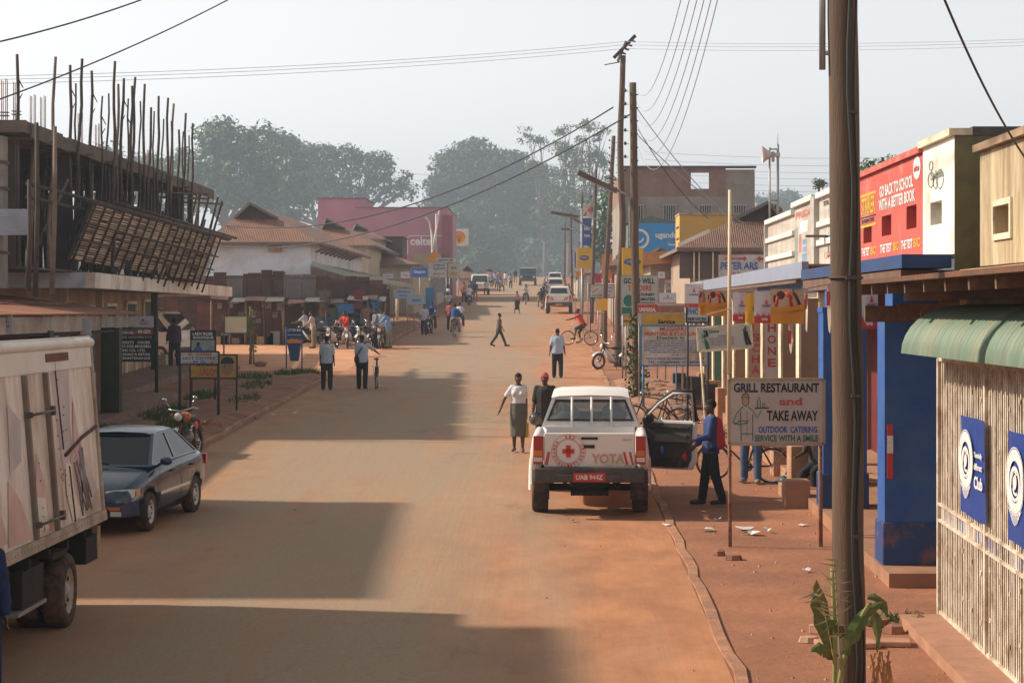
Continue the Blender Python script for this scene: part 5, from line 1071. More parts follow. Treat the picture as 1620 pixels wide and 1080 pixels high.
# --- iron sheet market stalls facing the side street
rr = random.Random(33); Ym = 103.0
stalls = [(236, 338, 436, 'stall wall of dark iron sheets behind the minibus'), (338, 392, 432, 'first stall of rust iron sheets beside the canopy end'), (392, 452, 430, 'second iron sheet stall, with paper posters and dark doors'), (452, 520, 434, 'third iron sheet stall, pasted with pale posters'), (520, 585, 440, 'fourth stall draped with hanging clothes'), (585, 612, 446, 'last narrow stall at the street corner')]
for si, (a, b, pt, lb) in enumerate(stalls):
    bld('market_stall', lb, 'market stall', X_((a+b)/2, Ym), Ym, group='iron sheet stalls along the side street')
    x = X_(a, Ym); xe = X_(b, Ym); i = 0
    while x < xe-.05:
        w = min(rr.uniform(.5, .85), xe-x); zt_ = zw(pt+rr.uniform(-4, 5), Ym); zm = gz(Ym)+rr.uniform(1.9, 2.2); c = rr.choice([0, 0, 1, 2]); yy = Ym+.02*(i % 3)
        mb = MB(); mb.bx(x+.004, x+w-.004, yy, yy+.04, gz(Ym)-.05, zm, c); part('door' if i % 3 == 1 else 'sheet_panel', mb, [IRON, mat('dark_iron_sheet', (.075, .045, .04), .9, .3, 2), mat('grey_iron_sheet', (.14, .13, .13), .8, .2, 2)])
        mb = MB(); mb.bx(x+.006, x+w-.006, yy-.05, yy-.01, zm+.03, zt_, (c+1) % 3); part('upper_sheet', mb, [IRON, mat('dark_iron_sheet', (1, 1, 1)), mat('grey_iron_sheet', (1, 1, 1))])
        x += w; i += 1
    mb = MB(); mb.slab((X_(a, Ym), Ym+2, zw(pt, Ym)-.2), (X_(a, Ym), Ym-.1, zw(pt+5, Ym)), (xe-.01, Ym-.1, zw(pt+5, Ym)), (xe-.01, Ym+2, zw(pt, Ym)-.2), .03); part('roof', mb, IRON)
    if si:
        mb = MB(); n_s = max(2, int((xe-X_(a, Ym))/.9)); w_s = (xe-X_(a, Ym))/n_s
        for q_ in range(n_s):
            xx = X_(a, Ym)+q_*w_s; dz = rr.uniform(-.12, .12); mb.slab((xx, Ym-.1, gz(Ym)+2.25+dz), (xx, Ym-1.15, gz(Ym)+2.0+dz*1.4), (xx+w_s*1.02, Ym-1.15, gz(Ym)+2.0+dz*.5), (xx+w_s*1.02, Ym-.1, gz(Ym)+2.25+dz), .02, q_ % 2)
        part('awning_sheet', mb, [IRON, mat('grey_iron_sheet', (1, 1, 1))])
        for q_ in range(n_s+1):
            xx = X_(a, Ym)+q_*w_s; mb = MB(); mb.bar((xx+.03, Ym-1.0, gz(Ym)-.1), (xx+rr.uniform(-.06, .06), Ym-1.0, gz(Ym)+2.02), .04, .035, 6); part('post', mb, STICK if q_ % 2 else STICK2)
        for q_ in range(n_s*2):
            xx = rr.uniform(X_(a, Ym)+.2, xe-.2); s_ = rr.uniform(.15, .35); mb = MB(); mb.bx(xx-s_*.7, xx+s_*.7, Ym-.7, Ym-.25, gz(Ym), gz(Ym)+s_*rr.uniform(.8, 2)); part('goods_box', mb, [mat('tan_carton', (.4, .25, .15)), STICK2, IRON, mat('cloth_pale_grey', (.25, .24, .25))][q_ % 4])
    mb = MB(); mb.bx(X_(a, Ym)+.01, xe-.01, Ym+1.9, Ym+2, gz(Ym), zw(pt, Ym)-.3); part('back_wall', mb, IRON)
for i in range(18):
    px = 348+i*8.6+rr.uniform(-2, 2); w, h = rr.uniform(.12, .3), rr.uniform(.15, .5); z = gz(Ym)+rr.uniform(.9, 2.1); xx = X_(px, Ym)
    mb = MB(); mb.bx(-w/2, w/2, -.005, .005, -h/2, h/2); mb.bx(-w*.3, w*.3, -.009, -.006, h*.15, h*.25, 1); o = mb.build('paper_poster', [mat('dim_paper%d' % (i % 3), [(.26, .23, .23), (.20, .17, .21), (.28, .26, .22)][i % 3], .9, .15), REDL if i % 2 else BLKL]); o.location = (xx, Ym-.08, z)
    tag(o, 'faded paper poster pasted on the iron stalls, %s from the left' % NTH[i], 'poster', 'faded posters pasted on the iron sheet stalls')
CL = [((.15, .17, .22), 'grey blue'), ((.03, .03, .04), 'black'), ((.15, .035, .03), 'dark red'), ((.20, .11, .055), 'ochre'), ((.04, .14, .30), 'bright blue'), ((.25, .24, .25), 'pale grey'), ((.12, .10, .08), 'brown'), ((.06, .10, .06), 'dark green')]
for i in range(22):
    px = 507+i*4.4+rr.uniform(-2, 2); c, cn = CL[(i*3) % 8]; w, h = rr.uniform(.45, .62), rr.uniform(.6, 1.0); z = gz(102)+rr.choice([1.3, 1.7, 2.1, 2.5]); mb = MB(); n = 5
    prof = [(-.5, 1), (-.5, .72), (-.32, .7), (-.34, 0), (.34, 0), (.32, .7), (.5, .72), (.5, 1), (.15, 1.02), (-.15, 1.02)]
    mb.prism([(a*w, b*h-h) for a, b in prof], 'xz', -.03, .03)
    o = mb.build('hanging_garment', mat('cloth_'+cn.replace(' ', '_'), c, .95, .2, 5)); o.location = (X_(px, 102.4), 102.4-.2*(i % 3), z)
    tag(o, '%s garment hanging on the stalls, %s from the left' % (cn, NTH[i]), 'garment', 'garments hanging before the corner stalls')
mb = MB(); mb.bx(-.36, .36, -.03, .03, 0, .42); o = mb.build('hanging_cloth', mat('cloth_bright_blue', (1, 1, 1))); o.location = (X_(547, 101), 101, gz(101)+1.5); tag(o, 'bright blue cloth spread at waist height on the corner stall', 'cloth', )
# signs on the left verge
TRB = mat('bright_cream_board', (.85, .80, .66), .6, .03); n_ = TRB.node_tree.nodes; tl_ = n_.new('ShaderNodeBsdfTranslucent'); tl_.inputs[0].default_value = (.9, .84, .66, 1); mx_ = n_.new('ShaderNodeMixShader'); mx_.inputs[0].default_value = .6
TRB.node_tree.links.new(n_['Principled BSDF'].outputs[0], mx_.inputs[1]); TRB.node_tree.links.new(tl_.outputs[0], mx_.inputs[2]); TRB.node_tree.links.new(mx_.outputs[0], n_['Material Output'].inputs[0])
BD = mat('black_board', (.035, .035, .045), .7, .1)
sign('black garments board with white capitals on a single right post', (172, 527, 243, 571), 62.5, BD, [('WINNIE GARMENTS', .04, .82, .92, .13, 4), ('GARMENTS   SHOES', .08, .62, .84, .10, 4), ('AGENTS FOR MODERN', .06, .48, .88, .10, 4), ('SYSTEMS CO. LTD.', .08, .34, .75, .09, 4), ('WHOLESALE & RETAIL', .04, .20, .9, .09, 4), ('FOR MAINTENANCE', .08, .06, .85, .09, 4)], [(247, 484, .05)], mat('black_post', (.03, .03, .03), .7))
sign('small red and white board above the black garments board', (192, 519, 243, 530), 62.3, mat('dull_red_board', (.38, .05, .05), .7), [('AIRTEL', .03, .2, .36, .6, 4), ('we care', .5, .25, .4, .5, 4)], [(247, 484, .05)], mat('black_post', (.03, .03, .03)))
sign('white board with red number and blue words on two tall black posts', (285, 556, 346, 576), 55.2, BRD, [('K 2,000', .22, .64, .6, .26, 1), ('HOT CENTRE', .08, .36, .84, .22, 2), ('PUB', .34, .06, .34, .22, 2)], [(284, 556, .035), (345, 556, .035)], mat('black_post', (.03, .03, .03)), extra=lambda mb, w, h, z, y: (arrow(mb, -w*.42, -w*.2, z+h*.15, .03, y, 1), arrow(mb, w*.24, w*.38, z+h*.15, .03, y, 1)))
def face(mb, w, h, z, y):
    mb.add([(w*.30+.13*w*cos(R(20*i)), y, z+h*.48+.36*h*sin(R(20*i))) for i in range(18)], [tuple(range(18))], 6)
    mb.add([(w*.30+.15*w*cos(R(18*i)), y-.002, z+h*.62+.3*h*sin(R(18*i))) for i in range(11)], [tuple(range(11))], 0)
    for dx in (-.05, .05): mb.add([(w*(.30+dx)+.02*w*cos(R(60*i)), y-.004, z+h*.52+.03*h*sin(R(60*i))) for i in range(6)], [tuple(range(6))], 0)
    mb.quad((w*.26, y-.004, z+h*.3), (w*.34, y-.004, z+h*.3), (w*.33, y-.004, z+h*.34), (w*.27, y-.004, z+h*.34), 1)
sign('yellow barber board with a painted head, low on four legs', (301, 561, 375, 598), 57.6, mat('dull_yellow_board', (.48, .30, .05), .7, .12), [('BARBERS', .14, .52, .46, .26, 0), ('SALON', .20, .12, .42, .28, 1)], [(301, 562, .025), (374, 562, .025)], mat('black_post', (.03, .03, .03)), mats=[BLKL, REDL, BLUEL, GREENL, WHTL, YELP, mat('painted_skin', (.30, .2, .13), .8)], extra=face)
sign('dark board over a pale picture panel advertising a lady boutique', (302, 523, 341, 560), 61, mat('greenish_picture_board', (.28, .34, .33), .7, .2), [('LADY ROSE', .08, .80, .8, .13, 4), ('BOUTIQUE', .1, .64, .82, .12, 4)], [(303, 545), (340, 545)], mat('black_post', (.03, .03, .03)),
     extra=lambda mb, w, h, z, y: (mb.quad((-w/2, y+.004, z+h*.6), (w/2, y+.004, z+h*.6), (w/2, y+.004, z+h), (-w/2, y+.004, z+h), 0), mb.ball((-w*.2, y, z+h*.15), (w*.18, .01, h*.2), 8, 2), mb.ball((w*.2, y, z+h*.1), (w*.12, .01, h*.12), 8, 2), mb.ball((-w*.2, y, z+h*.42), (w*.08, .01, h*.1), 8, 0)))
sign('blank cream board glowing in the sun on a thin post', (355, 500, 391, 527), 81, TRB, (), [(354, 500, .03)], mat('dim_green_frame', (.13, .16, .10), .8), thick=.003)
sign('pale blue board among the far left signs', (622, 457, 655, 472), 122, mat('pale_blue_board', (.4, .48, .54)), [('GENERAL', .15, .6, .7, .2, 2), ('SHOP', .3, .2, .4, .2, 2)], [(623, 457), (655, 457)], STEEL)
sign('low pale blue board just right of the other pale blue board', (643, 468, 672, 482), 119, mat('pale_blue_board', (.4, .48, .54)), [('motors', .3, .35, .5, .4, 2)], [(645, 470), (671, 470)], STEEL)
sign('bright blue tilted board with white logo words', (651, 423, 677, 439), 140, mat('cobalt_board', (.04, .14, .50), .6), [('Gapco', .12, .35, .74, .4, 4)], [(664, 430)], STEEL)
sign('white board with two black words near the orange disc', (678, 416, 707, 439), 150, BRD, [('KAMPALA', .3, .78, .6, .14, 0), ('LUCKY', .3, .54, .6, .16, 0), ('centre', .25, .2, .6, .14, 1)], [(680, 430), (706, 430)], STEEL)
sign('thin white board strip above the tan board', (688, 408, 722, 415), 156, BRD, [('SERVICES', .15, .25, .7, .5, 0)], [(705, 412)], STEEL)
sign('tan board right of the two word white board', (709, 417, 727, 439), 155, TANB, [('BAR', .25, .6, .5, .2, 3), ('GRILL', .2, .2, .6, .2, 1)], [(711, 430), (725, 430)], STEEL)
sign('grey notice boards row under the white board', (682, 441, 706, 462), 151, mat('grey_notice', (.3, .3, .32), .8, .2, 2), (), [(683, 441), (705, 441)], STEEL)
for a, b, c, d, Y, lb in ((606, 433, 622, 443, 128, 'white and red flag poster under the green fascia, left one'), (634, 430, 648, 443, 138, 'white and red flag poster under the green fascia, right one')):
    sign(lb, (a, b, c, d), Y, mat('poster_white', (1, 1, 1)), [('WARID', .2, .5, .6, .16, 2)], [], None, name='poster', cat='poster', thick=.02, extra=lambda mb, w, h, z, y: mb.quad((-w/2, y+.003, z), (w/2, y+.003, z), (w/2, y+.003, z+h*.22), (-w/2, y+.003, z+h*.22), 1))
mb = MB(); mb.bx(-.28, .28, -.1, .1, 0, 1.9); o = mb.build('blue_door', mat('bright_blue_door', (.05, .22, .45), .7)); o.location = GX(680, 150); tag(o, 'bright blue door standing below the far left boards', 'door')
def shell(mb, w, h, z, y):
    q = 20; mb.add([(.33*w*cos(R(180*i/q)), y, z+h*.47+.36*h*sin(R(180*i/q))) for i in range(q+1)]+[(-.27*w, y, z+h*.28), (-.14*w, y, z+h*.14), (.14*w, y, z+h*.14), (.27*w, y, z+h*.28)], [tuple(range(q+5))], 5)
    mb.path([(.33*w*cos(R(180*i/q)), y, z+h*.47+.36*h*sin(R(180*i/q))) for i in range(q+1)], .04, 4, 1)
    for i in range(5): a = R(35+27.5*i); mb.path([(0, y, z+h*.2), (.3*w*cos(a), y, z+h*.45+.33*h*sin(a))], .035, 4, 1)
sign('white square fuel station sign with a yellow and red emblem', (712, 362, 741, 389), 215, WHITE, (), [(714, 362, .12)], None, thick=.4, extra=shell, name='fuel_sign', mats=[BLKL, mat('shell_red', (.6, .10, .02), .6), BLUEL, GREENL, WHTL, mat('shell_yellow', (.75, .42, .03), .6)])
mb = MB(); o = GX(683, 160); mb.bar(P(684, 402, 160)-o, P(695, 333, 160)-o, .08, .06); mb.bar(P(690, 402, 160)-o, P(690, 338, 160)-o, .05); st = mb.build('mast_pair', WHITE); st.location = o; tag(st, 'two crossing thin white masts above the orange disc', 'mast')
t = thing('street_lamp', 'curved white street lamp left of the crossing masts', 'street lamp', GX(684, 158)); o = Vector(t.location); mb = MB(); mb.path([Vector((0, 0, 0)), P(684, 400, 158)-o, P(683, 370, 158)-o, P(679, 350, 158)-o, P(672, 342, 158)-o], .07, 6); mb.build('post', WHITE, t); mb = MB(); mb.beam(P(673, 343, 158)-o, P(668, 339, 158)-o, .3, .15); mb.build('lamp_head', STEEL, t)
mb = MB(); mb.lathe([(0, 0), (.42, 0), (.42, .3), (0, .3)], (0, 0, 0), 'Y', 18, 0, False); o = mb.build('disc_sign', ORANGEP); o.location = P(687, 408, 157); tag(o, 'round orange disc sign at the foot of the crossing masts', 'sign')
# steel frame litter bin
t = thing('litter_bin', 'blue swinging litter bin in a frame with a message panel', 'litter bin', G(466, 583)); BM = mat('dim_blue_bin', (.02, .08, .22), .6, .1)
mb = MB(); s = 43.7*1.02; 
for x in (-.3, .27): mb.bar((x, 0, -.05), (x, 0, 1.5), .025)
mb.build('frame', BM, t); mb = MB(); mb.bx(-.3, .3, -.03, 0, 1.1, 1.5); mb.text('LITTER BIN', (-.24, -.035, 1.36), (1, 0, 0), (0, 0, 1), .48, .09, 1); mb.text('Keep our town clean', (-.24, -.035, 1.2), (1, 0, 0), (0, 0, 1), .48, .06, 1); mb.build('message_panel', [BM, WHTL], t)
mb = MB(); mb.add([(a*(.24 if z > .5 else .14), b*(.2 if z > .5 else .13), z) for z in (.28, .92) for a, b in ((-1, -1), (1, -1), (1, 1), (-1, 1))], [(3, 2, 1, 0), (0, 1, 5, 4), (1, 2, 6, 5), (2, 3, 7, 6), (3, 0, 4, 7)]); mb.bx(-.24, .24, -.21, -.205, .93, 1.06, 1); mb.build('bucket', [BM, ORANGEP], t)
# small upright things by the first stall
for (px, py, s, lb) in ((316, 590, .7, 'cream box on the kerb beside the man in purple'),):
    p = GX(262, 79.5); mb = MB(); mb.bx(-.3, .3, -.2, .2, 0, .42); o = mb.build('crate', mat('cream_crate', (.5, .42, .3), .9), bevel=.02); o.location = (p.x-.25, p.y, p.z+.15); tag(o, lb, 'crate')
# offscreen neighbours on the left (their roofs shade the road)
for (ya, yb, h, x, lb) in ((6, 26.6, 9.0, -12.2, 'tall plain shop house left of the camera'), (28.7, 38.6, 7.4, -12.9, 'lower plain shop house left of the camera')):
    bld('shop_house', lb, 'shop house', x-4, (ya+yb)/2); mb = MB(); mb.bx(x-8, x, ya, yb, gz(ya)-1, gz(ya)+h); part('wall', mb, WALLB); mb = MB(); mb.bx(x-8.2, x+.2, ya-.2, yb+.2, gz(ya)+h+.003, gz(ya)+h+.15); part('coping', mb, CONC)
# ================================================================= TREES
LEAFM = [mat('leaf_dark', (.04, .088, .032), .75, .35, .25), mat('leaf_mid', (.07, .14, .045), .75, .35, .25), mat('leaf_olive', (.10, .155, .055), .75, .35, .3)]
BARK = mat('tree_bark', (.13, .10, .08), .95, .25, 2, bump=.3)
def leafmesh(blobs, n_clump, per, leaf, seed, hollow=.55, spread=1., flat=.7):
    """clumps of leaf sized faces spread through ellipsoids (cx,cy,cz,rx,ry,rz)"""
    rg = np.random.RandomState(seed); B = np.array(blobs, float); vol = (B[:, 3]*B[:, 4]*B[:, 5])**.72; pr = vol/vol.sum()
    idx = rg.choice(len(B), n_clump, p=pr); d = rg.normal(size=(n_clump, 3)); d /= np.linalg.norm(d, axis=1)[:, None]
    rad = (hollow+(1-hollow)*rg.rand(n_clump)**.7)[:, None]; cen = B[idx, :3]+d*rad*B[idx, 3:6]
    cs = rg.uniform(.6, 1.35, n_clump)
    c = np.repeat(cen, per, 0); s = np.repeat(cs, per); N = len(c)
    off3 = rg.normal(size=(N, 3)); off3 /= np.maximum(np.linalg.norm(off3, axis=1)[:, None], .01); off3 *= (rg.rand(N)**.4)[:, None]; off3[:, 2] *= .6
    c = c+off3*(s*leaf*2.4*spread)[:, None]
    nrm = off3+np.array([0, 0, .7])+rg.normal(size=(N, 3))*.5; nrm /= np.linalg.norm(nrm, axis=1)[:, None]
    u = np.cross(nrm, rg.normal(size=(N, 3))); u /= np.linalg.norm(u, axis=1)[:, None]; v = np.cross(nrm, u)
    sz = (leaf*rg.uniform(.3, 1.05, N))[:, None]; u = u*sz; v = v*sz*flat
    V = np.stack([c-u, c-v*.8, c+u, c+v], 1).reshape(-1, 3)
    return V, N
def mesh_quads(name, V, N, material, parent=None):
    me = bpy.data.meshes.new(name); me.vertices.add(4*N); me.vertices.foreach_set('co', V.ravel().astype(np.float32)); me.loops.add(4*N); me.loops.foreach_set('vertex_index', np.arange(4*N, dtype=np.int32))
    me.polygons.add(N); me.polygons.foreach_set('loop_start', np.arange(0, 4*N, 4, dtype=np.int32)); me.polygons.foreach_set('loop_total', np.full(N, 4, dtype=np.int32)); me.materials.append(material); me.update(calc_edges=True); me.validate()
    o = bpy.data.objects.new(name, me); C.objects.link(o)
    if parent: o.parent = parent
    return o
def tree(label, base_px, Y, blobs, seed, leaf=.45, dens=1., m=1, trunk=.45, hollow=.55, group=None, lean=0):
    """blobs in photo pixels: (cx, cy, rx, ry)"""
    k_ = 2.15 if Y >= 230 and label[:4] != 'pale' else 1.; Y = Y*k_; leaf *= k_; trunk *= k_; sc = Y/F; bx_ = X_(base_px, Y); z0 = gz(Y); rr = random.Random(seed)
    t = thing('tree', label, 'tree', (bx_, Y, z0), 0, group); L3 = []
    for (cx, cy, rx, ry) in blobs: L3.append((X_(cx, Y)-bx_, rr.uniform(-.35, .35)*rx*sc, zw(cy, Y)-z0, rx*sc, max(rx, ry)*sc*.8, ry*sc))
    area = sum(b[3]*b[5] for b in L3); nc = int(area/k_**2*dens*6.5/(leaf/k_*2)**.5)+20
    V, N = leafmesh(L3, nc, 36, leaf*.72, seed, hollow, 1.6); mesh_quads('crown', V, N, LEAFM[m], t)
    mb = MB(); fork = min(b[2]-b[5]*.6 for b in L3); fork = max(fork, 2); top = Vector((lean, 0, fork*.75)); mb.path([(0, 0, -.5), (lean*.3, 0, fork*.3), top], trunk, 8, rs=[trunk*1.25, trunk, trunk*.8])
    for b in L3:
        e = Vector(b[:3]); mid = top.lerp(e, .5)+Vector((rr.uniform(-.6, .6), rr.uniform(-.6, .6), rr.uniform(-.2, .8))); mb.path([top, mid, e], trunk*.4, 5, rs=[trunk*.6, trunk*.35, trunk*.12])
        for k in range(4): a = mid.lerp(e, rr.random()); q = e+Vector((rr.uniform(-1, 1)*b[3]*.8, rr.uniform(-1, 1)*b[4]*.5, rr.uniform(-.5, .9)*b[5])); mb.path([a, a.lerp(q, .5)+Vector((0, 0, .3)), q], trunk*.1, 4, rs=[trunk*.25, trunk*.14, .03])
    mb.build('trunk', BARK, t); return t
tree('tall bright topped tree just right of the timber poles', 355, 240, [(345, 215, 28, 28), (372, 232, 36, 26), (330, 262, 34, 30), (375, 275, 42, 32), (420, 262, 26, 28), (345, 305, 40, 30), (400, 310, 40, 28), (300, 280, 18, 26)], 1, .5, 1.25, 1)
tree('tree with two small crowns on bare limbs right of the tallest left one', 450, 262, [(425, 215, 22, 18), (450, 232, 26, 20), (460, 265, 30, 26), (435, 295, 32, 24), (470, 305, 34, 24), (448, 330, 40, 18)], 2, .5, 1.1, 1)
tree('wide flat topped spreading tree over the pink building', 560, 290, [(500, 245, 30, 16), (545, 248, 34, 16), (592, 258, 30, 16), (625, 283, 28, 17), (648, 298, 14, 13), (520, 275, 30, 20), (570, 285, 32, 18), (490, 295, 30, 24), (540, 310, 36, 18), (600, 308, 30, 14)], 3, .45, .95, 0, .7)
tree('hazy tree filling the gap behind the two small crowned tree', 500, 330, [(480, 240, 24, 14), (470, 290, 40, 30), (520, 300, 30, 22), (400, 300, 40, 30), (300, 300, 40, 25)], 4, .5, 1., 0)
tree('low hazy tree seen between the timber poles', 190, 260, [(160, 245, 24, 14), (195, 255, 30, 18), (230, 265, 26, 16), (262, 270, 24, 26), (288, 250, 18, 22), (200, 290, 60, 24), (270, 320, 40, 30), (250, 350, 50, 24)], 5, .5, 1., 1)
tree('huge dark dome shaped tree in the middle of the far end', 770, 330, [(752, 238, 34, 18), (712, 262, 32, 22), (700, 292, 26, 20), (750, 268, 44, 30), (800, 260, 34, 20), (835, 280, 34, 20), (790, 298, 50, 32), (735, 310, 44, 30), (852, 308, 30, 28), (700, 330, 32, 28), (770, 342, 56, 36), (828, 345, 40, 30), (865, 275, 16, 12)], 6, .55, 1.5, 0, 1.0, .5)
tree('thin sparse gum tree just right of the dark dome', 862, 300, [(838, 215, 18, 16), (856, 228, 14, 12), (848, 262, 16, 14), (872, 300, 18, 18), (862, 340, 20, 24)], 7, .32, .62, 2, .3, .2)
tree('tallest sparse gum tree left of the wooden poles', 932, 262, [(932, 200, 16, 15), (950, 214, 17, 15), (920, 222, 14, 14), (940, 244, 20, 16), (958, 262, 12, 16), (925, 270, 16, 16), (945, 292, 18, 18), (930, 320, 18, 20)], 8, .30, .62, 2, .3, .2)
tree('feathery gum tree between the two sparse ones', 900, 280, [(895, 212, 14, 15), (888, 236, 18, 17), (905, 250, 20, 18), (895, 280, 22, 20), (912, 300, 20, 22), (885, 315, 24, 22), (905, 345, 26, 24)], 9, .34, .95, 2, .35, .3)
tree('hazy low tree along the far left of the road end', 735, 310, [(720, 350, 30, 24), (742, 372, 24, 22), (760, 398, 24, 20), (715, 390, 20, 24), (790, 385, 30, 26)], 10, .5, 1.2, 1)
tree('olive bush by the roadside beyond the fuel sign', 770, 290, [(762, 402, 20, 16), (785, 410, 16, 14), (750, 416, 16, 14)], 11, .4, 1.2, 2)
tree('hazy trees closing the road end in the middle', 840, 365, [(820, 375, 34, 30), (860, 370, 34, 34), (895, 365, 30, 34), (840, 410, 34, 24), (880, 408, 32, 24), (800, 415, 24, 18), (905, 405, 24, 24), (920, 370, 22, 26), (870, 340, 30, 20)], 12, .6, 1.3, 0)
tree('light green hazy tree at the right of the road end', 875, 350, [(868, 430, 14, 12), (885, 422, 14, 12), (872, 415, 14, 10)], 13, .5, 1.1, 2)
tree('pale tree between the sparse gums and the poles', 965, 230, [(955, 320, 14, 22), (970, 300, 12, 20), (960, 350, 16, 24), (945, 385, 18, 24), (965, 400, 14, 20)], 14, .4, .8, 1)
tree('green tree crown peeping over the red parapet', 1392, 120, [(1385, 268, 22, 14), (1405, 262, 18, 11), (1372, 285, 16, 14), (1400, 290, 26, 16), (1420, 300, 12, 14)], 15, .22, 1.6, 1, .3)
tree('small bare shrub top above the white parapets', 1297, 150, [(1297, 292, 6, 8), (1291, 286, 4, 4), (1304, 290, 4, 5)], 16, .12, .35, 2, .12, .1)
tree('far blue green tree right of the brick ruin', 1215, 420, [(1207, 320, 12, 10), (1240, 312, 18, 12), (1222, 328, 24, 12), (1255, 322, 16, 12), (1275, 335, 18, 14)], 17, .6, 1.2, 1)
# sapling on the left verge
sp = thing('sapling', 'slim leafy sapling beside the blank cream board', 'sapling', G(396, 576)); mb = MB(); mb.path([(0, 0, -.1), (.03, 0, .8), (-.02, 0, 2.2)], .05, 6, rs=[.06, .05, .02]); mb.path([(.14, 0, -.1), (.1, 0, 1), (.14, 0, 1.9)], .03, 5, rs=[.03, .03, .01]); mb.build('stem', mat('sapling_stem', (.2, .17, .1), .9), sp)
V, N = leafmesh([(0, 0, 1.5, .3, .3, .7), (.05, 0, .8, .25, .2, .4), (0, 0, 2.0, .2, .2, .3)], 40, 8, .07, 3, .2); mesh_quads('leaves', V, N, mat('sapling_leaf', (.16, .19, .06), .8, .3, 3), sp)
# far wood closing the view, one mass
blobs = []; rr = random.Random(77)
for i in range(46): px = -100+i*46+rr.uniform(-15, 15); blobs.append((X_(px, 720)*1.0, 720+rr.uniform(-20, 40), gz(400)+rr.uniform(3, 12), rr.uniform(10, 18), 12, rr.uniform(8, 14)))
V, N = leafmesh(blobs, 3600, 14, 1.4, 5, .5); w = mesh_quads('far_wood', V, N, LEAFM[0]); kind(w, 'stuff'); tag(w, 'hazy far wood behind the town', 'wood')
# ================================================================= VEHICLES
TYRE = mat('dusty_tyre', (.045, .035, .03), .9, .2, 6, dirt=(.20, .11, .07), damt=.35)
PAINTW = mat('white_car_paint', (.78, .76, .73), .35, .05, 1.2, dirt=(.50, .36, .27), damt=.2, spec=.5)
PAINTB = mat('dark_blue_car_paint', (.022, .05, .095), .16, .05, 1, dirt=(.10, .085, .075), damt=.15, spec=.7)
GREYPL = mat('dark_grey_plastic', (.07, .065, .06), .75, .15, 3, dirt=(.18, .12, .09), damt=.3)
TAIL = mat('red_tail_lens', (.42, .015, .012), .2, .05, spec=.7); AMB = mat('amber_lens', (.6, .2, .02), .2); CLR = mat('clear_lens', (.62, .62, .58), .12, .05, spec=.8)
SILV = mat('silver_rim', (.42, .42, .42), .4, .1, metal=.5, dirt=(.25, .17, .12), damt=.3)
def wheel(parent, x, y, r, w, rim=None, side=1, name='wheel', spokes=7, hub=.0):
    """axis along X; side=+1: outer face towards +X"""
    s = side; mb = MB(); pr = [(r*.62, -w/2), (r*.93, -w/2), (r, -w*.36), (r, w*.36), (r*.93, w/2), (r*.62, w/2), (r*.62, -w/2)]
    mb.lathe(pr, (x, y, r), 'X', 26); wh = mb.build(name, TYRE, parent)
    mb = MB(); o = s*w/2; mb.lathe([(r*.63, o*.95), (r*.60, o*.8), (r*.52, o*.45), (r*.22, o*.5+hub), (r*.18, o*.8+hub), (0, o*.8+hub)], (x, y, r), 'X', 22)
    for i in range(spokes): a = 2*pi*i/spokes; c = Vector((x+o*.62, y+r*.40*cos(a), r+r*.40*sin(a))); mb.ball(c, (.012, r*.07, r*.07), 6, 1)
    mb.build('rim', [rim or SILV, DARK], wh); return wh
def loft(sts, mb=None, m=0):
    """sts: (y, halfwidth, zbottom, zbelt, zcentre)"""
    mb = mb or MB(); vs = []; fs = []; 
    for (y, w, zb, zt, zc) in sts:
        half = [(0, zb), (.78*w, zb), (.95*w, zb+.06), (w, zb+.22), (w*1.0, zb+.55*(zt-zb)), (.975*w, zt-.10), (.92*w, zt-.015), (.80*w, zt+.02), (.45*w, zc), (0, zc+.01)]
        ring = [(a, b) for a, b in half]+[(-a, b) for a, b in half[-2:0:-1]]
        vs += [(a, y, b) for a, b in ring]; n = len(ring)
    for j in range(len(sts)-1):
        for i in range(n): fs.append((j*n+i, j*n+(i+1) % n, (j+1)*n+(i+1) % n, (j+1)*n+i))
    fs += [tuple(range(n-1, -1, -1)), tuple(range((len(sts)-1)*n, len(sts)*n))]
    mb.add(vs, fs, m, True); return mb
def carve(body, cyl, depthm=DARK):
    """wheel arches: cut cylinders (y,z,r) out of the body along X"""
    cut = MB()
    for (y, z, r) in cyl:
        cut.lathe([(0, -1.2), (r, -1.2), (r, -.55), (0, -.55)], (0, y, z), 'X', 24, 0, False); cut.lathe([(0, .55), (r, .55), (r, 1.2), (0, 1.2)], (0, y, z), 'X', 24, 0, False)
    co = cut.build('cutter', depthm); bm = bmesh.new(); bm.from_mesh(co.data); bmesh.ops.remove_doubles(bm, verts=bm.verts, dist=.0005); bmesh.ops.recalc_face_normals(bm, faces=bm.faces); bm.to_mesh(co.data); bm.free()
    bm = bmesh.new(); bm.from_mesh(body.data); bmesh.ops.recalc_face_normals(bm, faces=bm.faces); bm.to_mesh(body.data); bm.free()
    body.data.materials.append(depthm); par = body.parent; mw = body.matrix_world.copy(); body.parent = None
    md = body.modifiers.new('s', 'SUBSURF'); md.levels = 1; md.render_levels = 1
    md = body.modifiers.new('b', 'BOOLEAN'); md.object = co; md.operation = 'DIFFERENCE'; md.solver = 'EXACT'; md.material_mode = 'TRANSFER' if hasattr(md, 'material_mode') else None
    bake(body); bpy.data.objects.remove(co); body.parent = par
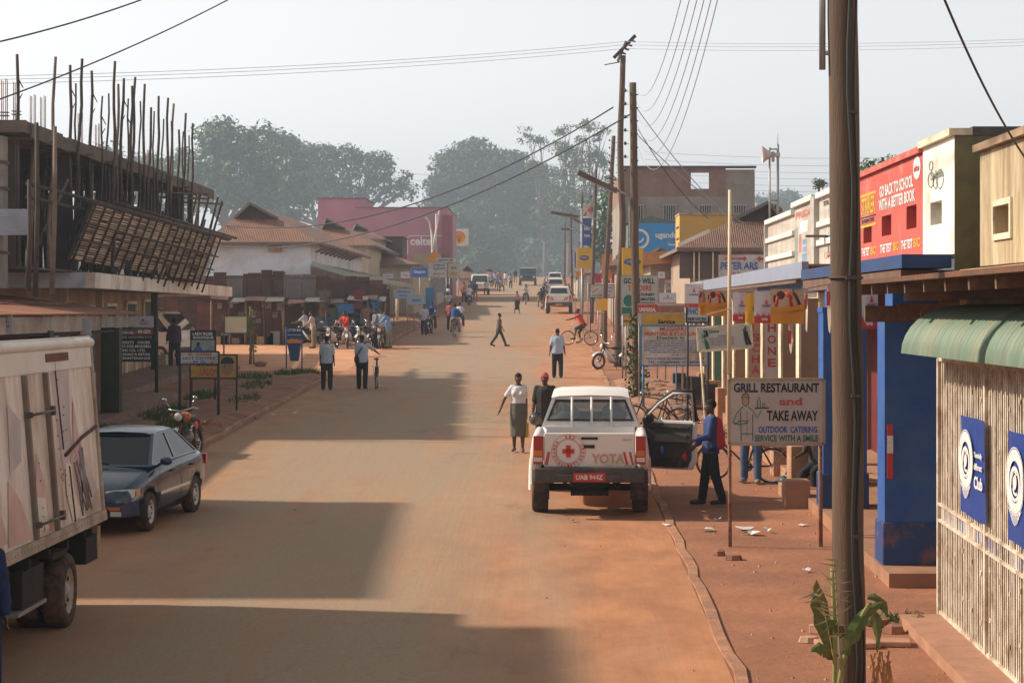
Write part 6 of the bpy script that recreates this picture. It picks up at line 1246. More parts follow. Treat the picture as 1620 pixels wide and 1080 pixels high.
def pane_quad(mbf, mbg, a, b, c, d, e, t=.03, mf=0, eb=None, et=None):
    """frame of width e round the quad abcd (ccw seen from outside) in mbf and a pane in mbg"""
    a, b, c, d = [Vector(q) for q in (a, b, c, d)]; n = (b-a).cross(d-a).normalized(); eb = e if eb is None else eb; et = e if et is None else et
    def pt(u, v): return a.lerp(b, u).lerp(d.lerp(c, u), v)
    W_ = ((b-a).length+(c-d).length)/2; H_ = ((d-a).length+(c-b).length)/2; u0, u1, v0, v1 = e/W_, 1-e/W_, eb/H_, 1-et/H_
    i = [pt(u0, v0), pt(u1, v0), pt(u1, v1), pt(u0, v1)]; o = [a, b, c, d]
    for k in range(4): j = (k+1) % 4; mbf.slab(o[k], o[j], i[j], i[k], t, mf)
    mbg.quad(*[q-n*.012 for q in i])
def plate(parent, s, x, y, z, w, h, face=-1, m=None, n='number_plate'):
    mb = MB(); mb.box((x, y, z), (w, .015, h)); u = (1, 0, 0) if face < 0 else (-1, 0, 0); mb.text(s, (x-w*.42*u[0], y+face*.012, z-h*.3), u, (0, 0, 1), w*.84, h*.6, 1); return mb.build(n, m or [REDP, WHTL], parent)
def pickup(loc, rz, label, group=None, full=True, open_door=False, reg='UAB 944Z', name='pickup_truck', cat='pickup truck'):
    t = thing(name, label, cat, loc, rz, group); paint = PAINTW
    # forward lower body: cab and bonnet
    mb = loft([(-.98, .86, .45, 1.30, 1.30), (-.6, .87, .42, 1.31, 1.31), (.3, .87, .40, 1.30, 1.3), (1.1, .87, .40, 1.26, 1.27), (1.7, .88, .42, 1.16, 1.18), (2.3, .86, .45, 1.05, 1.08), (2.6, .76, .5, .92, .95)])
    body = mb.build('body', paint, t); carve(body, [(1.72, .40, .43)])
    # bed sides with flared arches
    for s in (-1, 1):
        mb = MB(); n = 9; ys = np.linspace(-2.50, -1.0, n); vs = []; fs = []
        prof = [(.70, 1.32), (.84, 1.34), (.895, 1.30), (.92, 1.12), (.945, .92), (.93, .76), (.88, .73), (.72, .73)]
        for y in ys:
            bul = math.exp(-((y+1.62)/.5)**2)*.0
            for (x, z) in prof: vs.append((s*(x+bul*(z < 1.1)), y, z))
        k = len(prof)
        for j in range(n-1):
            for i in range(k): fs.append((j*k+i, j*k+(i+1) % k, (j+1)*k+(i+1) % k, (j+1)*k+i))
        fs += [tuple(range(k)), tuple(range((n-1)*k, n*k))]
        mb.add(vs, fs, 0, True); bs = mb.build('bed_side', paint, t); carve(bs, [(-1.62, .40, .44)])
        mb = MB(); vs = [];  nn = 12                      # flare lip
        for i in range(nn+1): a = pi*i/nn; vs += [(s*.94, -1.62+.43*cos(a), .40+.43*sin(a)), (s*.975, -1.62+.45*cos(a), .40+.45*sin(a)), (s*.94, -1.62+.54*cos(a), .40+.54*sin(a))]
        mb.add(vs, [(3*i+q, 3*i+q+1, 3*i+q+4, 3*i+q+3) for i in range(nn) for q in (0, 1)], 0, True); mb.build('wheel_arch', paint, bs)
    mb = MB(); mb.bx(-.72, .72, -2.46, -1.0, .70, .76); mb.bx(-.72, .72, -1.06, -1.0, .76, 1.32, 1); mb.build('bed_floor', [GREYPL, paint], t)
    mb = MB(); mb.bx(-.715, .715, -2.54, -2.47, .80, 1.335); tg = mb.build('tailgate', paint, t, bevel=.02)
    if full:
        y = -2.553; mb = MB(); mb.bx(-.13, .13, -2.556, -2.54, 1.235, 1.27); mb.bx(-.09, .08, -2.556, -2.54, 1.10, 1.15); mb.build('handle', DARK, tg)
        mb = MB(); cx, cz = -.33, 1.05
        ringxz(mb, cx, cz, .185, .193, y, m=0, q=30); ringxz(mb, cx, cz, .262, .268, y, m=0, q=30)
        for a, b in ((.035, .095), (.095, .035)): mb.quad((cx-b, y, cz-a), (cx+b, y, cz-a), (cx+b, y, cz+a), (cx-b, y, cz+a), 1)
        def arc(s, a0, a1, r, up=True, sz=.052):
            for i, ch in enumerate(s):
                if ch == ' ': continue
                a = R(a0+(a1-a0)*i/(len(s)-1)); c = Vector((cx+r*cos(a), y-.001, cz+r*sin(a))); rad = Vector((cos(a), 0, sin(a))); tan = Vector((sin(a), 0, -cos(a)))
                if not up: rad, tan = -rad, -tan
                mb.text(ch, c-tan*sz*.36-rad*sz*.5, tan, rad, sz*.7, sz, 0)
        arc('UGANDA  RED  CROSS', 215, -35, .225); arc('SOCIETY', 232, 308, .228, False)
        mb.text('YOTA', (.03, y, .86), (1, 0, 0), (0, 0, 1), .52, .15, 2)
        for sx in (-1, 1):
            a, b = (-.70, -.60) if sx < 0 else (.52, .70); mb.quad((a, y, .84), (b, y, .84), (b, y, 1.04), (a, y, 1.04), 3)
            for i in range(1 if sx < 0 else 2): x = a+.0+i*.09; q = .04; mb.quad((x, y-.002, .84), (x+.05, y-.002, .84), (x+.09, y-.002, 1.04), (x+.04, y-.002, 1.04), 0) if sx < 0 else mb.quad((x+.05, y-.002, .84), (x+.09, y-.002, .84), (x+.04, y-.002, 1.04), (x, y-.002, 1.04), 0)
        mb.text('HILUX', (.52, y, 1.215), (1, 0, 0), (0, 0, 1), .14, .03, 4)
        mb.build('lettering', [mat('decal_red', (.58, .07, .04), .5), mat('decal_bright_red', (.7, .04, .02), .5), mat('faded_ochre_letters', (.56, .37, .23), .7), WHTL, STEEL], tg)
    mb = MB(); mb.bx(-.86, .86, -2.66, -2.50, .57, .79); mb.bx(-.5, .5, -2.69, -2.66, .60, .70); mb.build('bumper', GREYPL, t, bevel=.03)
    plate(t, reg, .0, -2.70, .66, .50, .13)
    for s in (-1, 1):
        mb = MB(); mb.box((s*.80, -2.525, 1.07), (.155, .07, .44), 0); mb.box((s*.80, -2.562, 1.02), (.13, .01, .09), 1); mb.box((s*.80, -2.562, .92), (.13, .01, .07), 2); mb.build('tail_light', [TAIL, AMB, CLR], t, bevel=.015)
    # greenhouse with see-through panes
    zb, zt = 1.315, 1.80; yb0, yb1, yt0, yt1 = -1.0, 1.12, -.86, .50; wb, wt = .80, .62
    fb, gb = MB(), MB(); A = lambda x, y, z: (x, y, z)
    pane_quad(fb, gb, (-wb, yb0, zb), (wb, yb0, zb), (wt, yt0, zt), (-wt, yt0, zt), .07, .03, 0, .10, .05)
    pane_quad(fb, gb, (wb, yb1, zb), (-wb, yb1, zb), (-wt, yt1, zt), (wt, yt1, zt), .06)
    ym, ymt = .08, .02
    for s in (-1, 1):
        q = [[(s*wb, yb0, zb), (s*wb, ym, zb), (s*wt, ymt, zt), (s*wt, yt0, zt)], [(s*wb, ym, zb), (s*wb, yb1, zb), (s*wt, yt1, zt), (s*wt, ymt, zt)]]
        for k in q:
            k = k if s > 0 else [k[1], k[0], k[3], k[2]]; pane_quad(fb, gb, *k, .055)
    fb.build('cab_frame', paint, t); gb.build('windows', SMOKE if full else GLASSD, t)
    rs_, _n = MB(), MB(); pane_quad(rs_, _n, (-.715, -1.0, 1.415), (.715, -1.0, 1.415), (.575, -.885, 1.755), (-.575, -.885, 1.755), .035, .02); rs_.v = [(x, y-.012, z) for x, y, z in rs_.v]; rs_.build('window_rubber', BLACK, t)
    mb = MB(); n = 6; vs = []
    for yy, zz, ww in ((yt0-.03, zt-.02, wt+.02), (yt0+.12, zt+.055, wt+.0), (yt1-.15, zt+.055, wt), (yt1+.03, zt-.02, wt+.02)): vs += [(-ww, yy, zz-.0), (-ww*.8, yy, zz+.03), (0, yy, zz+.045), (ww*.8, yy, zz+.03), (ww, yy, zz)]
    mb.add(vs, [(5*j+i, 5*j+i+1, 5*j+i+6, 5*j+i+5) for j in range(3) for i in range(4)], 0, True); mb.build('roof', paint, t)
    if full:
        mb = MB()
        for x in (-.30, .02, .34): mb.bar((x, -1.045, 1.22), (x, -1.045+.10, 1.80), .02)
        mb.build('guard_bars', PAINTW, t)
        mb = MB(); mb.bx(-.70, .70, -.85, .95, 1.28, 1.30); mb.build('seat_deck', mat('cab_interior', (.10, .10, .10), .8), t)
        for x in (-.38, .38):
            for y, h in ((.05, .30), (-.6, .22)):
                mb = MB(); mb.ball((x, y, 1.42), (.2, .08, h*.7), 10); mb.ball((x, y, 1.42+h*.8), (.1, .05, .07), 8); mb.build('seat', mat('grey_seat', (.28, .28, .27), .9), t)
        mb = MB(); mb.beam((-.6, .82, 1.38), (.6, .82, 1.38), .12, .12); mb.torus((.36, .62, 1.42), .17, .015, 'Y', 18, 6); mb.build('dashboard', DARK, t)
        mb = MB(); mb.bar((-.3, -2.3, .38), (.3, -2.3, .38), .05); mb.bar((-.80, -1.62, .40), (.80, -1.62, .40), .055); mb.ball((0, -1.62, .40), (.16, .16, .15), 10); mb.bx(-.42, -.36, -2.4, 0, .5, .6); mb.bx(.36, .42, -2.4, 0, .5, .6); mb.bar((.45, -2.4, .48), (.45, -1.2, .48), .035)
        mb.lathe([(.2, -.12), (.3, -.1), (.33, 0), (.3, .1), (.2, .12)], (0, -2.05, .55), 'Z', 18); mb.build('underbody', mat('underbody_black', (.02, .018, .016), .9), t)
    for s in (-1, 1):
        mb = MB(); mb.ball((s*.97, .95, 1.28), (.10, .07, .09), 8); mb.bar((s*.84, .98, 1.22), (s*.93, .96, 1.25), .02); mb.build('mirror', GREYPL, t)
        mb = MB(); mb.box((s*.66, 2.52, .85), (.26, .16, .18)); mb.build('headlight', CLR, t)
        wheel(t, s*.80, -1.62, .38, .25, SILV, s); wheel(t, s*.80, 1.72, .38, .25, SILV, s)
        if full: mb = MB(); mb.bx(s*.76-.12, s*.76+.12, -2.1, -2.08, .25, .62); mb.build('mud_flap', BLACK, t)
    if open_door:
        a = R(64); hx, hy = .885, .98                        # hinge
        d = Vector((sin(a), -cos(a), 0)); nrm = Vector((-cos(a), -sin(a), 0))       # nrm: inner side faces back and left
        H_ = Vector((hx, hy, 0)); Q = lambda u, z, k=0: H_+d*u+Vector((0, 0, z))+nrm*k
        L_ = 1.0; outline = [(0, .46), (.92, .46), (1.0, .62), (1.0, 1.29), (0, 1.29)]
        mb = MB(); n = len(outline); vs = [Q(u, z, -.06) for u, z in outline]+[Q(u, z, .035) for u, z in outline]; mb.add(vs, [tuple(range(n))]+[tuple(range(2*n-1, n-1, -1))]+[(i, n+i, n+(i+1) % n, (i+1) % n) for i in range(n)]); dr = mb.build('front_door', PAINTW, t, bevel=.01)
        mb = MB()
        fr = [(0.02, 1.29), (.30, 1.60), (.58, 1.79), (.95, 1.80), (1.0, 1.29)]
        mb.path([Q(u, z, 0) for u, z in fr], .036, 8); mb.path([Q(u, z, .03) for u, z in [(.04, 1.29), (.32, 1.575), (.59, 1.755), (.93, 1.765), (.965, 1.29)]], .024, 6, 1); mb.build('window_frame', [BLACK, mat('door_frame_grey', (.62, .60, .57), .5)], dr)
        trim = [(.05, .50), (.86, .50), (.93, .66), (.95, 1.25), (.03, 1.25)]; n = len(trim)
        mb = MB(); vs = [Q(u, z, .036) for u, z in trim]+[Q(u*.98+.01, z*.98+.018, .075) for u, z in trim]; mb.add(vs, [tuple(range(2*n-1, n-1, -1))]+[(i, n+i, n+(i+1) % n, (i+1) % n) for i in range(n)]); mb.build('door_trim', mat('door_trim_grey', (.065, .065, .06), .6, .15, 4), dr)
        mb = MB()
        mb.beam(Q(.30, 1.0, .12), Q(.88, 1.0, .12), .10, .12, 0); mb.beam(Q(.10, 1.19, .09), Q(.9, 1.19, .09), .03, .03, 1); mb.beam(Q(.12, .58, .10), Q(.8, .58, .10), .06, .16, 1); mb.bar(Q(.42, .70, .12), Q(.42, .86, .12), .035, None, 8, 2); mb.ball(Q(.18, 1.33, .10), .08, 8, 1)
        mb.ball(Q(.12, .9, .07), (.07, .07, .12), 10, 1); mb.quad(Q(.72, .62, .09), Q(.86, .62, .09), Q(.86, .82, .09), Q(.86, .82, .09), 3)
        mb.build('arm_rest', [mat('arm_rest_grey', (.12, .12, .11), .5), BLACK, mat('blue_bottle', (.06, .15, .4), .3), REDP], dr)
    return t
pk = pickup(GX(936, 37.3), R(-1.6), 'dusty white relief pickup parked close on the right with its front door open', open_door=True)
pk.location.x = .70; pk.location.y = 37.15; pk.location.z = gz(37.15)
pk.rotation_euler = (R(1.39), 0, R(-1.6))
far = pickup((0, 0, 0), 0, 'first parked white pickup beyond the red shirted cyclist, with red chevrons', 'parked white vehicles down the right side', full=False, reg='UAH 312K')
mb = MB(); y = -2.556
for sx in (-1, 1):
    for k in range(2): x = sx*(.38+.14*k); mb.quad((x-.05, y, .95), (x+.03, y, .95), (x+.03+sx*.12, y, 1.18), (x-.05+sx*.12, y, 1.18))
mb.build('chevron', REDP, far)
# canopy top on the parked ones
mb = MB(); vs = [(-.78, -2.4, 1.33), (.78, -2.4, 1.33), (.78, -1, 1.33), (-.78, -1, 1.33), (-.62, -2.25, 1.84), (.62, -2.25, 1.84), (.64, -1, 1.86), (-.64, -1, 1.86)]
mb.add(vs, [(0, 1, 5, 4), (1, 2, 6, 5), (2, 3, 7, 6), (3, 0, 4, 7), (4, 5, 6, 7)]); mb.build('rear_canopy', PAINTW, far)
mb = MB(); mb.quad((-.62, -2.41, 1.42), (.62, -2.41, 1.42), (.52, -2.30, 1.78), (-.52, -2.30, 1.78)); mb.quad((-.80, -2.25, 1.42), (-.68, -2.15, 1.75), (-.68, -1.1, 1.75), (-.80, -1.1, 1.42)); mb.build('canopy_window', GLASSD, far)
far.location = GX(885, 156.5); far.rotation_euler = (R(1.39), 0, R(-1))
for px, Y, lb in ((879, 196, 'second parked white vehicle beyond the chevron pickup'), (878, 236, 'farthest and smallest parked white vehicle in the row')):
    d = dup(far, GX(px, Y), 0, lb); d.rotation_euler = (R(1.39), 0, 0)
# --- sedan
def sedan(loc, rz, label):
    t = thing('sedan_car', label, 'car', loc, rz)
    mb = loft([(-2.12, .66, .34, .84, .86), (-2.0, .78, .28, .93, .96), (-1.5, .83, .22, .96, 1.0), (-.8, .845, .20, .96, 1.0), (.2, .845, .20, .94, .97), (.85, .84, .20, .90, .95), (1.3, .83, .22, .83, .88), (1.85, .78, .24, .73, .78), (2.05, .70, .28, .64, .68), (2.14, .58, .34, .56, .6)])
    b = mb.build('body', PAINTB, t); carve(b, [(1.30, .30, .345), (-1.17, .30, .345)])
    zb, zt = .95, 1.37; fb, gb = MB(), MB(); wb, wt = .755, .56; y0, y1, t0, t1 = -1.55, 1.0, -.85, .22
    pane_quad(fb, gb, (-wb, y0, zb+.02), (wb, y0, zb+.02), (wt, t0, zt), (-wt, t0, zt), .05)
    pane_quad(fb, gb, (wb, y1, zb-.02), (-wb, y1, zb-.02), (-wt, t1, zt), (wt, t1, zt), .05)
    for s in (-1, 1):
        q = [[(s*wb, y0, zb), (s*wb, -.28, zb), (s*wt, -.30, zt), (s*wt, t0, zt)], [(s*wb, -.28, zb), (s*wb, y1, zb-.02), (s*wt, t1, zt), (s*wt, -.30, zt)]]
        for k in q: k = k if s > 0 else [k[1], k[0], k[3], k[2]]; pane_quad(fb, gb, *k, .04)
    fb.build('cab_frame', PAINTB, t); gb.build('windows', mat('tinted_car_glass', (.008, .012, .018), .05, .05, spec=.32), t)
    mb = MB(); vs = []
    for yy, zz in ((t0-.05, zt-.02), (t0+.15, zt+.02), (t1-.15, zt+.02), (t1+.04, zt-.015)): vs += [(-wt-.01, yy, zz-.01), (-wt*.75, yy, zz+.025), (0, yy, zz+.04), (wt*.75, yy, zz+.025), (wt+.01, yy, zz-.01)]
    mb.add(vs, [(5*j+i, 5*j+i+1, 5*j+i+6, 5*j+i+5) for j in range(3) for i in range(4)], 0, True); mb.build('roof', mat('silvery_blue_paint', (.20, .235, .28), .25, .04, spec=.7), t)
    mb = MB(); mb.bx(-.40, .40, 2.06, 2.12, .50, .60)
    for i in range(3): mb.bx(-.38, .38, 2.12, 2.13, .515+.03*i, .525+.03*i, 1)
    mb.build('grille', [DARK, CHROME], t)
    mb = MB(); mb.add([(-.68, 2.02, .28), (.68, 2.02, .28), (.80, 1.75, .28), (.80, 1.78, .50), (.64, 2.13, .48), (-.64, 2.13, .48), (-.80, 1.78, .50), (-.80, 1.75, .28), (-.66, 2.15, .30), (.66, 2.15, .30)], [(0, 8, 9, 1), (8, 5, 4, 9), (9, 4, 3, 2), (8, 7, 6, 5), (1, 9, 2), (0, 7, 8), (5, 6, 3, 4)]); mb.bx(-.45, .45, 2.145, 2.165, .33, .42, 1); bp = mb.build('bumper', [PAINTB, DARK], t)
    for s in (-1, 1):
        mb = MB(); mb.add([(s*.38, 2.09, .56), (s*.60, 2.03, .55), (s*.76, 1.88, .56), (s*.76, 1.84, .68), (s*.60, 1.97, .685), (s*.38, 2.06, .67)], [(0, 1, 4, 5), (1, 2, 3, 4)], 0); mb.add([(s*.775, 1.86, .57), (s*.80, 1.72, .60), (s*.79, 1.70, .68), (s*.765, 1.84, .68)], [(0, 1, 2, 3)], 1); mb.v = [(x+s*.006, y+.012, z) for x, y, z in mb.v]; mb.build('headlight', [CLR, AMB], t)
        mb = MB(); mb.box((s*.52, 2.135, .42), (.2, .02, .05)); mb.build('indicator', mat('orange_indicator', (.65, .18, .06), .3), t)
        mb = MB(); mb.ball((s*.90, .72, .99), (.10, .06, .065), 10); mb.bar((s*.78, .74, .94), (s*.86, .73, .97), .018); mb.build('mirror', PAINTB, t)
        for y in (.15, -.95): mb = MB(); mb.box((s*.845, y, .80), (.02, .16, .03)); mb.build('door_handle', GREYPL, t)
        mb = MB(); mb.bx(s*.838, s*.856, -.75, .85, .50, .545); mb.build('rub_strip', CHROME, t)
        mb = MB()
        for y in (-.31, .88): mb.bx(s*.846, s*.849, y-.004, y+.004, .25, .92)
        mb.build('door_seam', DARK, t)
        mb = MB(); mb.box((s*.60, -2.08, .78), (.32, .10, .16)); mb.build('tail_light', TAIL, t)
        for y in (1.30, -1.17): wheel(t, s*.745, y, .295, .185, mat('bright_hubcap', (.62, .62, .62), .35, .06), s, spokes=9)
    mb = MB(); mb.bx(-.7, .7, -1.7, 1.2, .18, .3); mb.build('underbody', DARK, t)
    plate(t, 'UAE 527K', 0, 2.172, .42, .46, .11, 1, [BRD, BLKL]); mb = MB(); mb.path([(-.66, 1.98, .70), (-.72, 1.5, .835), (-.72, 1.02, .925)], .005, 4); mb.path([(.66, 1.98, .70), (.72, 1.5, .835), (.72, 1.02, .925)], .005, 4); mb.build('bonnet_seam', DARK, t)
    for s in (-1, 1): mb = MB(); mb.box((s*.56, 2.15, .345), (.16, .02, .07)); mb.build('fog_lamp', CLR, t)
    mb = MB(); mb.beam((-.10, 1.04, .955), (.42, .82, 1.05), .015, .02); mb.beam((.05, 1.06, .955), (.55, .95, 1.0), .015, .02); mb.build('wiper', DARK, t)
    return t
sedan_ = sedan((-6.62, 34.4, gz(34.4)), R(180-6.5), 'dark blue saloon car parked nose towards us behind the box truck'); sedan_.rotation_euler = (R(-1.39), 0, R(173.5))
# --- box truck (nose towards the camera, mostly outside the frame)
t = thing('box_truck', 'battered white box truck with faded painted panels at the left edge', 'truck', (-6.36, 24.0, gz(24.0)), 0)
TR = R(-4.6); Mr = Matrix.Rotation(TR, 4, 'Y')
PANEL = mat('scuffed_white_panel', (.86, .79, .73), .6, .10, 1.4, dirt=(.46, .30, .21), damt=.42, stretch=(2.2, 2.2, .5))
def lean(mb, z0=.95): 
    mb.v = [tuple(Vector((0, 0, z0))+(Mr @ (Vector(v)-Vector((0, 0, z0))))) for v in mb.v]; return mb
zB, zT, xs, yN, yF = .97, 3.10, 1.09, -6.2, 2.18
mb = MB(); mb.bx(-xs, xs, yN, yF, zB, zT); box_ = lean(mb).build('cargo_box', PANEL, t)
mb = MB(); mb.bx(-xs-.01, xs+.01, yN, yF, zT+.003, zT+.03); mb.path([(xs, yN, zT-.05), (xs, yF, zT-.05)], .06, 10); mb.path([(-xs, yN, zT-.05), (-xs, yF, zT-.05)], .085, 10); mb.bx(xs, xs+.02, yN, yF, zT-.33, zT-.1, 0); lean(mb).build('roof_rail', [mat('pale_rail', (.72, .68, .62), .45, .06, 2, dirt=(.5, .4, .3), damt=.15)], box_)
mb = MB(); mb.bx(xs+.003, xs+.045, yN, yF, zB-.02, zB+.10); mb.bx(xs+.003, xs+.03, yF-.07, yF+.005, zB, zT)
for i in range(60): mb.ball((xs+.047, yN+.1+i*.14, zB+.04), .012, 5, 1)
for i in range(12): mb.ball((xs+.034, yF-.035, zB+.2+i*.17), .012, 5, 1)
lean(mb).build('corner_trim', [mat('soiled_trim', (.46, .38, .30), .6, .15, 3, dirt=(.22, .14, .1), damt=.4), STEEL], box_)
for y in (-1.28, -.32, -3.0, -3.9):
    mb = MB(); mb.bx(xs+.003, xs+.05, y-.04, y+.04, zB+.10, zT-.34); p_ = lean(mb).build('door_rail', mat('grimy_rail', (.20, .155, .12), .6, .2, 4), box_)
for y0, y1, z in ((-1.32, -.28, 2.35), (-1.30, -.20, 1.22), (-3.9, -3.0, 2.3)):
    mb = MB(); mb.bar((xs+.09, y0, z), (xs+.09, y1, z), .014); mb.box((xs+.06, y0, z), (.06, .06, .06)); mb.box((xs+.06, y1, z), (.06, .08, .1)); lean(mb).build('latch_bar', mat('dark_latch', (.09, .07, .06), .5), box_)
mb = MB(); mb.bx(xs+.022, xs+.03, -.25, .85, zT-.23, zT-.14); lean(mb).build('vent_slot', mat('rust_brown_slot', (.16, .08, .055), .9), box_)
# faded artwork: diamonds, drips, patches
ART = [mat('faded_red_art', (.66, .44, .41), .7, .15, 2), mat('faded_mauve_art', (.58, .50, .50), .7, .12, 2), mat('faded_tan_art', (.52, .40, .31), .7, .15, 2), mat('cream_art', (.78, .70, .60), .7, .1, 2), mat('grey_line_art', (.30, .26, .25), .8, .2), mat('orange_red_art', (.60, .34, .27), .7, .2, 2)]
xf = xs+.004; mb = MB()
def poly(pts, m, k=0): mb.add([(xf+.002*k, y, z) for y, z in pts], [tuple(range(len(pts)))], m)
poly([(.0, 2.75), (.9, 2.80), (.75, 1.85), (.28, 1.62)], 1); poly([(.75, 2.1), (1.05, 1.6), (.85, 1.05), (.55, 1.45)], 0, 1); poly([(1.0, 2.45), (1.15, 2.0), (1.3, 1.85), (1.1, 1.55), (.85, 1.95)], 0, 2)
poly([(1.3, 1.75), (2.0, 1.3), (2.1, 1.08), (1.25, 1.08), (1.0, 1.3)], 2, 1); poly([(1.15, 1.95), (1.9, 1.35), (1.6, 1.2), (1.1, 1.15), (.95, 1.45)], 1, 2); poly([(.35, 1.75), (.65, 1.72), (.7, 1.40), (1.0, 1.1), (.5, 1.10), (.3, 1.4)], 3, 3)
poly([(-.95, 1.95), (-.55, 1.45), (-.80, 1.25), (-1.15, 1.35)], 0, 1); poly([(-1.15, 1.5), (-.7, 1.45), (-.6, 1.1), (-1.15, 1.15)], 3, 2); poly([(-.62, 1.2), (-.42, 1.22), (-.45, 1.08), (-.66, 1.10)], 5, 3)
poly([(-2.2, 1.75), (-1.75, 1.5), (-1.4, 1.1), (-2.4, 1.1)], 0, 1); poly([(-2.0, 2.5), (-1.5, 2.3), (-1.6, 1.9), (-2.1, 1.8)], 1, 1); poly([(-3.4, 1.9), (-2.6, 1.5), (-2.4, 1.15), (-3.6, 1.2)], 0, 1); poly([(-5, 2.4), (-4.2, 2.0), (-4.4, 1.3), (-5.4, 1.5)], 1, 1)
rr = random.Random(5)
for i in range(11): y0, z0 = rr.uniform(.75, 1.25), rr.uniform(1.65, 1.9); y1, z1 = y0+rr.uniform(-.15, .5), rr.uniform(1.1, 1.35); mb.path([(xf+.01, y0, z0), (xf+.01, (y0+y1)/2+rr.uniform(-.06, .06), (z0+z1)/2), (xf+.01, y1, z1)], .012, 4, 4)
for i in range(26): y, z = rr.choice([.15, .5, -.9, .35])+rr.uniform(-.05, .05), rr.uniform(1.1, 2.7); mb.box((xf+.005, y, z), (.008, .03, .02), 4)
lean(mb).build('faded_artwork', ART, box_)
mb = MB(); mb.path([(xf+.012, .36, 1.83), (xf+.012, .8, 1.90), (xf+.012, 1.3, 1.98), (xf+.012, 2.1, 2.06)], .022, 5); mb.path([(xf+.012, .18, 2.9), (xf+.012, .30, 1.9)], .008, 4); mb.path([(xf+.012, .52, 1.7), (xf+.012, .60, 1.08)], .010, 4); lean(mb).build('torn_seam', mat('dark_rust_seam', (.10, .05, .035), .9), box_)
mb = MB(); mb.bx(-.45, -.3, -7, 2.1, .72, .95); mb.bx(.3, .45, -7, 2.1, .72, .95); mb.bx(-1, 1, 1.9, 2.15, .62, .95)
for y in np.arange(-5.8, 2, .9): mb.bx(-1.02, 1.02, y, y+.08, .86, .96)
mb.build('chassis', mat('greasy_chassis', (.035, .03, .027), .9, .2, 3), t)
mb = MB(); mb.bx(.55, 1.0, -1.5, -.55, .48, .85); mb.bx(.5, 1.02, -1.75, -.5, .42, .46, 1); mb.bar((.98, -.6, .45), (.75, -.6, .85), .02); mb.ball((.8, -2.2, .62), (.25, .4, .22), 12, 0); mb.bx(.9, 1.05, -.35, 0.35, .84, .9, 0); mb.build('side_tank', [mat('greasy_chassis', (1, 1, 1)), STEEL], t)
mb = MB(); mb.bx(.5, 1.05, 1.35, 2.0, .60, .9); mb.bx(.95, 1.06, 1.95, 2.12, .72, .98, 1); mb.build('rear_guard', [DARK, mat('worn_tan_bracket', (.35, .24, .17), .8)], t)
for (x, y, s) in ((.93, .5, 1), (.64, .5, 1), (-.93, .5, -1), (-.64, .5, -1), (.92, -4.6, 1), (-.92, -4.6, -1)):
    wh = wheel(t, x, y, .415, .24, mat('cream_rust_rim', (.48, .40, .30), .6, .1, 4, dirt=(.25, .14, .09), damt=.35), s, spokes=8)
    mb = MB(); mb.ball((x+s*.03, y, .415), (.10, .10, .10), 10); mb.build('hub', mat('blue_grey_hub', (.40, .44, .52), .5), wh)
mb = MB(); mb.bx(-.98, .98, -8.1, -6.4, .55, 2.4); mb.bx(-.9, .9, -8.13, -8.09, 1.45, 2.2, 1); mb.bx(-.99, .99, -7.8, -6.9, 1.5, 2.2, 1); mb.build('cab', [PANEL, GLASSD], t, bevel=.05)
# --- minibus by the side street
def minibus(loc, rz, label, s=1.):
    t = thing('minibus', label, 'minibus', loc, rz); prof = [(-2.2, .35), (-2.22, 1.2), (-2.1, 1.88), (-1.9, 1.96), (1.0, 1.96), (1.25, 1.90), (1.95, 1.22), (2.2, 1.05), (2.24, .5), (2.15, .35)]
    mb = MB(); mb.prism(prof, 'yz', -.82, .82); b = mb.build('body', PAINTW, t, bevel=.07)
    for s_ in (-1, 1):
        mb = MB()
        for a, b_, c, d in ((-2.0, -.9, -.9, -2.0), (-.8, .3, .3, -.8)): mb.add([(s_*.826, a, 1.18), (s_*.826, b_, 1.18), (s_*.826, c, 1.72), (s_*.826, d, 1.72)], [(0, 1, 2, 3)])
        mb.add([(s_*.826, .42, 1.16), (s_*.826, 1.75, 1.16), (s_*.826, 1.25, 1.72), (s_*.826, .42, 1.72)], [(0, 1, 2, 3)]); mb.build('side_window', GLASSD, t)
        for y in (-1.3, 1.35): wheel(t, s_*.76, y, .31, .19, SILV, s_)
        mb = MB(); mb.ball((s_*.93, 1.5, 1.25), (.08, .05, .12), 8); mb.build('mirror', BLACK, t)
        mb = MB(); mb.box((s_*.62, 2.22, .82), (.28, .06, .16)); mb.build('headlight', CLR, t)
    mb = MB(); mb.add([(-.72, 1.97, 1.235), (.72, 1.97, 1.235), (.66, 1.36, 1.84), (-.66, 1.36, 1.84)], [(0, 1, 2, 3)]); mb.v = [(x, y+.012, z+.012) for x, y, z in mb.v]; mb.build('windscreen', GLASSD, t)
    mb = MB(); mb.bx(-.8, .8, 2.2, 2.3, .35, .58); mb.build('bumper', GREYPL, t, bevel=.03)
    mb = MB(); mb.bx(-.62, .62, -1.6, .6, 2.05, 2.09); [mb.bar((x, y, 1.95), (x, y, 2.06), .02) for x in (-.6, .6) for y in (-1.5, -.5, .5)]; mb.bx(-.5, .3, -1.2, .2, 2.09, 2.3, 1); mb.build('roof_rack', [STEEL, mat('dim_luggage', (.28, .3, .31), .9)], t)
    return t
minibus((-15.9, 86.3, gz(86.3)), R(-112), 'white minibus with luggage on its roof waiting by the side street'); 
mbs = minibus(GX(760, 214), R(180), 'white topped minibus coming down the far left of the road')
s = thing('off_road_car', 'dark off road car with white roof driving towards us at the road end', 'car', GX(835, 262), R(180)); s.scale = (1.12,)*3
SUVP = mat('dark_green_paint', (.035, .045, .045), .35, .1)
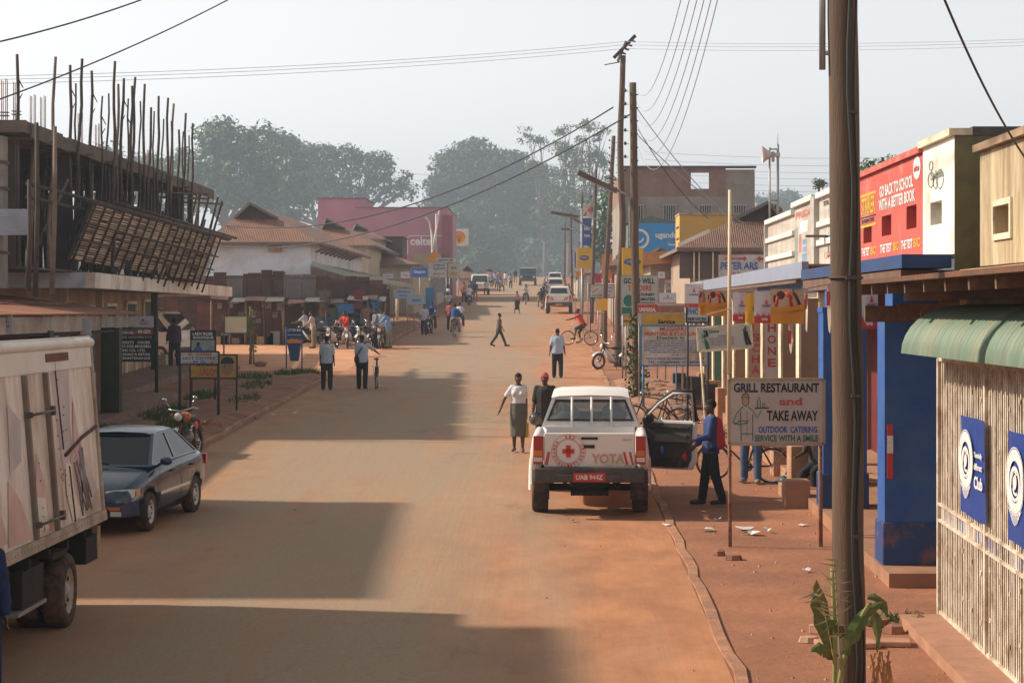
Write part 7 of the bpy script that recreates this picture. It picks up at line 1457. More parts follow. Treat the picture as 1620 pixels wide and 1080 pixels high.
mb = MB(); mb.prism([(-2.2, .45), (-2.25, 1.1), (-2.1, 1.75), (.5, 1.78), (1.0, 1.15), (2.1, 1.05), (2.2, .5)], 'yz', -.88, .88); mb.build('body', SUVP, s, bevel=.06)
mb = MB(); mb.bx(-.78, .78, -2.0, .45, 1.79, 1.88); mb.build('roof', PAINTW, s, bevel=.03)
mb = MB(); mb.add([(-.75, 1.0, 1.18), (.75, 1.0, 1.18), (.68, .56, 1.72), (-.68, .56, 1.72)], [(0, 1, 2, 3)]); mb.v = [(x, y+.015, z+.01) for x, y, z in mb.v]; mb.build('windscreen', GLASSD, s)
for x in (-.66, .66): mb = MB(); mb.box((x, 2.2, .86), (.24, .04, .2)); mb.build('headlight', CLR, s)
for x in (-1, 1):
    for y in (-1.4, 1.4): wheel(s, x*.80, y, .38, .24, SILV, x)
mb = MB(); mb.bx(-.85, .85, 2.2, 2.32, .5, .68); mb.build('bumper', GREYPL, s)
# --- bicycles and motorcycles
def bicycle(loc, rz, label, steer=0, group='bicycles', frame=None, name='bicycle'):
    t = thing(name, label, 'bicycle', loc, rz, group); fm = frame or BLACK; r = .335
    for y in (-.52, .55):
        mb = MB(); mb.torus((0, y, r), r-.02, .021, 'X', 26, 6); w = mb.build('wheel', TYRE, t); mb = MB(); mb.torus((0, y, r), r-.045, .012, 'X', 26, 5)
        for i in range(16): a = 2*pi*i/16; mb.bar((0, y, r), (0, y+.29*cos(a), r+.29*sin(a)), .0025, None, 3)
        mb.bar((-.05, y, r), (.05, y, r), .022); mb.build('rim', CHROME, w)
    mb = MB(); bb, st, ht, hb = (0, -.08, .28), (0, -.22, .82), (0, .36, .88), (0, .40, .72)
    for a, b in ((bb, st), (st, ht), (bb, hb), (ht, hb), (hb, (0, .55, r)), ((.0, -.52, r), bb), ((0, -.52, r), st)): mb.bar(a, b, .016)
    mb.build('frame', fm, t)
    mb = MB(); mb.path([(-.27, .26, .99), (-.24, .36, 1.0), (0, .38, .98), (.24, .36, 1.0), (.27, .26, .99)], .012, 6); mb.bar(ht, (0, .37, .98), .013); mb.build('handlebar', CHROME, t)
    mb = MB(); mb.ball((0, -.27, .93), (.09, .13, .035), 8); mb.bar(st, (0, -.26, .92), .013); mb.build('saddle', mat('brown_saddle', (.10, .05, .03), .6), t)
    mb = MB(); [mb.bar((x, -.80, .70), (x, -.25, .70), .009) for x in (-.08, 0, .08)]; [mb.bar((x, -.78, .70), (x*.5, -.52, r), .008) for x in (-.08, .08)]; mb.bx(-.1, .1, -.8, -.3, .70, .715); mb.build('carrier', STEEL, t)
    mb = MB(); mb.lathe([(0, 0), (.09, 0), (.09, .012), (0, .012)], (.03, -.08, .28), 'X', 14); mb.bar((.05, -.08, .28), (.06, -.02, .12), .01); mb.bar((-.03, -.08, .28), (-.04, -.14, .44), .01); mb.box((.10, -.02, .12), (.09, .07, .02)); mb.box((-.09, -.14, .44), (.09, .07, .02)); mb.build('crank', CHROME, t)
    for y in (-.52, .55):
        mb = MB(); vs = []
        for i in range(9): a = R(20+140*i/8); vs += [(-.03, y+.365*cos(a), r+.365*sin(a)), (.03, y+.365*cos(a), r+.365*sin(a))]
        mb.add(vs, [(2*i, 2*i+1, 2*i+3, 2*i+2) for i in range(8)], 0, True); mb.build('mudguard', fm, t)
    return t
def motorbike(loc, rz, label, white=True, group='motorcycles', rider=False, name='motorcycle', col=None, lean=0):
    """small commuter motorcycle; white=True adds the moped leg shield"""
    t = thing(name, label, 'motorcycle', loc, rz, group); r = .30; t.rotation_euler = (0, R(lean), rz); pc = col or mat('bike_red', (.30, .03, .02), .35)
    for y in (-.60, .62):
        mb = MB(); mb.torus((0, y, r), r-.045, .048, 'X', 24, 7); w = mb.build('wheel', TYRE, t); mb = MB(); mb.torus((0, y, r), r-.095, .014, 'X', 20, 5)
        for i in range(12): a = 2*pi*i/12; mb.bar((0, y, r), (0, y+.2*cos(a), r+.2*sin(a)), .004, None, 3)
        mb.bar((-.07, y, r), (.07, y, r), .05); mb.build('rim', CHROME, w)
    mb = MB(); [mb.bar((x, .62, r), (x, .38, .88), .022) for x in (-.07, .07)]; mb.bar((0, .36, .86), (0, -.05, .35), .025); mb.bar((0, .36, .80), (0, -.62, .68), .025); [mb.bar((x, -.60, r), (x, -.40, .66), .022) for x in (-.09, .09)]; mb.bar((-.22, .02, .24), (.22, .02, .24), .014); mb.build('frame', BLACK, t)
    mb = MB(); mb.path([(-.34, .22, .96), (-.26, .30, 1.0), (0, .34, .94), (.26, .30, 1.0), (.34, .22, .96)], .014, 6); [mb.bar((s_*.22, .31, 1.0), (s_*.30, .33, 1.18), .007) for s_ in (-1, 1)]; [mb.ball((s_*.32, .34, 1.2), (.055, .012, .04), 8) for s_ in (-1, 1)]; mb.build('handlebar', CHROME, t)
    mb = MB(); mb.ball((0, .48, .84), (.095, .08, .095), 12); mb.lathe([(0, .02), (.075, .015), (.085, 0)], (0, .545, .84), 'Y', 14, 1); mb.build('headlight', [BLACK, CLR], t)
    mb = MB(); mb.ball((0, -.28, .77), (.13, .42, .07), 12); mb.ball((0, -.5, .79), (.12, .22, .06), 10); mb.build('seat', mat('black_seat', (.03, .03, .03), .5), t)
    mb = MB(); mb.ball((0, .02, .42), (.13, .18, .14), 10); [mb.bx(-.11, .11, .0, .2, .45+.035*i, .462+.035*i) for i in range(4)]; mb.path([(.11, .12, .4), (.13, .0, .25), (.13, -.75, .34)], .03, 7); mb.build('engine', mat('grey_engine', (.28, .27, .26), .45, metal=.4), t)
    if white:
        mb = MB(); vs = []
        for (y, z, w, k) in ((.42, .80, .09, 0), (.38, .66, .20, .05), (.24, .46, .25, .08), (.12, .30, .24, .08)): vs += [(-w, y-k, z), (-w*.5, y, z), (0, y+.03, z), (w*.5, y, z), (w, y-k, z)]
        mb.add(vs, [(5*j+i, 5*j+i+1, 5*j+i+6, 5*j+i+5) for j in range(3) for i in range(4)], 0, True); o = mb.build('leg_shield', mat('white_shield', (.72, .71, .68), .35, .04), t); md = o.modifiers.new('s', 'SOLIDIFY'); md.thickness = .02
    else:
        mb = MB(); mb.ball((0, .12, .82), (.13, .24, .11), 12); mb.build('tank', pc, t); mb = MB(); [mb.ball((s_*.14, -.18, .62), (.02, .14, .09), 8) for s_ in (-1, 1)]; mb.build('side_cover', pc, t)
    mb = MB(); 
    for y, a0, a1 in ((.62, 35, 150), (-.60, 30, 150)):
        vs = []
        for i in range(9): a = R(a0+(a1-a0)*i/8); vs += [(-.06, y+.345*cos(a), r+.335*sin(a)), (0, y+.36*cos(a), r+.35*sin(a)), (.06, y+.345*cos(a), r+.335*sin(a))]
        mb.add(vs, [(3*i+q, 3*i+q+1, 3*i+q+4, 3*i+q+3) for i in range(8) for q in (0, 1)], 0, True)
    mb.build('mudguard', CHROME if not white else mat('white_shield', (1, 1, 1)), t)
    for s_ in (-1, 1): mb = MB(); mb.ball((s_*.17, .40, .88), .035, 6); mb.ball((s_*.14, -.78, .66), .03, 6); mb.build('indicator', AMB, t)
    mb = MB(); mb.box((0, -.80, .68), (.1, .05, .08)); mb.build('tail_light', TAIL, t)
    mb = MB(); mb.bar((-.02, -.02, .3), (-.2, -.1, .0), .012); mb.build('kickstand', BLACK, t)
    return t
motorbike(G(300, 722), R(172), 'black motorcycle with orange side panel parked nose out on the left kerb', False, name='motorcycle', col=mat('orange_red_tank', (.45, .08, .03), .4), lean=5)
mb_ = motorbike(G(968, 584), R(125), 'cream moped parked nose to the road beside the tallest pole', True, lean=-6)
ROWL = [(492, 548, 95, 'parked sideways, leftmost of the motorcycle taxis'), (527, 551, 170, 'white shielded one nose towards us right of the seated rider'), (550, 551, 185, 'white shielded one beside the red jacket'), (577, 551, 160, 'white shielded one with long handlebar left of the blue shirt'), (604, 552, 178, 'dark one in front of the pale blue shirt'), (538, 545, 150, 'dark one half hidden in the second rank'), (590, 546, 190, 'dark one in the second rank by the street corner')]
BK = mat('bike_black_paint', (.03, .03, .035), .35)
for i, (px, py, rz, lb) in enumerate(ROWL): motorbike(G(px, py), R(rz), 'motorcycle taxi by the stalls, '+lb, white=('white' in lb or i == 0), group='motorcycle taxis waiting by the stalls', col=BK, lean=4)
motorbike(GX(680, 116.5), R(176), 'loaded motorcycle riding towards us on the far left', False, 'motorcycles riding on the street', col=BK)
motorbike(GX(858, 165), R(4), 'motorcycle ridden away beside the chevron pickup', False, 'motorcycles riding on the street', col=BK)
motorbike(GX(742, 176), R(5), 'motorcycle under the rider in the bright white shirt', False, 'motorcycles riding on the street', col=BK)
bicycle(G(596, 615), R(2), 'black bicycle pushed by the man with a shoulder bag')
bicycle(GX(719, 112), R(-3), 'bicycle under the rider in the dark blue coat')
rb = bicycle(G(917, 546), R(95), 'pale green bicycle ridden leftwards by the man in red', frame=mat('pale_green_frame', (.32, .40, .36), .5))
bicycle(GX(787, 232), R(180), 'faint bicycle ridden towards us near the far minibus')
bicycle(GX(832, 178), R(178), 'bicycle of the rider in cream in the middle of the road')
for i, (px, py, rz, lb) in enumerate(((1040, 688, 70, 'silver bicycle behind the open pickup door, leftmost'), (1075, 690, 110, 'bicycle seen through the open door window'), (1175, 762, 75, 'bicycle behind the person in jeans'))):
    b = bicycle(G(px, py), R(rz), lb, group='bicycles parked on the right pavement'); b.rotation_euler = (R(3), R(8 if i % 2 else -7), R(rz))
# ================================================================= PEOPLE
SKIN = mat('dark_brown_skin', (.10, .052, .032), .5, .06, 8, spec=.45)
HAIR = mat('black_hair', (.012, .010, .009), .9, .2, 20)
EYEW = mat('eye_white', (.6, .58, .55), .4, .02)
def capsule(mb, p0, p1, r0, r1, sx=1., n=10, xa=Vector((1, 0, 0)), flat=False):
    """tapered capsule, widened by sx along the lateral axis xa"""
    p0, p1 = Vector(p0), Vector(p1); d = (p1-p0); L_ = d.length; d = d.normalized() if L_ > 1e-6 else Vector((0, 0, 1))
    a = xa-d*xa.dot(d); a = a.normalized() if a.length > .05 else d.orthogonal().normalized(); b = d.cross(a); vs = []; rings = []
    for k in range(4): ph = -pi/2+pi/2*k/4+.15*(k == 0); rings.append((p0+d*r0*sin(ph), r0*cos(ph)))
    if flat: rings = [(p0, r0*.1), (p0+d*.001, r0*.9)]
    rings.append((p0+d*(.01 if flat else 0), r0)); rings.append((p1, r1))
    for k in range(1, 5): ph = pi/2*k/4-.15*(k == 4); rings.append((p1+d*r1*sin(ph), r1*cos(ph)))
    for c, r in rings:
        for i in range(n): t_ = 2*pi*i/n; vs.append(c+a*cos(t_)*r*sx+b*sin(t_)*r)
    m = len(rings); fs = [(j*n+i, j*n+(i+1) % n, (j+1)*n+(i+1) % n, (j+1)*n+i) for j in range(m-1) for i in range(n)]+[tuple(range(n-1, -1, -1)), tuple(range((m-1)*n, m*n))]
    mb.add(vs, fs, 0, True)
def blob(name, mb, material, parent, voxel, smooth=3):
    o = mb.build(name, material); md = o.modifiers.new('r', 'REMESH'); md.mode = 'VOXEL'; md.voxel_size = voxel; md.use_smooth_shade = True
    md = o.modifiers.new('s', 'SMOOTH'); md.iterations = smooth; md.factor = .5; bake(o); o.parent = parent; return o
CLOTH = {}
def cloth(name, col):
    return mat('cloth_'+name, col, .95, .10, 9, bump=.8, fine=11)
def fk(h, pose):
    """joints from angles (degrees) in local space: x lateral, y forward"""
    p = dict(lean=0, hl=0, hr=0, kl=0, kr=0, sl=0, sr=0, el=10, er=10, al=8, ar=8, side=0, turn=0, spread=3, nod=0, twist=0); p.update(pose)
    th, sh, ua, fa = .245*h, .245*h, .170*h, .150*h; J = {}
    hip = Vector((0, 0, 0)); ln = R(p['lean']); up = Vector((0, sin(ln), cos(ln))); J['hip'] = hip; J['waist'] = hip+up*.10*h; J['chest'] = hip+up*.235*h+Vector((0, .0, 0)); J['neck'] = hip+up*.30*h; nd = ln*.5+R(p['nod'])
    J['head'] = J['neck']+Vector((0, sin(nd), cos(nd)))*.092*h+Vector((0, .012*h, 0)); tw = R(p['twist'])
    for s, k in ((-1, 'l'), (1, 'r')):
        a = R(p['h'+k]); b = a-R(p['k'+k]); sp = sin(R(p['spread']))*s; H0 = Vector((s*.052*h, 0, -.005*h)); K = H0+Vector((sp*th, sin(a)*th, -cos(a)*th)); A_ = K+Vector((sp*.3*sh, sin(b)*sh, -cos(b)*sh)); J['h'+k], J['k'+k], J['a'+k] = H0, K, A_
        fy = max(-.9, min(.9, sin(b*.6))); J['t'+k] = A_+Vector((s*.012*h, .10*h, -.024*h-.0*fy+(-.03*h if b < -.5 else 0)))
        S0 = hip+up*.280*h+Vector((s*(.078 if p.get('_w') else .092)*h, -s*sin(tw)*.08*h, 0)); a = R(p['s'+k])-0; ab = R(p['a'+k]); E = S0+Vector((s*sin(ab)*ua, sin(a)*cos(ab)*ua, -cos(a)*cos(ab)*ua)); b = a+R(p['e'+k]); W_ = E+Vector((s*sin(ab*.6)*fa, sin(b)*fa, -cos(b)*fa*cos(ab*.6))); J['s'+k], J['e'+k], J['w'+k] = S0, E, W_; J['d'+k] = (W_-E).normalized()
    return J, p
def hand(mb, W_, d, s, h, voxel):
    d = d.normalized(); lat = d.cross(Vector((1, 0, 0))); lat = (Vector((0, 1, 0))-d*d.y).normalized() if True else lat; nrm = d.cross(lat).normalized(); k = h/1.7
    capsule(mb, W_, W_+d*.05*k, .022*k, .026*k, 1.35, 8, lat)
    if voxel > .016: capsule(mb, W_+d*.06*k, W_+d*.13*k, .024*k, .014*k, 1.4, 8, lat); capsule(mb, W_+d*.03*k+lat*.025*k, W_+d*.07*k+lat*.05*k, .013*k, .010*k, 1, 6); return
    for i, (o, l_) in enumerate(((.030, .070), (.010, .080), (-.010, .074), (-.028, .058))):
        b0 = W_+d*.075*k+lat*o*k; b1 = b0+d*l_*.5*k; b2 = b1+(d*.8+nrm*s*.5).normalized()*l_*.5*k; capsule(mb, b0-d*.02*k, b1, .0105*k, .0095*k, 1, 6); capsule(mb, b1, b2, .0095*k, .008*k, 1, 6)
    capsule(mb, W_+d*.02*k+lat*.02*k, W_+d*.06*k+lat*.055*k+nrm*s*.012*k, .014*k, .011*k, 1, 6); capsule(mb, W_+d*.06*k+lat*.055*k+nrm*s*.012*k, W_+d*.09*k+lat*.06*k+nrm*s*.02*k, .011*k, .009*k, 1, 6)
def person(label, loc, face, h=1.68, pose={}, top='white', tcol=(.6, .6, .6), bot='dark', bcol=(.03, .03, .04), skirt=False, sleeve=.75, det=1, zoff=None, cap=None, slim=1., group=None, build=1., shoe=(.02, .018, .018), barefoot=False, shorts=False, coat=False, woman=False):
    """face: heading in degrees, 0 = facing away from the camera (+Y), 180 = facing us"""
    t = thing('person', label, 'person', loc, R(face), group); J, p = fk(h, dict(pose, _w=woman)); vx = {0: .034, 1: .022, 2: .0125}[det]; q = h*slim
    low = min(J['al'].z, J['ar'].z, J['tl'].z+.015*h, J['tr'].z+.015*h)-.042*h; up = Vector((0, 0, -low if zoff is None else zoff)); J = {k: (v+up if k[0] != 'd' else v) for k, v in J.items()}
    mb = MB(); X = Vector((1, 0, 0)); sw = 1
    capsule(mb, J['hip'], J['waist'], .072*q, .066*q, 1.35); capsule(mb, J['waist'], J['chest'], .062*q, .078*q, 1.4)
    capsule(mb, J['sl'], J['sr'], .036*q, .036*q); capsule(mb, J['chest'], J['neck']-Vector((0, 0, .01*h)), .066*q, .04*q, 1.6); capsule(mb, J['neck'], J['head'], .030*q, .030*q)
    hd = J['head']; capsule(mb, hd+Vector((0, -.006*h, .014*h)), hd+Vector((0, .002*h, -.012*h)), .054*h, .048*h, .86); capsule(mb, hd+Vector((0, .014*h, -.025*h)), hd+Vector((0, .020*h, -.045*h)), .030*h, .020*h, 1.1)
    if det:
        capsule(mb, hd+Vector((0, .046*h, .006*h)), hd+Vector((0, .054*h, -.014*h)), .006*h, .009*h)
        for s in (-1, 1): capsule(mb, hd+Vector((s*.041*h, -.002*h, .008*h)), hd+Vector((s*.043*h, -.004*h, -.010*h)), .008*h, .007*h)
    for k, s in (('l', -1), ('r', 1)):
        capsule(mb, J['s'+k], J['e'+k], .030*q, .023*q); capsule(mb, J['e'+k], J['w'+k], .024*q, .015*q); hand(mb, J['w'+k], J['d'+k], s, h, vx)
        capsule(mb, J['h'+k], J['k'+k], .050*q, .032*q); kk = J['k'+k].lerp(J['a'+k], .3)-Vector((0, .012*h, 0)); capsule(mb, J['k'+k], kk, .032*q, .034*q); capsule(mb, kk, J['a'+k], .033*q, .020*q); capsule(mb, J['a'+k]+Vector((0, -.01*h, -.012*h)), J['t'+k], .022*h, .016*h, 1.3)
    blob('body', mb, SKIN, t, vx)
    mb = MB(); capsule(mb, hd+Vector((0, -.014*h, .022*h)), hd+Vector((0, -.004*h, .022*h)), .0525*h, .050*h, .90)
    if woman: capsule(mb, hd+Vector((0, -.035*h, .01*h)), hd+Vector((0, -.045*h, -.005*h)), .034*h, .03*h)
    blob('cap' if cap else 'hair', mb, cap or HAIR, t, vx, 2)
    if cap: mb = MB(); mb.add([hd+Vector(v)*h for v in ((-.035, .035, .035), (.035, .035, .035), (.028, .085, .028), (-.028, .085, .028), (0, .095, .027))], [(0, 1, 2, 4, 3)]); o = mb.build('cap_peak', cap, t); md = o.modifiers.new('s', 'SOLIDIFY'); md.thickness = .01
    if det == 2:
        mb = MB(); [mb.ball(hd+Vector((s*.017*h, .041*h, .006*h)), .0065*h, 8) for s in (-1, 1)]; [mb.ball(hd+Vector((s*.017*h, .0465*h, .006*h)), .0032*h, 6, 1) for s in (-1, 1)]; mb.build('eyes', [EYEW, BLACK], t)
        mb = MB(); mb.ball(hd+Vector((0, .048*h, -.027*h)), (.013*h, .005*h, .0045*h), 8); mb.build('lips', mat('dark_lips', (.10, .035, .03), .5), t)
    e = .012; TM = cloth(top, tcol); BM_ = cloth(bot, bcol)
    mb = MB(); g = .010*h
    capsule(mb, J['hip']+Vector((0, 0, -.055*h if not coat else -.13*h)), J['waist'], .080*q+e*.9, .070*q+e, 1.33, flat=True); capsule(mb, J['waist'], J['chest'], .068*q+e, .076*q+e*.6, 1.34); capsule(mb, J['sl'], J['sr'], .034*q+e*.3, .034*q+e*.3); capsule(mb, J['chest'], J['neck']-Vector((0, 0, .035*h)), .066*q+e*.4, .046*q, 1.45)
    if woman: [capsule(mb, J['chest']+Vector((s*.045*h, .05*h, -.03*h)), J['chest']+Vector((s*.045*h, .055*h, -.035*h)), .038*h, .036*h) for s in (-1, 1)]
    for k in 'lr':
        if sleeve <= 1: capsule(mb, J['s'+k], J['s'+k].lerp(J['e'+k], sleeve), .034*q+e*.4, .031*q+e*.8)
        else: capsule(mb, J['s'+k], J['e'+k], .034*q+e*.5, .028*q+e*.6); capsule(mb, J['e'+k], J['e'+k].lerp(J['w'+k], sleeve-1), .030*q+e*.7, .024*q+e*.6)
    blob('shirt', mb, TM, t, vx, 4)
    if skirt:
        mb = MB(); kz = (J['kl']+J['kr'])/2-Vector((0, 0, .04*h)); capsule(mb, J['waist']+Vector((0, 0, -.02*h)), J['hip']+Vector((0, 0, -.05*h)), .072*q+e, .085*q+e, 1.32); capsule(mb, J['hip']+Vector((0, 0, -.05*h)), kz, .085*q+e, .075*q+e*1.5, 1.3) if False else capsule(mb, kz-Vector((0, 0, .05*h)), J['hip']+Vector((0, 0, -.05*h)), .072*q+e*1.5, .085*q+e, 1.3, flat=True); blob('skirt', mb, BM_, t, vx, 3)
    else:
        mb = MB(); capsule(mb, J['hip']-Vector((0, 0, .01*h)), J['waist']-Vector((0, 0, .02*h)), .077*q+e*.5, .068*q+e*.5, 1.36)
        for k in 'lr':
            capsule(mb, J['h'+k], J['k'+k], .055*q+e*.8, .042*q+e)
            if not shorts: capsule(mb, J['k'+k], J['a'+k]+Vector((0, 0, .01*h)), .041*q+e, .034*q+e*1.1)
        blob('trousers', mb, BM_, t, vx, 4)
    if not barefoot:
        for k in 'lr':
            mb = MB(); capsule(mb, J['a'+k]+Vector((0, -.014*h, -.018*h)), J['t'+k]+Vector((0, 0, .0)), .026*h, .020*h, 1.35, 8); mb.build('shoe', mat('shoe_%.2f' % shoe[0], shoe, .5), t)
    return t
WALK = dict(hl=20, kl=6, hr=-14, kr=14, sl=-14, sr=16, el=12, er=18); WALK2 = dict(hl=-14, kl=14, hr=20, kr=6, sl=16, sr=-12, el=18, er=12); STAND = dict(hl=2, kl=2, hr=-2, kr=2, sl=2, sr=4)
# near people
w = person('woman in white top and long grey green skirt beside the pickup, one hand out', G(820, 716), 176, 1.66, dict(WALK, ar=34, sr=4, er=6, al=5, hl=8, hr=-6, kl=3, kr=6, spread=1), 'white_tee', (.66, .65, .68), 'grey_skirt', (.13, .125, .10), True, .7, 2, woman=True, slim=.93, barefoot=True)
def prop(name, label, cat, loc, rz=0, group=None): return thing(name, label, cat, loc, rz, group)
mb = MB(); mb.prism([(-.09, 0), (.09, 0), (.10, .30), (-.10, .30)], 'yz', -.045, .045); mb.path([(0, -.07, .3), (0, 0, .42), (0, .07, .3)], .008, 5); o = mb.build('carrier_bag', mat('yellow_bag', (.50, .36, .04), .6)); o.location = G(833, 716)+Vector((0, .05, .32)); tag(o, 'yellow plastic bag hanging from the hand of the woman in white', 'bag')
m1 = person('man in black shirt and red cap half hidden behind the pickup', G(862, 728), 172, 1.76, dict(STAND, al=16, ar=10, el=20, hl=8, hr=-8), 'black_shirt', (.035, .035, .03), 'dark_trousers', (.03, .028, .03), False, .8, 2, cap=mat('red_cap', (.55, .06, .06), .8))
mb = MB(); mb.ball((0, 0, 0), (.14, .16, .135), 14); mb.ball((0, -.09, -.02), (.11, .09, .07), 10, 1); o = mb.build('crash_helmet', [mat('black_helmet', (.015, .015, .017), .15, spec=.8), GLASSD]); o.location = P(848, 662, 44.0); tag(o, 'black crash helmet carried by the man in the red cap', 'helmet')
m2 = person('man in blue red sports jacket standing at the open pickup door', G(1124, 800), 95, 1.74, dict(hl=-8, kl=8, hr=9, kr=2, sl=14, sr=8, el=62, er=40, lean=-2, nod=4), 'blue_jacket', (.04, .07, .19), 'black_trousers', (.018, .018, .022), False, 1.8, 2)
m2.location = G(1124, 799)
mb = MB(); capsule(mb, (-.0, -.10, 1.36), (.0, -.14, 1.02), .10, .11, 1.6); capsule(mb, (.16, -.02, 1.40), (.17, .02, 1.1), .05, .05); o = blob('shoulder_bag', mb, mat('red_bag', (.50, .035, .04), .8, .12, 6), None, .014); o.location = m2.location; o.rotation_euler = m2.rotation_euler; tag(o, 'big red bag slung on the back of the man at the pickup door', 'bag')
m3 = person('person in blue jeans standing behind the restaurant board', G(1188, 764), 165, 1.72, dict(STAND, spread=5, hl=6, hr=-5), 'brown_shirt', (.16, .08, .06), 'blue_jeans', (.06, .11, .20), False, .8, 1, shoe=(.25, .2, .2))
mb = MB(); m4 = person('seated person in black trousers on the shop step behind the board post', GX(1294, 38.0, .40), 150, 1.70, dict(hl=80, hr=74, kl=88, kr=70, lean=-4, sl=30, sr=35, el=40, er=40), 'dark_shirt', (.05, .04, .04), 'black_trousers', (.018, .018, .022), False, .8, 1, zoff=.10)
m5 = person('man in pale blue shirt and black trousers walking away right of the road centre', G(882, 598), 0, 1.66, dict(hl=5, kl=3, hr=-5, kr=6, sl=-4, sr=6, al=14, ar=12, el=10, er=12), 'sky_shirt', (.40, .50, .62), 'black_trousers', (.018, .018, .022), False, .85, 1, slim=1.08)
m6 = person('left one of two men in grey blue shirts walking away on the left', G(517, 617), 2, 1.66, dict(hl=6, kl=4, hr=-6, kr=8, al=7, ar=9), 'grey_blue_shirt', (.40, .46, .54), 'black_trousers', (.018, .018, .022), False, .85, 1, slim=1.06)
m7 = person('man with black shoulder bag pushing a bicycle on the left', G(573, 616), -4, 1.68, dict(hl=8, kl=4, hr=-8, kr=10, ar=42, sr=38, er=22, al=6), 'grey_blue_shirt', (.40, .46, .54), 'black_trousers', (.018, .018, .022), False, .85, 1, slim=1.06)
mb = MB(); capsule(mb, (-.16, -.12, .96), (-.15, -.13, .88), .09, .09, .9); mb.path([(-.19, -.10, 1.0), (-.02, -.15, 1.25), (.12, -.06, 1.45), (.12, .06, 1.44), (-.06, .16, 1.2), (-.2, .08, 1.0)], .014, 5); o = mb.build('shoulder_bag', mat('black_bag', (.02, .02, .02), .7)); o.location = m7.location; tag(o, 'black shoulder bag on the man pushing the bicycle', 'bag')
m8 = person('boy in olive vest striding right across the middle of the road', G(790, 548), -88, 1.56, dict(hl=24, kl=4, hr=-24, kr=10, sl=-18, sr=14, el=8, er=14), 'olive_vest', (.10, .085, .06), 'dark_green_trousers', (.04, .045, .04), False, .2, 1, slim=.88)
m9 = person('woman in pink sleeveless top and black skirt crossing far up the road', G(818, 497), -160, 1.62, dict(hl=14, kl=4, hr=-8, kr=14, er=70, sr=10), 'pink_top', (.55, .20, .22), 'black_skirt', (.03, .03, .035), True, .3, 1, woman=True, slim=.95, barefoot=True)
m10 = person('man in purple brown jacket standing on the left pavement, back to us', GX(276, 79, .12), 10, 1.74, dict(STAND, al=14, ar=6, el=25, spread=4), 'plum_jacket', (.07, .035, .07), 'navy_trousers', (.03, .035, .05), False, 1.7, 1, slim=1.1)
m11 = person('person in dark blue overall cut off by the left edge beside the truck', (-5.14, 20.0, gz(20)), 185, 1.70, dict(STAND, ar=8, al=10), 'navy_overall', (.02, .035, .10), 'navy_overall', (.02, .035, .10), False, 1.9, 2)
m12 = person('person in pale blue shirt in the shadow between truck and dark post', GX(143, 52), 120, 1.68, dict(STAND, al=14), 'dim_blue_shirt', (.20, .27, .36), 'dark_trousers', (.03, .028, .03), False, .9, 1)
# people of the motorcycle taxi rank
RIDE = dict(hl=70, kl=70, hr=70, kr=70, lean=8, sl=45, sr=45, el=25, er=25, spread=12, al=14, ar=14)
person('rider in lavender shirt sitting sideways on the leftmost motorcycle taxi', G(484, 548)+Vector((0, .1, 0)), 80, 1.68, dict(RIDE, hl=50), 'lavender_shirt', (.42, .40, .50), 'navy_trousers', (.03, .035, .05), False, .9, 1, zoff=.90)
person('rider in beige jacket by the leftmost motorcycle taxi', G(496, 551), 95, 1.66, dict(STAND, sl=30, el=50, lean=10), 'beige_jacket', (.42, .36, .28), 'tan_trousers', (.30, .2, .13), False, 1.8, 1)
person('person in bright red jacket on a motorcycle taxi', G(546, 549)+Vector((0, .4, 0)), 150, 1.68, RIDE, 'bright_red_jacket', (.60, .05, .03), 'dark_trousers', (.03, .028, .03), False, 1.8, 1, zoff=.86)
person('man in black and white standing between the motorcycle taxis', G(594, 550), 120, 1.74, dict(STAND, sl=20, el=30), 'black_white_top', (.16, .17, .20), 'black_trousers', (.018, .018, .022), False, 1.5, 1)
person('man in bright blue shirt leaning on the rightmost motorcycle taxi', G(615, 551), 70, 1.70, dict(STAND, lean=14, sl=35, sr=25, el=30, er=30), 'bright_blue_shirt', (.14, .30, .60), 'khaki_trousers', (.26, .24, .18), False, .95, 1)
person('man in white shirt behind the black and white one', G(603, 546), 190, 1.70, STAND, 'cream_shirt', (.50, .48, .45), 'dark_trousers', (.03, .028, .03), False, .9, 0)
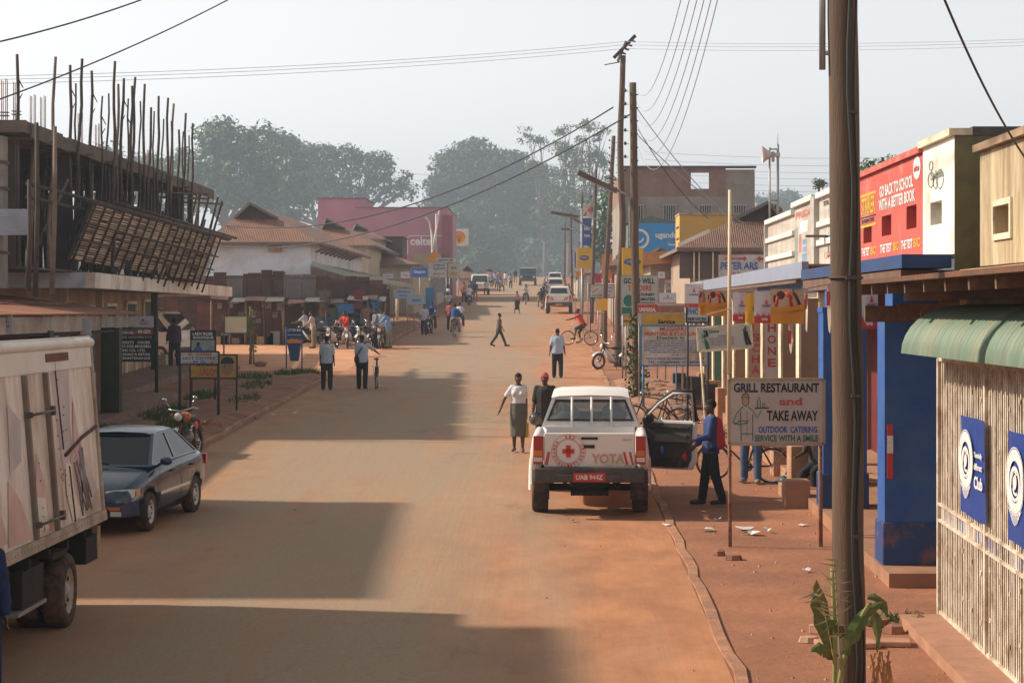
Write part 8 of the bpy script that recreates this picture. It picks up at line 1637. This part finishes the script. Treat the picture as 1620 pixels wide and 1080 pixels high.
# the street beyond
DIST = [(684, 118, 178, RIDE, 'navy_shirt', (.03, .06, .22), .88, 1, 'front rider in navy on the oncoming far left motorcycle'), (671, 114.5, 178, WALK, 'black_white_shirt', (.45, .47, .52), None, 1, 'person with black backpack beside the oncoming far left motorcycle'),
        (719, 112, -3, dict(RIDE, lean=22), 'royal_coat', (.03, .08, .28), .93, 1, 'cyclist in long dark blue coat riding away'), (712, 122, 0, dict(WALK, lean=12), 'orange_red_shirt', (.50, .11, .05), None, 1, 'person in orange red shirt and tan trousers beside the blue coated cyclist'),
        (727, 119, 0, dict(RIDE, lean=36), 'white_blue_shirt', (.55, .60, .66), .95, 1, 'bent cyclist in pale shirt just past the blue coated cyclist'), (709, 150, 185, RIDE, 'white_dark_shirt', (.50, .52, .55), .9, 0, 'rider in white helmet behind the orange red shirt'),
        (742, 176, 2, RIDE, 'bright_white_shirt', (.70, .68, .66), .86, 1, 'rider in bright white shirt on the motorcycle going away'), (770, 200, 3, RIDE, 'bright_white_shirt', (1,)*3, .95, 0, 'rider in white right of the far minibus'),
        (794, 214, 182, RIDE, 'pale_violet_shirt', (.48, .46, .56), .92, 0, 'oncoming cyclist in pale violet near the far crowd'), (787, 232, 180, RIDE, 'dim_blue_top', (.20, .24, .36), .92, 0, 'faint oncoming cyclist in dim blue'),
        (832, 178, 180, RIDE, 'cream_shirt', (.50, .45, .38), .92, 0, 'cyclist in cream riding in the middle of the road'), (856, 163, 2, RIDE, 'black_shirt', (1,)*3, .88, 1, 'rider in black beside the chevron pickup'), (859, 170, 2, WALK, 'navy_shirt', (1,)*3, None, 0, 'pedestrian in navy behind the rider in black'),
        (862, 210, 4, WALK2, 'dim_blue_top', (1,)*3, None, 0, 'slim far figure in dim blue left of the parked vehicles'), (872, 240, 180, STAND, 'faded_red_top', (.42, .14, .12), None, 0, 'far figure in red standing by the farthest vehicle'), (892, 215, 10, STAND, 'faded_red_top', (1,)*3, None, 0, 'far figure in red right of the parked vehicles'),
        (808, 245, 180, WALK, 'khaki_top', (.34, .34, .26), None, 0, 'far walker in khaki in the crowd'), (800, 262, 182, WALK2, 'bright_white_shirt', (1,)*3, None, 0, 'far walker in white right of the khaki one'), (778, 250, 178, WALK, 'dim_blue_top', (1,)*3, None, 0, 'far walker in dim blue at the left of the crowd'),
        (790, 270, 180, WALK, 'faded_red_top', (1,)*3, None, 0, 'far walker in faded red in the crowd'), (815, 280, 0, WALK, 'dark_shirt', (.05, .04, .04), None, 0, 'smallest dark figure at the road end'), (783, 262, 0, WALK2, 'lavender_shirt', (1,)*3, None, 0, 'far figure in lavender in the crowd'),
        (748, 205, 0, STAND, 'dim_blue_top', (1,)*3, None, 0, 'dim figure standing left of the far minibus'), (752, 192, 185, WALK, 'dark_shirt', (1,)*3, None, 0, 'dark figure in front of the far minibus'), (734, 185, 180, STAND, 'faded_red_top', (1,)*3, None, 0, 'reddish figure standing before the tan far board'),
        (900, 180, 190, STAND, 'khaki_top', (1,)*3, None, 0, 'figure in khaki on the right pavement past the parked pickups'), (604, 128, 10, STAND, 'dark_shirt', (1,)*3, None, 0, 'dark figure among the white veranda posts')]
for i, (px, Y, f, po, tn, tc_, zo, det, lb) in enumerate(DIST):
    v = random.Random(i); lo = GX(px, Y); person(lb, lo, f, v.uniform(1.62, 1.76), po, tn, tc_, ('dark_trousers', 'navy_trousers', 'tan_trousers')[i % 3], ((.03, .028, .03), (.03, .035, .05), (.30, .2, .13))[i % 3], False, .9, det, zoff=zo)
m20 = person('man in red tee riding the pale green bicycle leftwards', rb.location+Vector((.18, 0, 0)), 95, 1.70, dict(hl=62, kl=52, hr=28, kr=35, lean=28, sl=62, sr=58, el=14, er=18, spread=6, nod=-8), 'red_tee', (.56, .05, .04), 'dark_shorts', (.05, .05, .05), False, .7, 1, zoff=.96, shorts=True)
mb = MB(); mb.ball((0, 0, 0), (.13, .15, .13), 10); o = mb.build('crash_helmet', mat('white_helmet', (.7, .7, .7), .3)); o.location = GX(709, 149.7, 1.72); tag(o, 'white crash helmet worn by the far rider on the left', 'helmet')
# speaker cabinets, pavement goods on the right
for i, (px, py, w, h, Yo, lb) in enumerate(((1093, 622, 26, 20, 0, 'low black loudspeaker box behind the printers board'), (1105, 640, 22, 36, 0, 'black loudspeaker box left of the larger one'), (1123, 652, 24, 36, 0, 'largest black loudspeaker box beside the green pillar'), (1075, 612, 20, 16, 0, 'farthest black loudspeaker box'))):
    p = G(px, py+10); s = p.y/F; mb = MB(); ww, hh = w*s, h*s; mb.bx(-ww/2, ww/2, 0, .35, .3, .3+hh); mb.bx(-ww/2+.03, ww/2-.03, -.012, -.003, .33, .3+hh-.03, 1); mb.lathe([(0, 0), (ww*.3, 0)], (0, -.02, .3+hh*.4), 'Y', 14, 2, False); mb.bx(-ww*.3, ww*.3, .05, .3, 0, .297, 3)
    o = mb.build('loudspeaker', [BLACK, mat('speaker_cloth', (.04, .04, .045), .9), DARK, BROWNW]); o.location = p; tag(o, lb, 'loudspeaker')
rr = random.Random(8)
for i in range(9):
    px, py = 1030+rr.random()*50, 612+i*9; p = G(px, py); mb = MB()
    for k in range(9): a = Vector((rr.uniform(-.3, .3), rr.uniform(-.3, .3), .06+rr.random()*.12)); b = a+Vector((rr.uniform(-.35, .35), rr.uniform(-.3, .3), rr.uniform(-.05, .08))); mb.beam(a, b, .04, .03, k % 3)
    o = mb.build('scrap_pile', [mat('firewood', (.20, .11, .075), .9, .3, 4), mat('scrap_metal', (.25, .22, .2), .6), EARTHW]); o.location = p; tag(o, 'small heap of sticks and scrap by the vine pole, %s from the back' % NTH[i], 'scrap heap', 'heaps of scrap on the right pavement')
mb = MB(); mb.ball((0, 0, .09), (.12, .20, .10), 8); mb.ball((.05, .1, .12), (.08, .09, .07), 8, 1); o = mb.build('sports_shoe', [mat('teal_shoe', (.03, .08, .09), .5), WHTL]); o.location = G(1240, 770)+Vector((0, 0, .02)); tag(o, 'dark teal bundle like a shoe at the foot of a pillar', 'bundle')
for px, py, w, h, lb in ((1262, 790, 40, 46, 'brown block step nearest the seated person'), (1247, 772, 22, 22, 'small grey brown block on the shop step')):
    p = G(px, py+14); s = p.y/F; mb = MB(); mb.bx(-w*s/2, w*s/2, 0, .5, 0, h*s); o = mb.build('step_block', EARTHW, bevel=.01); o.location = p+Vector((0, 0, -.02)); tag(o, lb, 'step')
# ================================================================= HAZE
mb = MB(); mb.bx(-1400, 1400, -90, 1900, -4, 66); hz = mb.build('haze', None); hz.data.materials.clear()
hm = bpy.data.materials.new('haze_volume'); hm.use_nodes = True; n = hm.node_tree.nodes; n.clear(); v = n.new('ShaderNodeVolumePrincipled'); o_ = n.new('ShaderNodeOutputMaterial'); hm.node_tree.links.new(v.outputs[0], o_.inputs['Volume'])
v.inputs['Color'].default_value = (.72, .83, .97, 1); v.inputs['Density'].default_value = HAZE_D; v.inputs['Anisotropy'].default_value = .35
hz.data.materials.append(hm); kind(hz, 'stuff'); tag(hz, 'pale morning haze filling the street', 'haze')
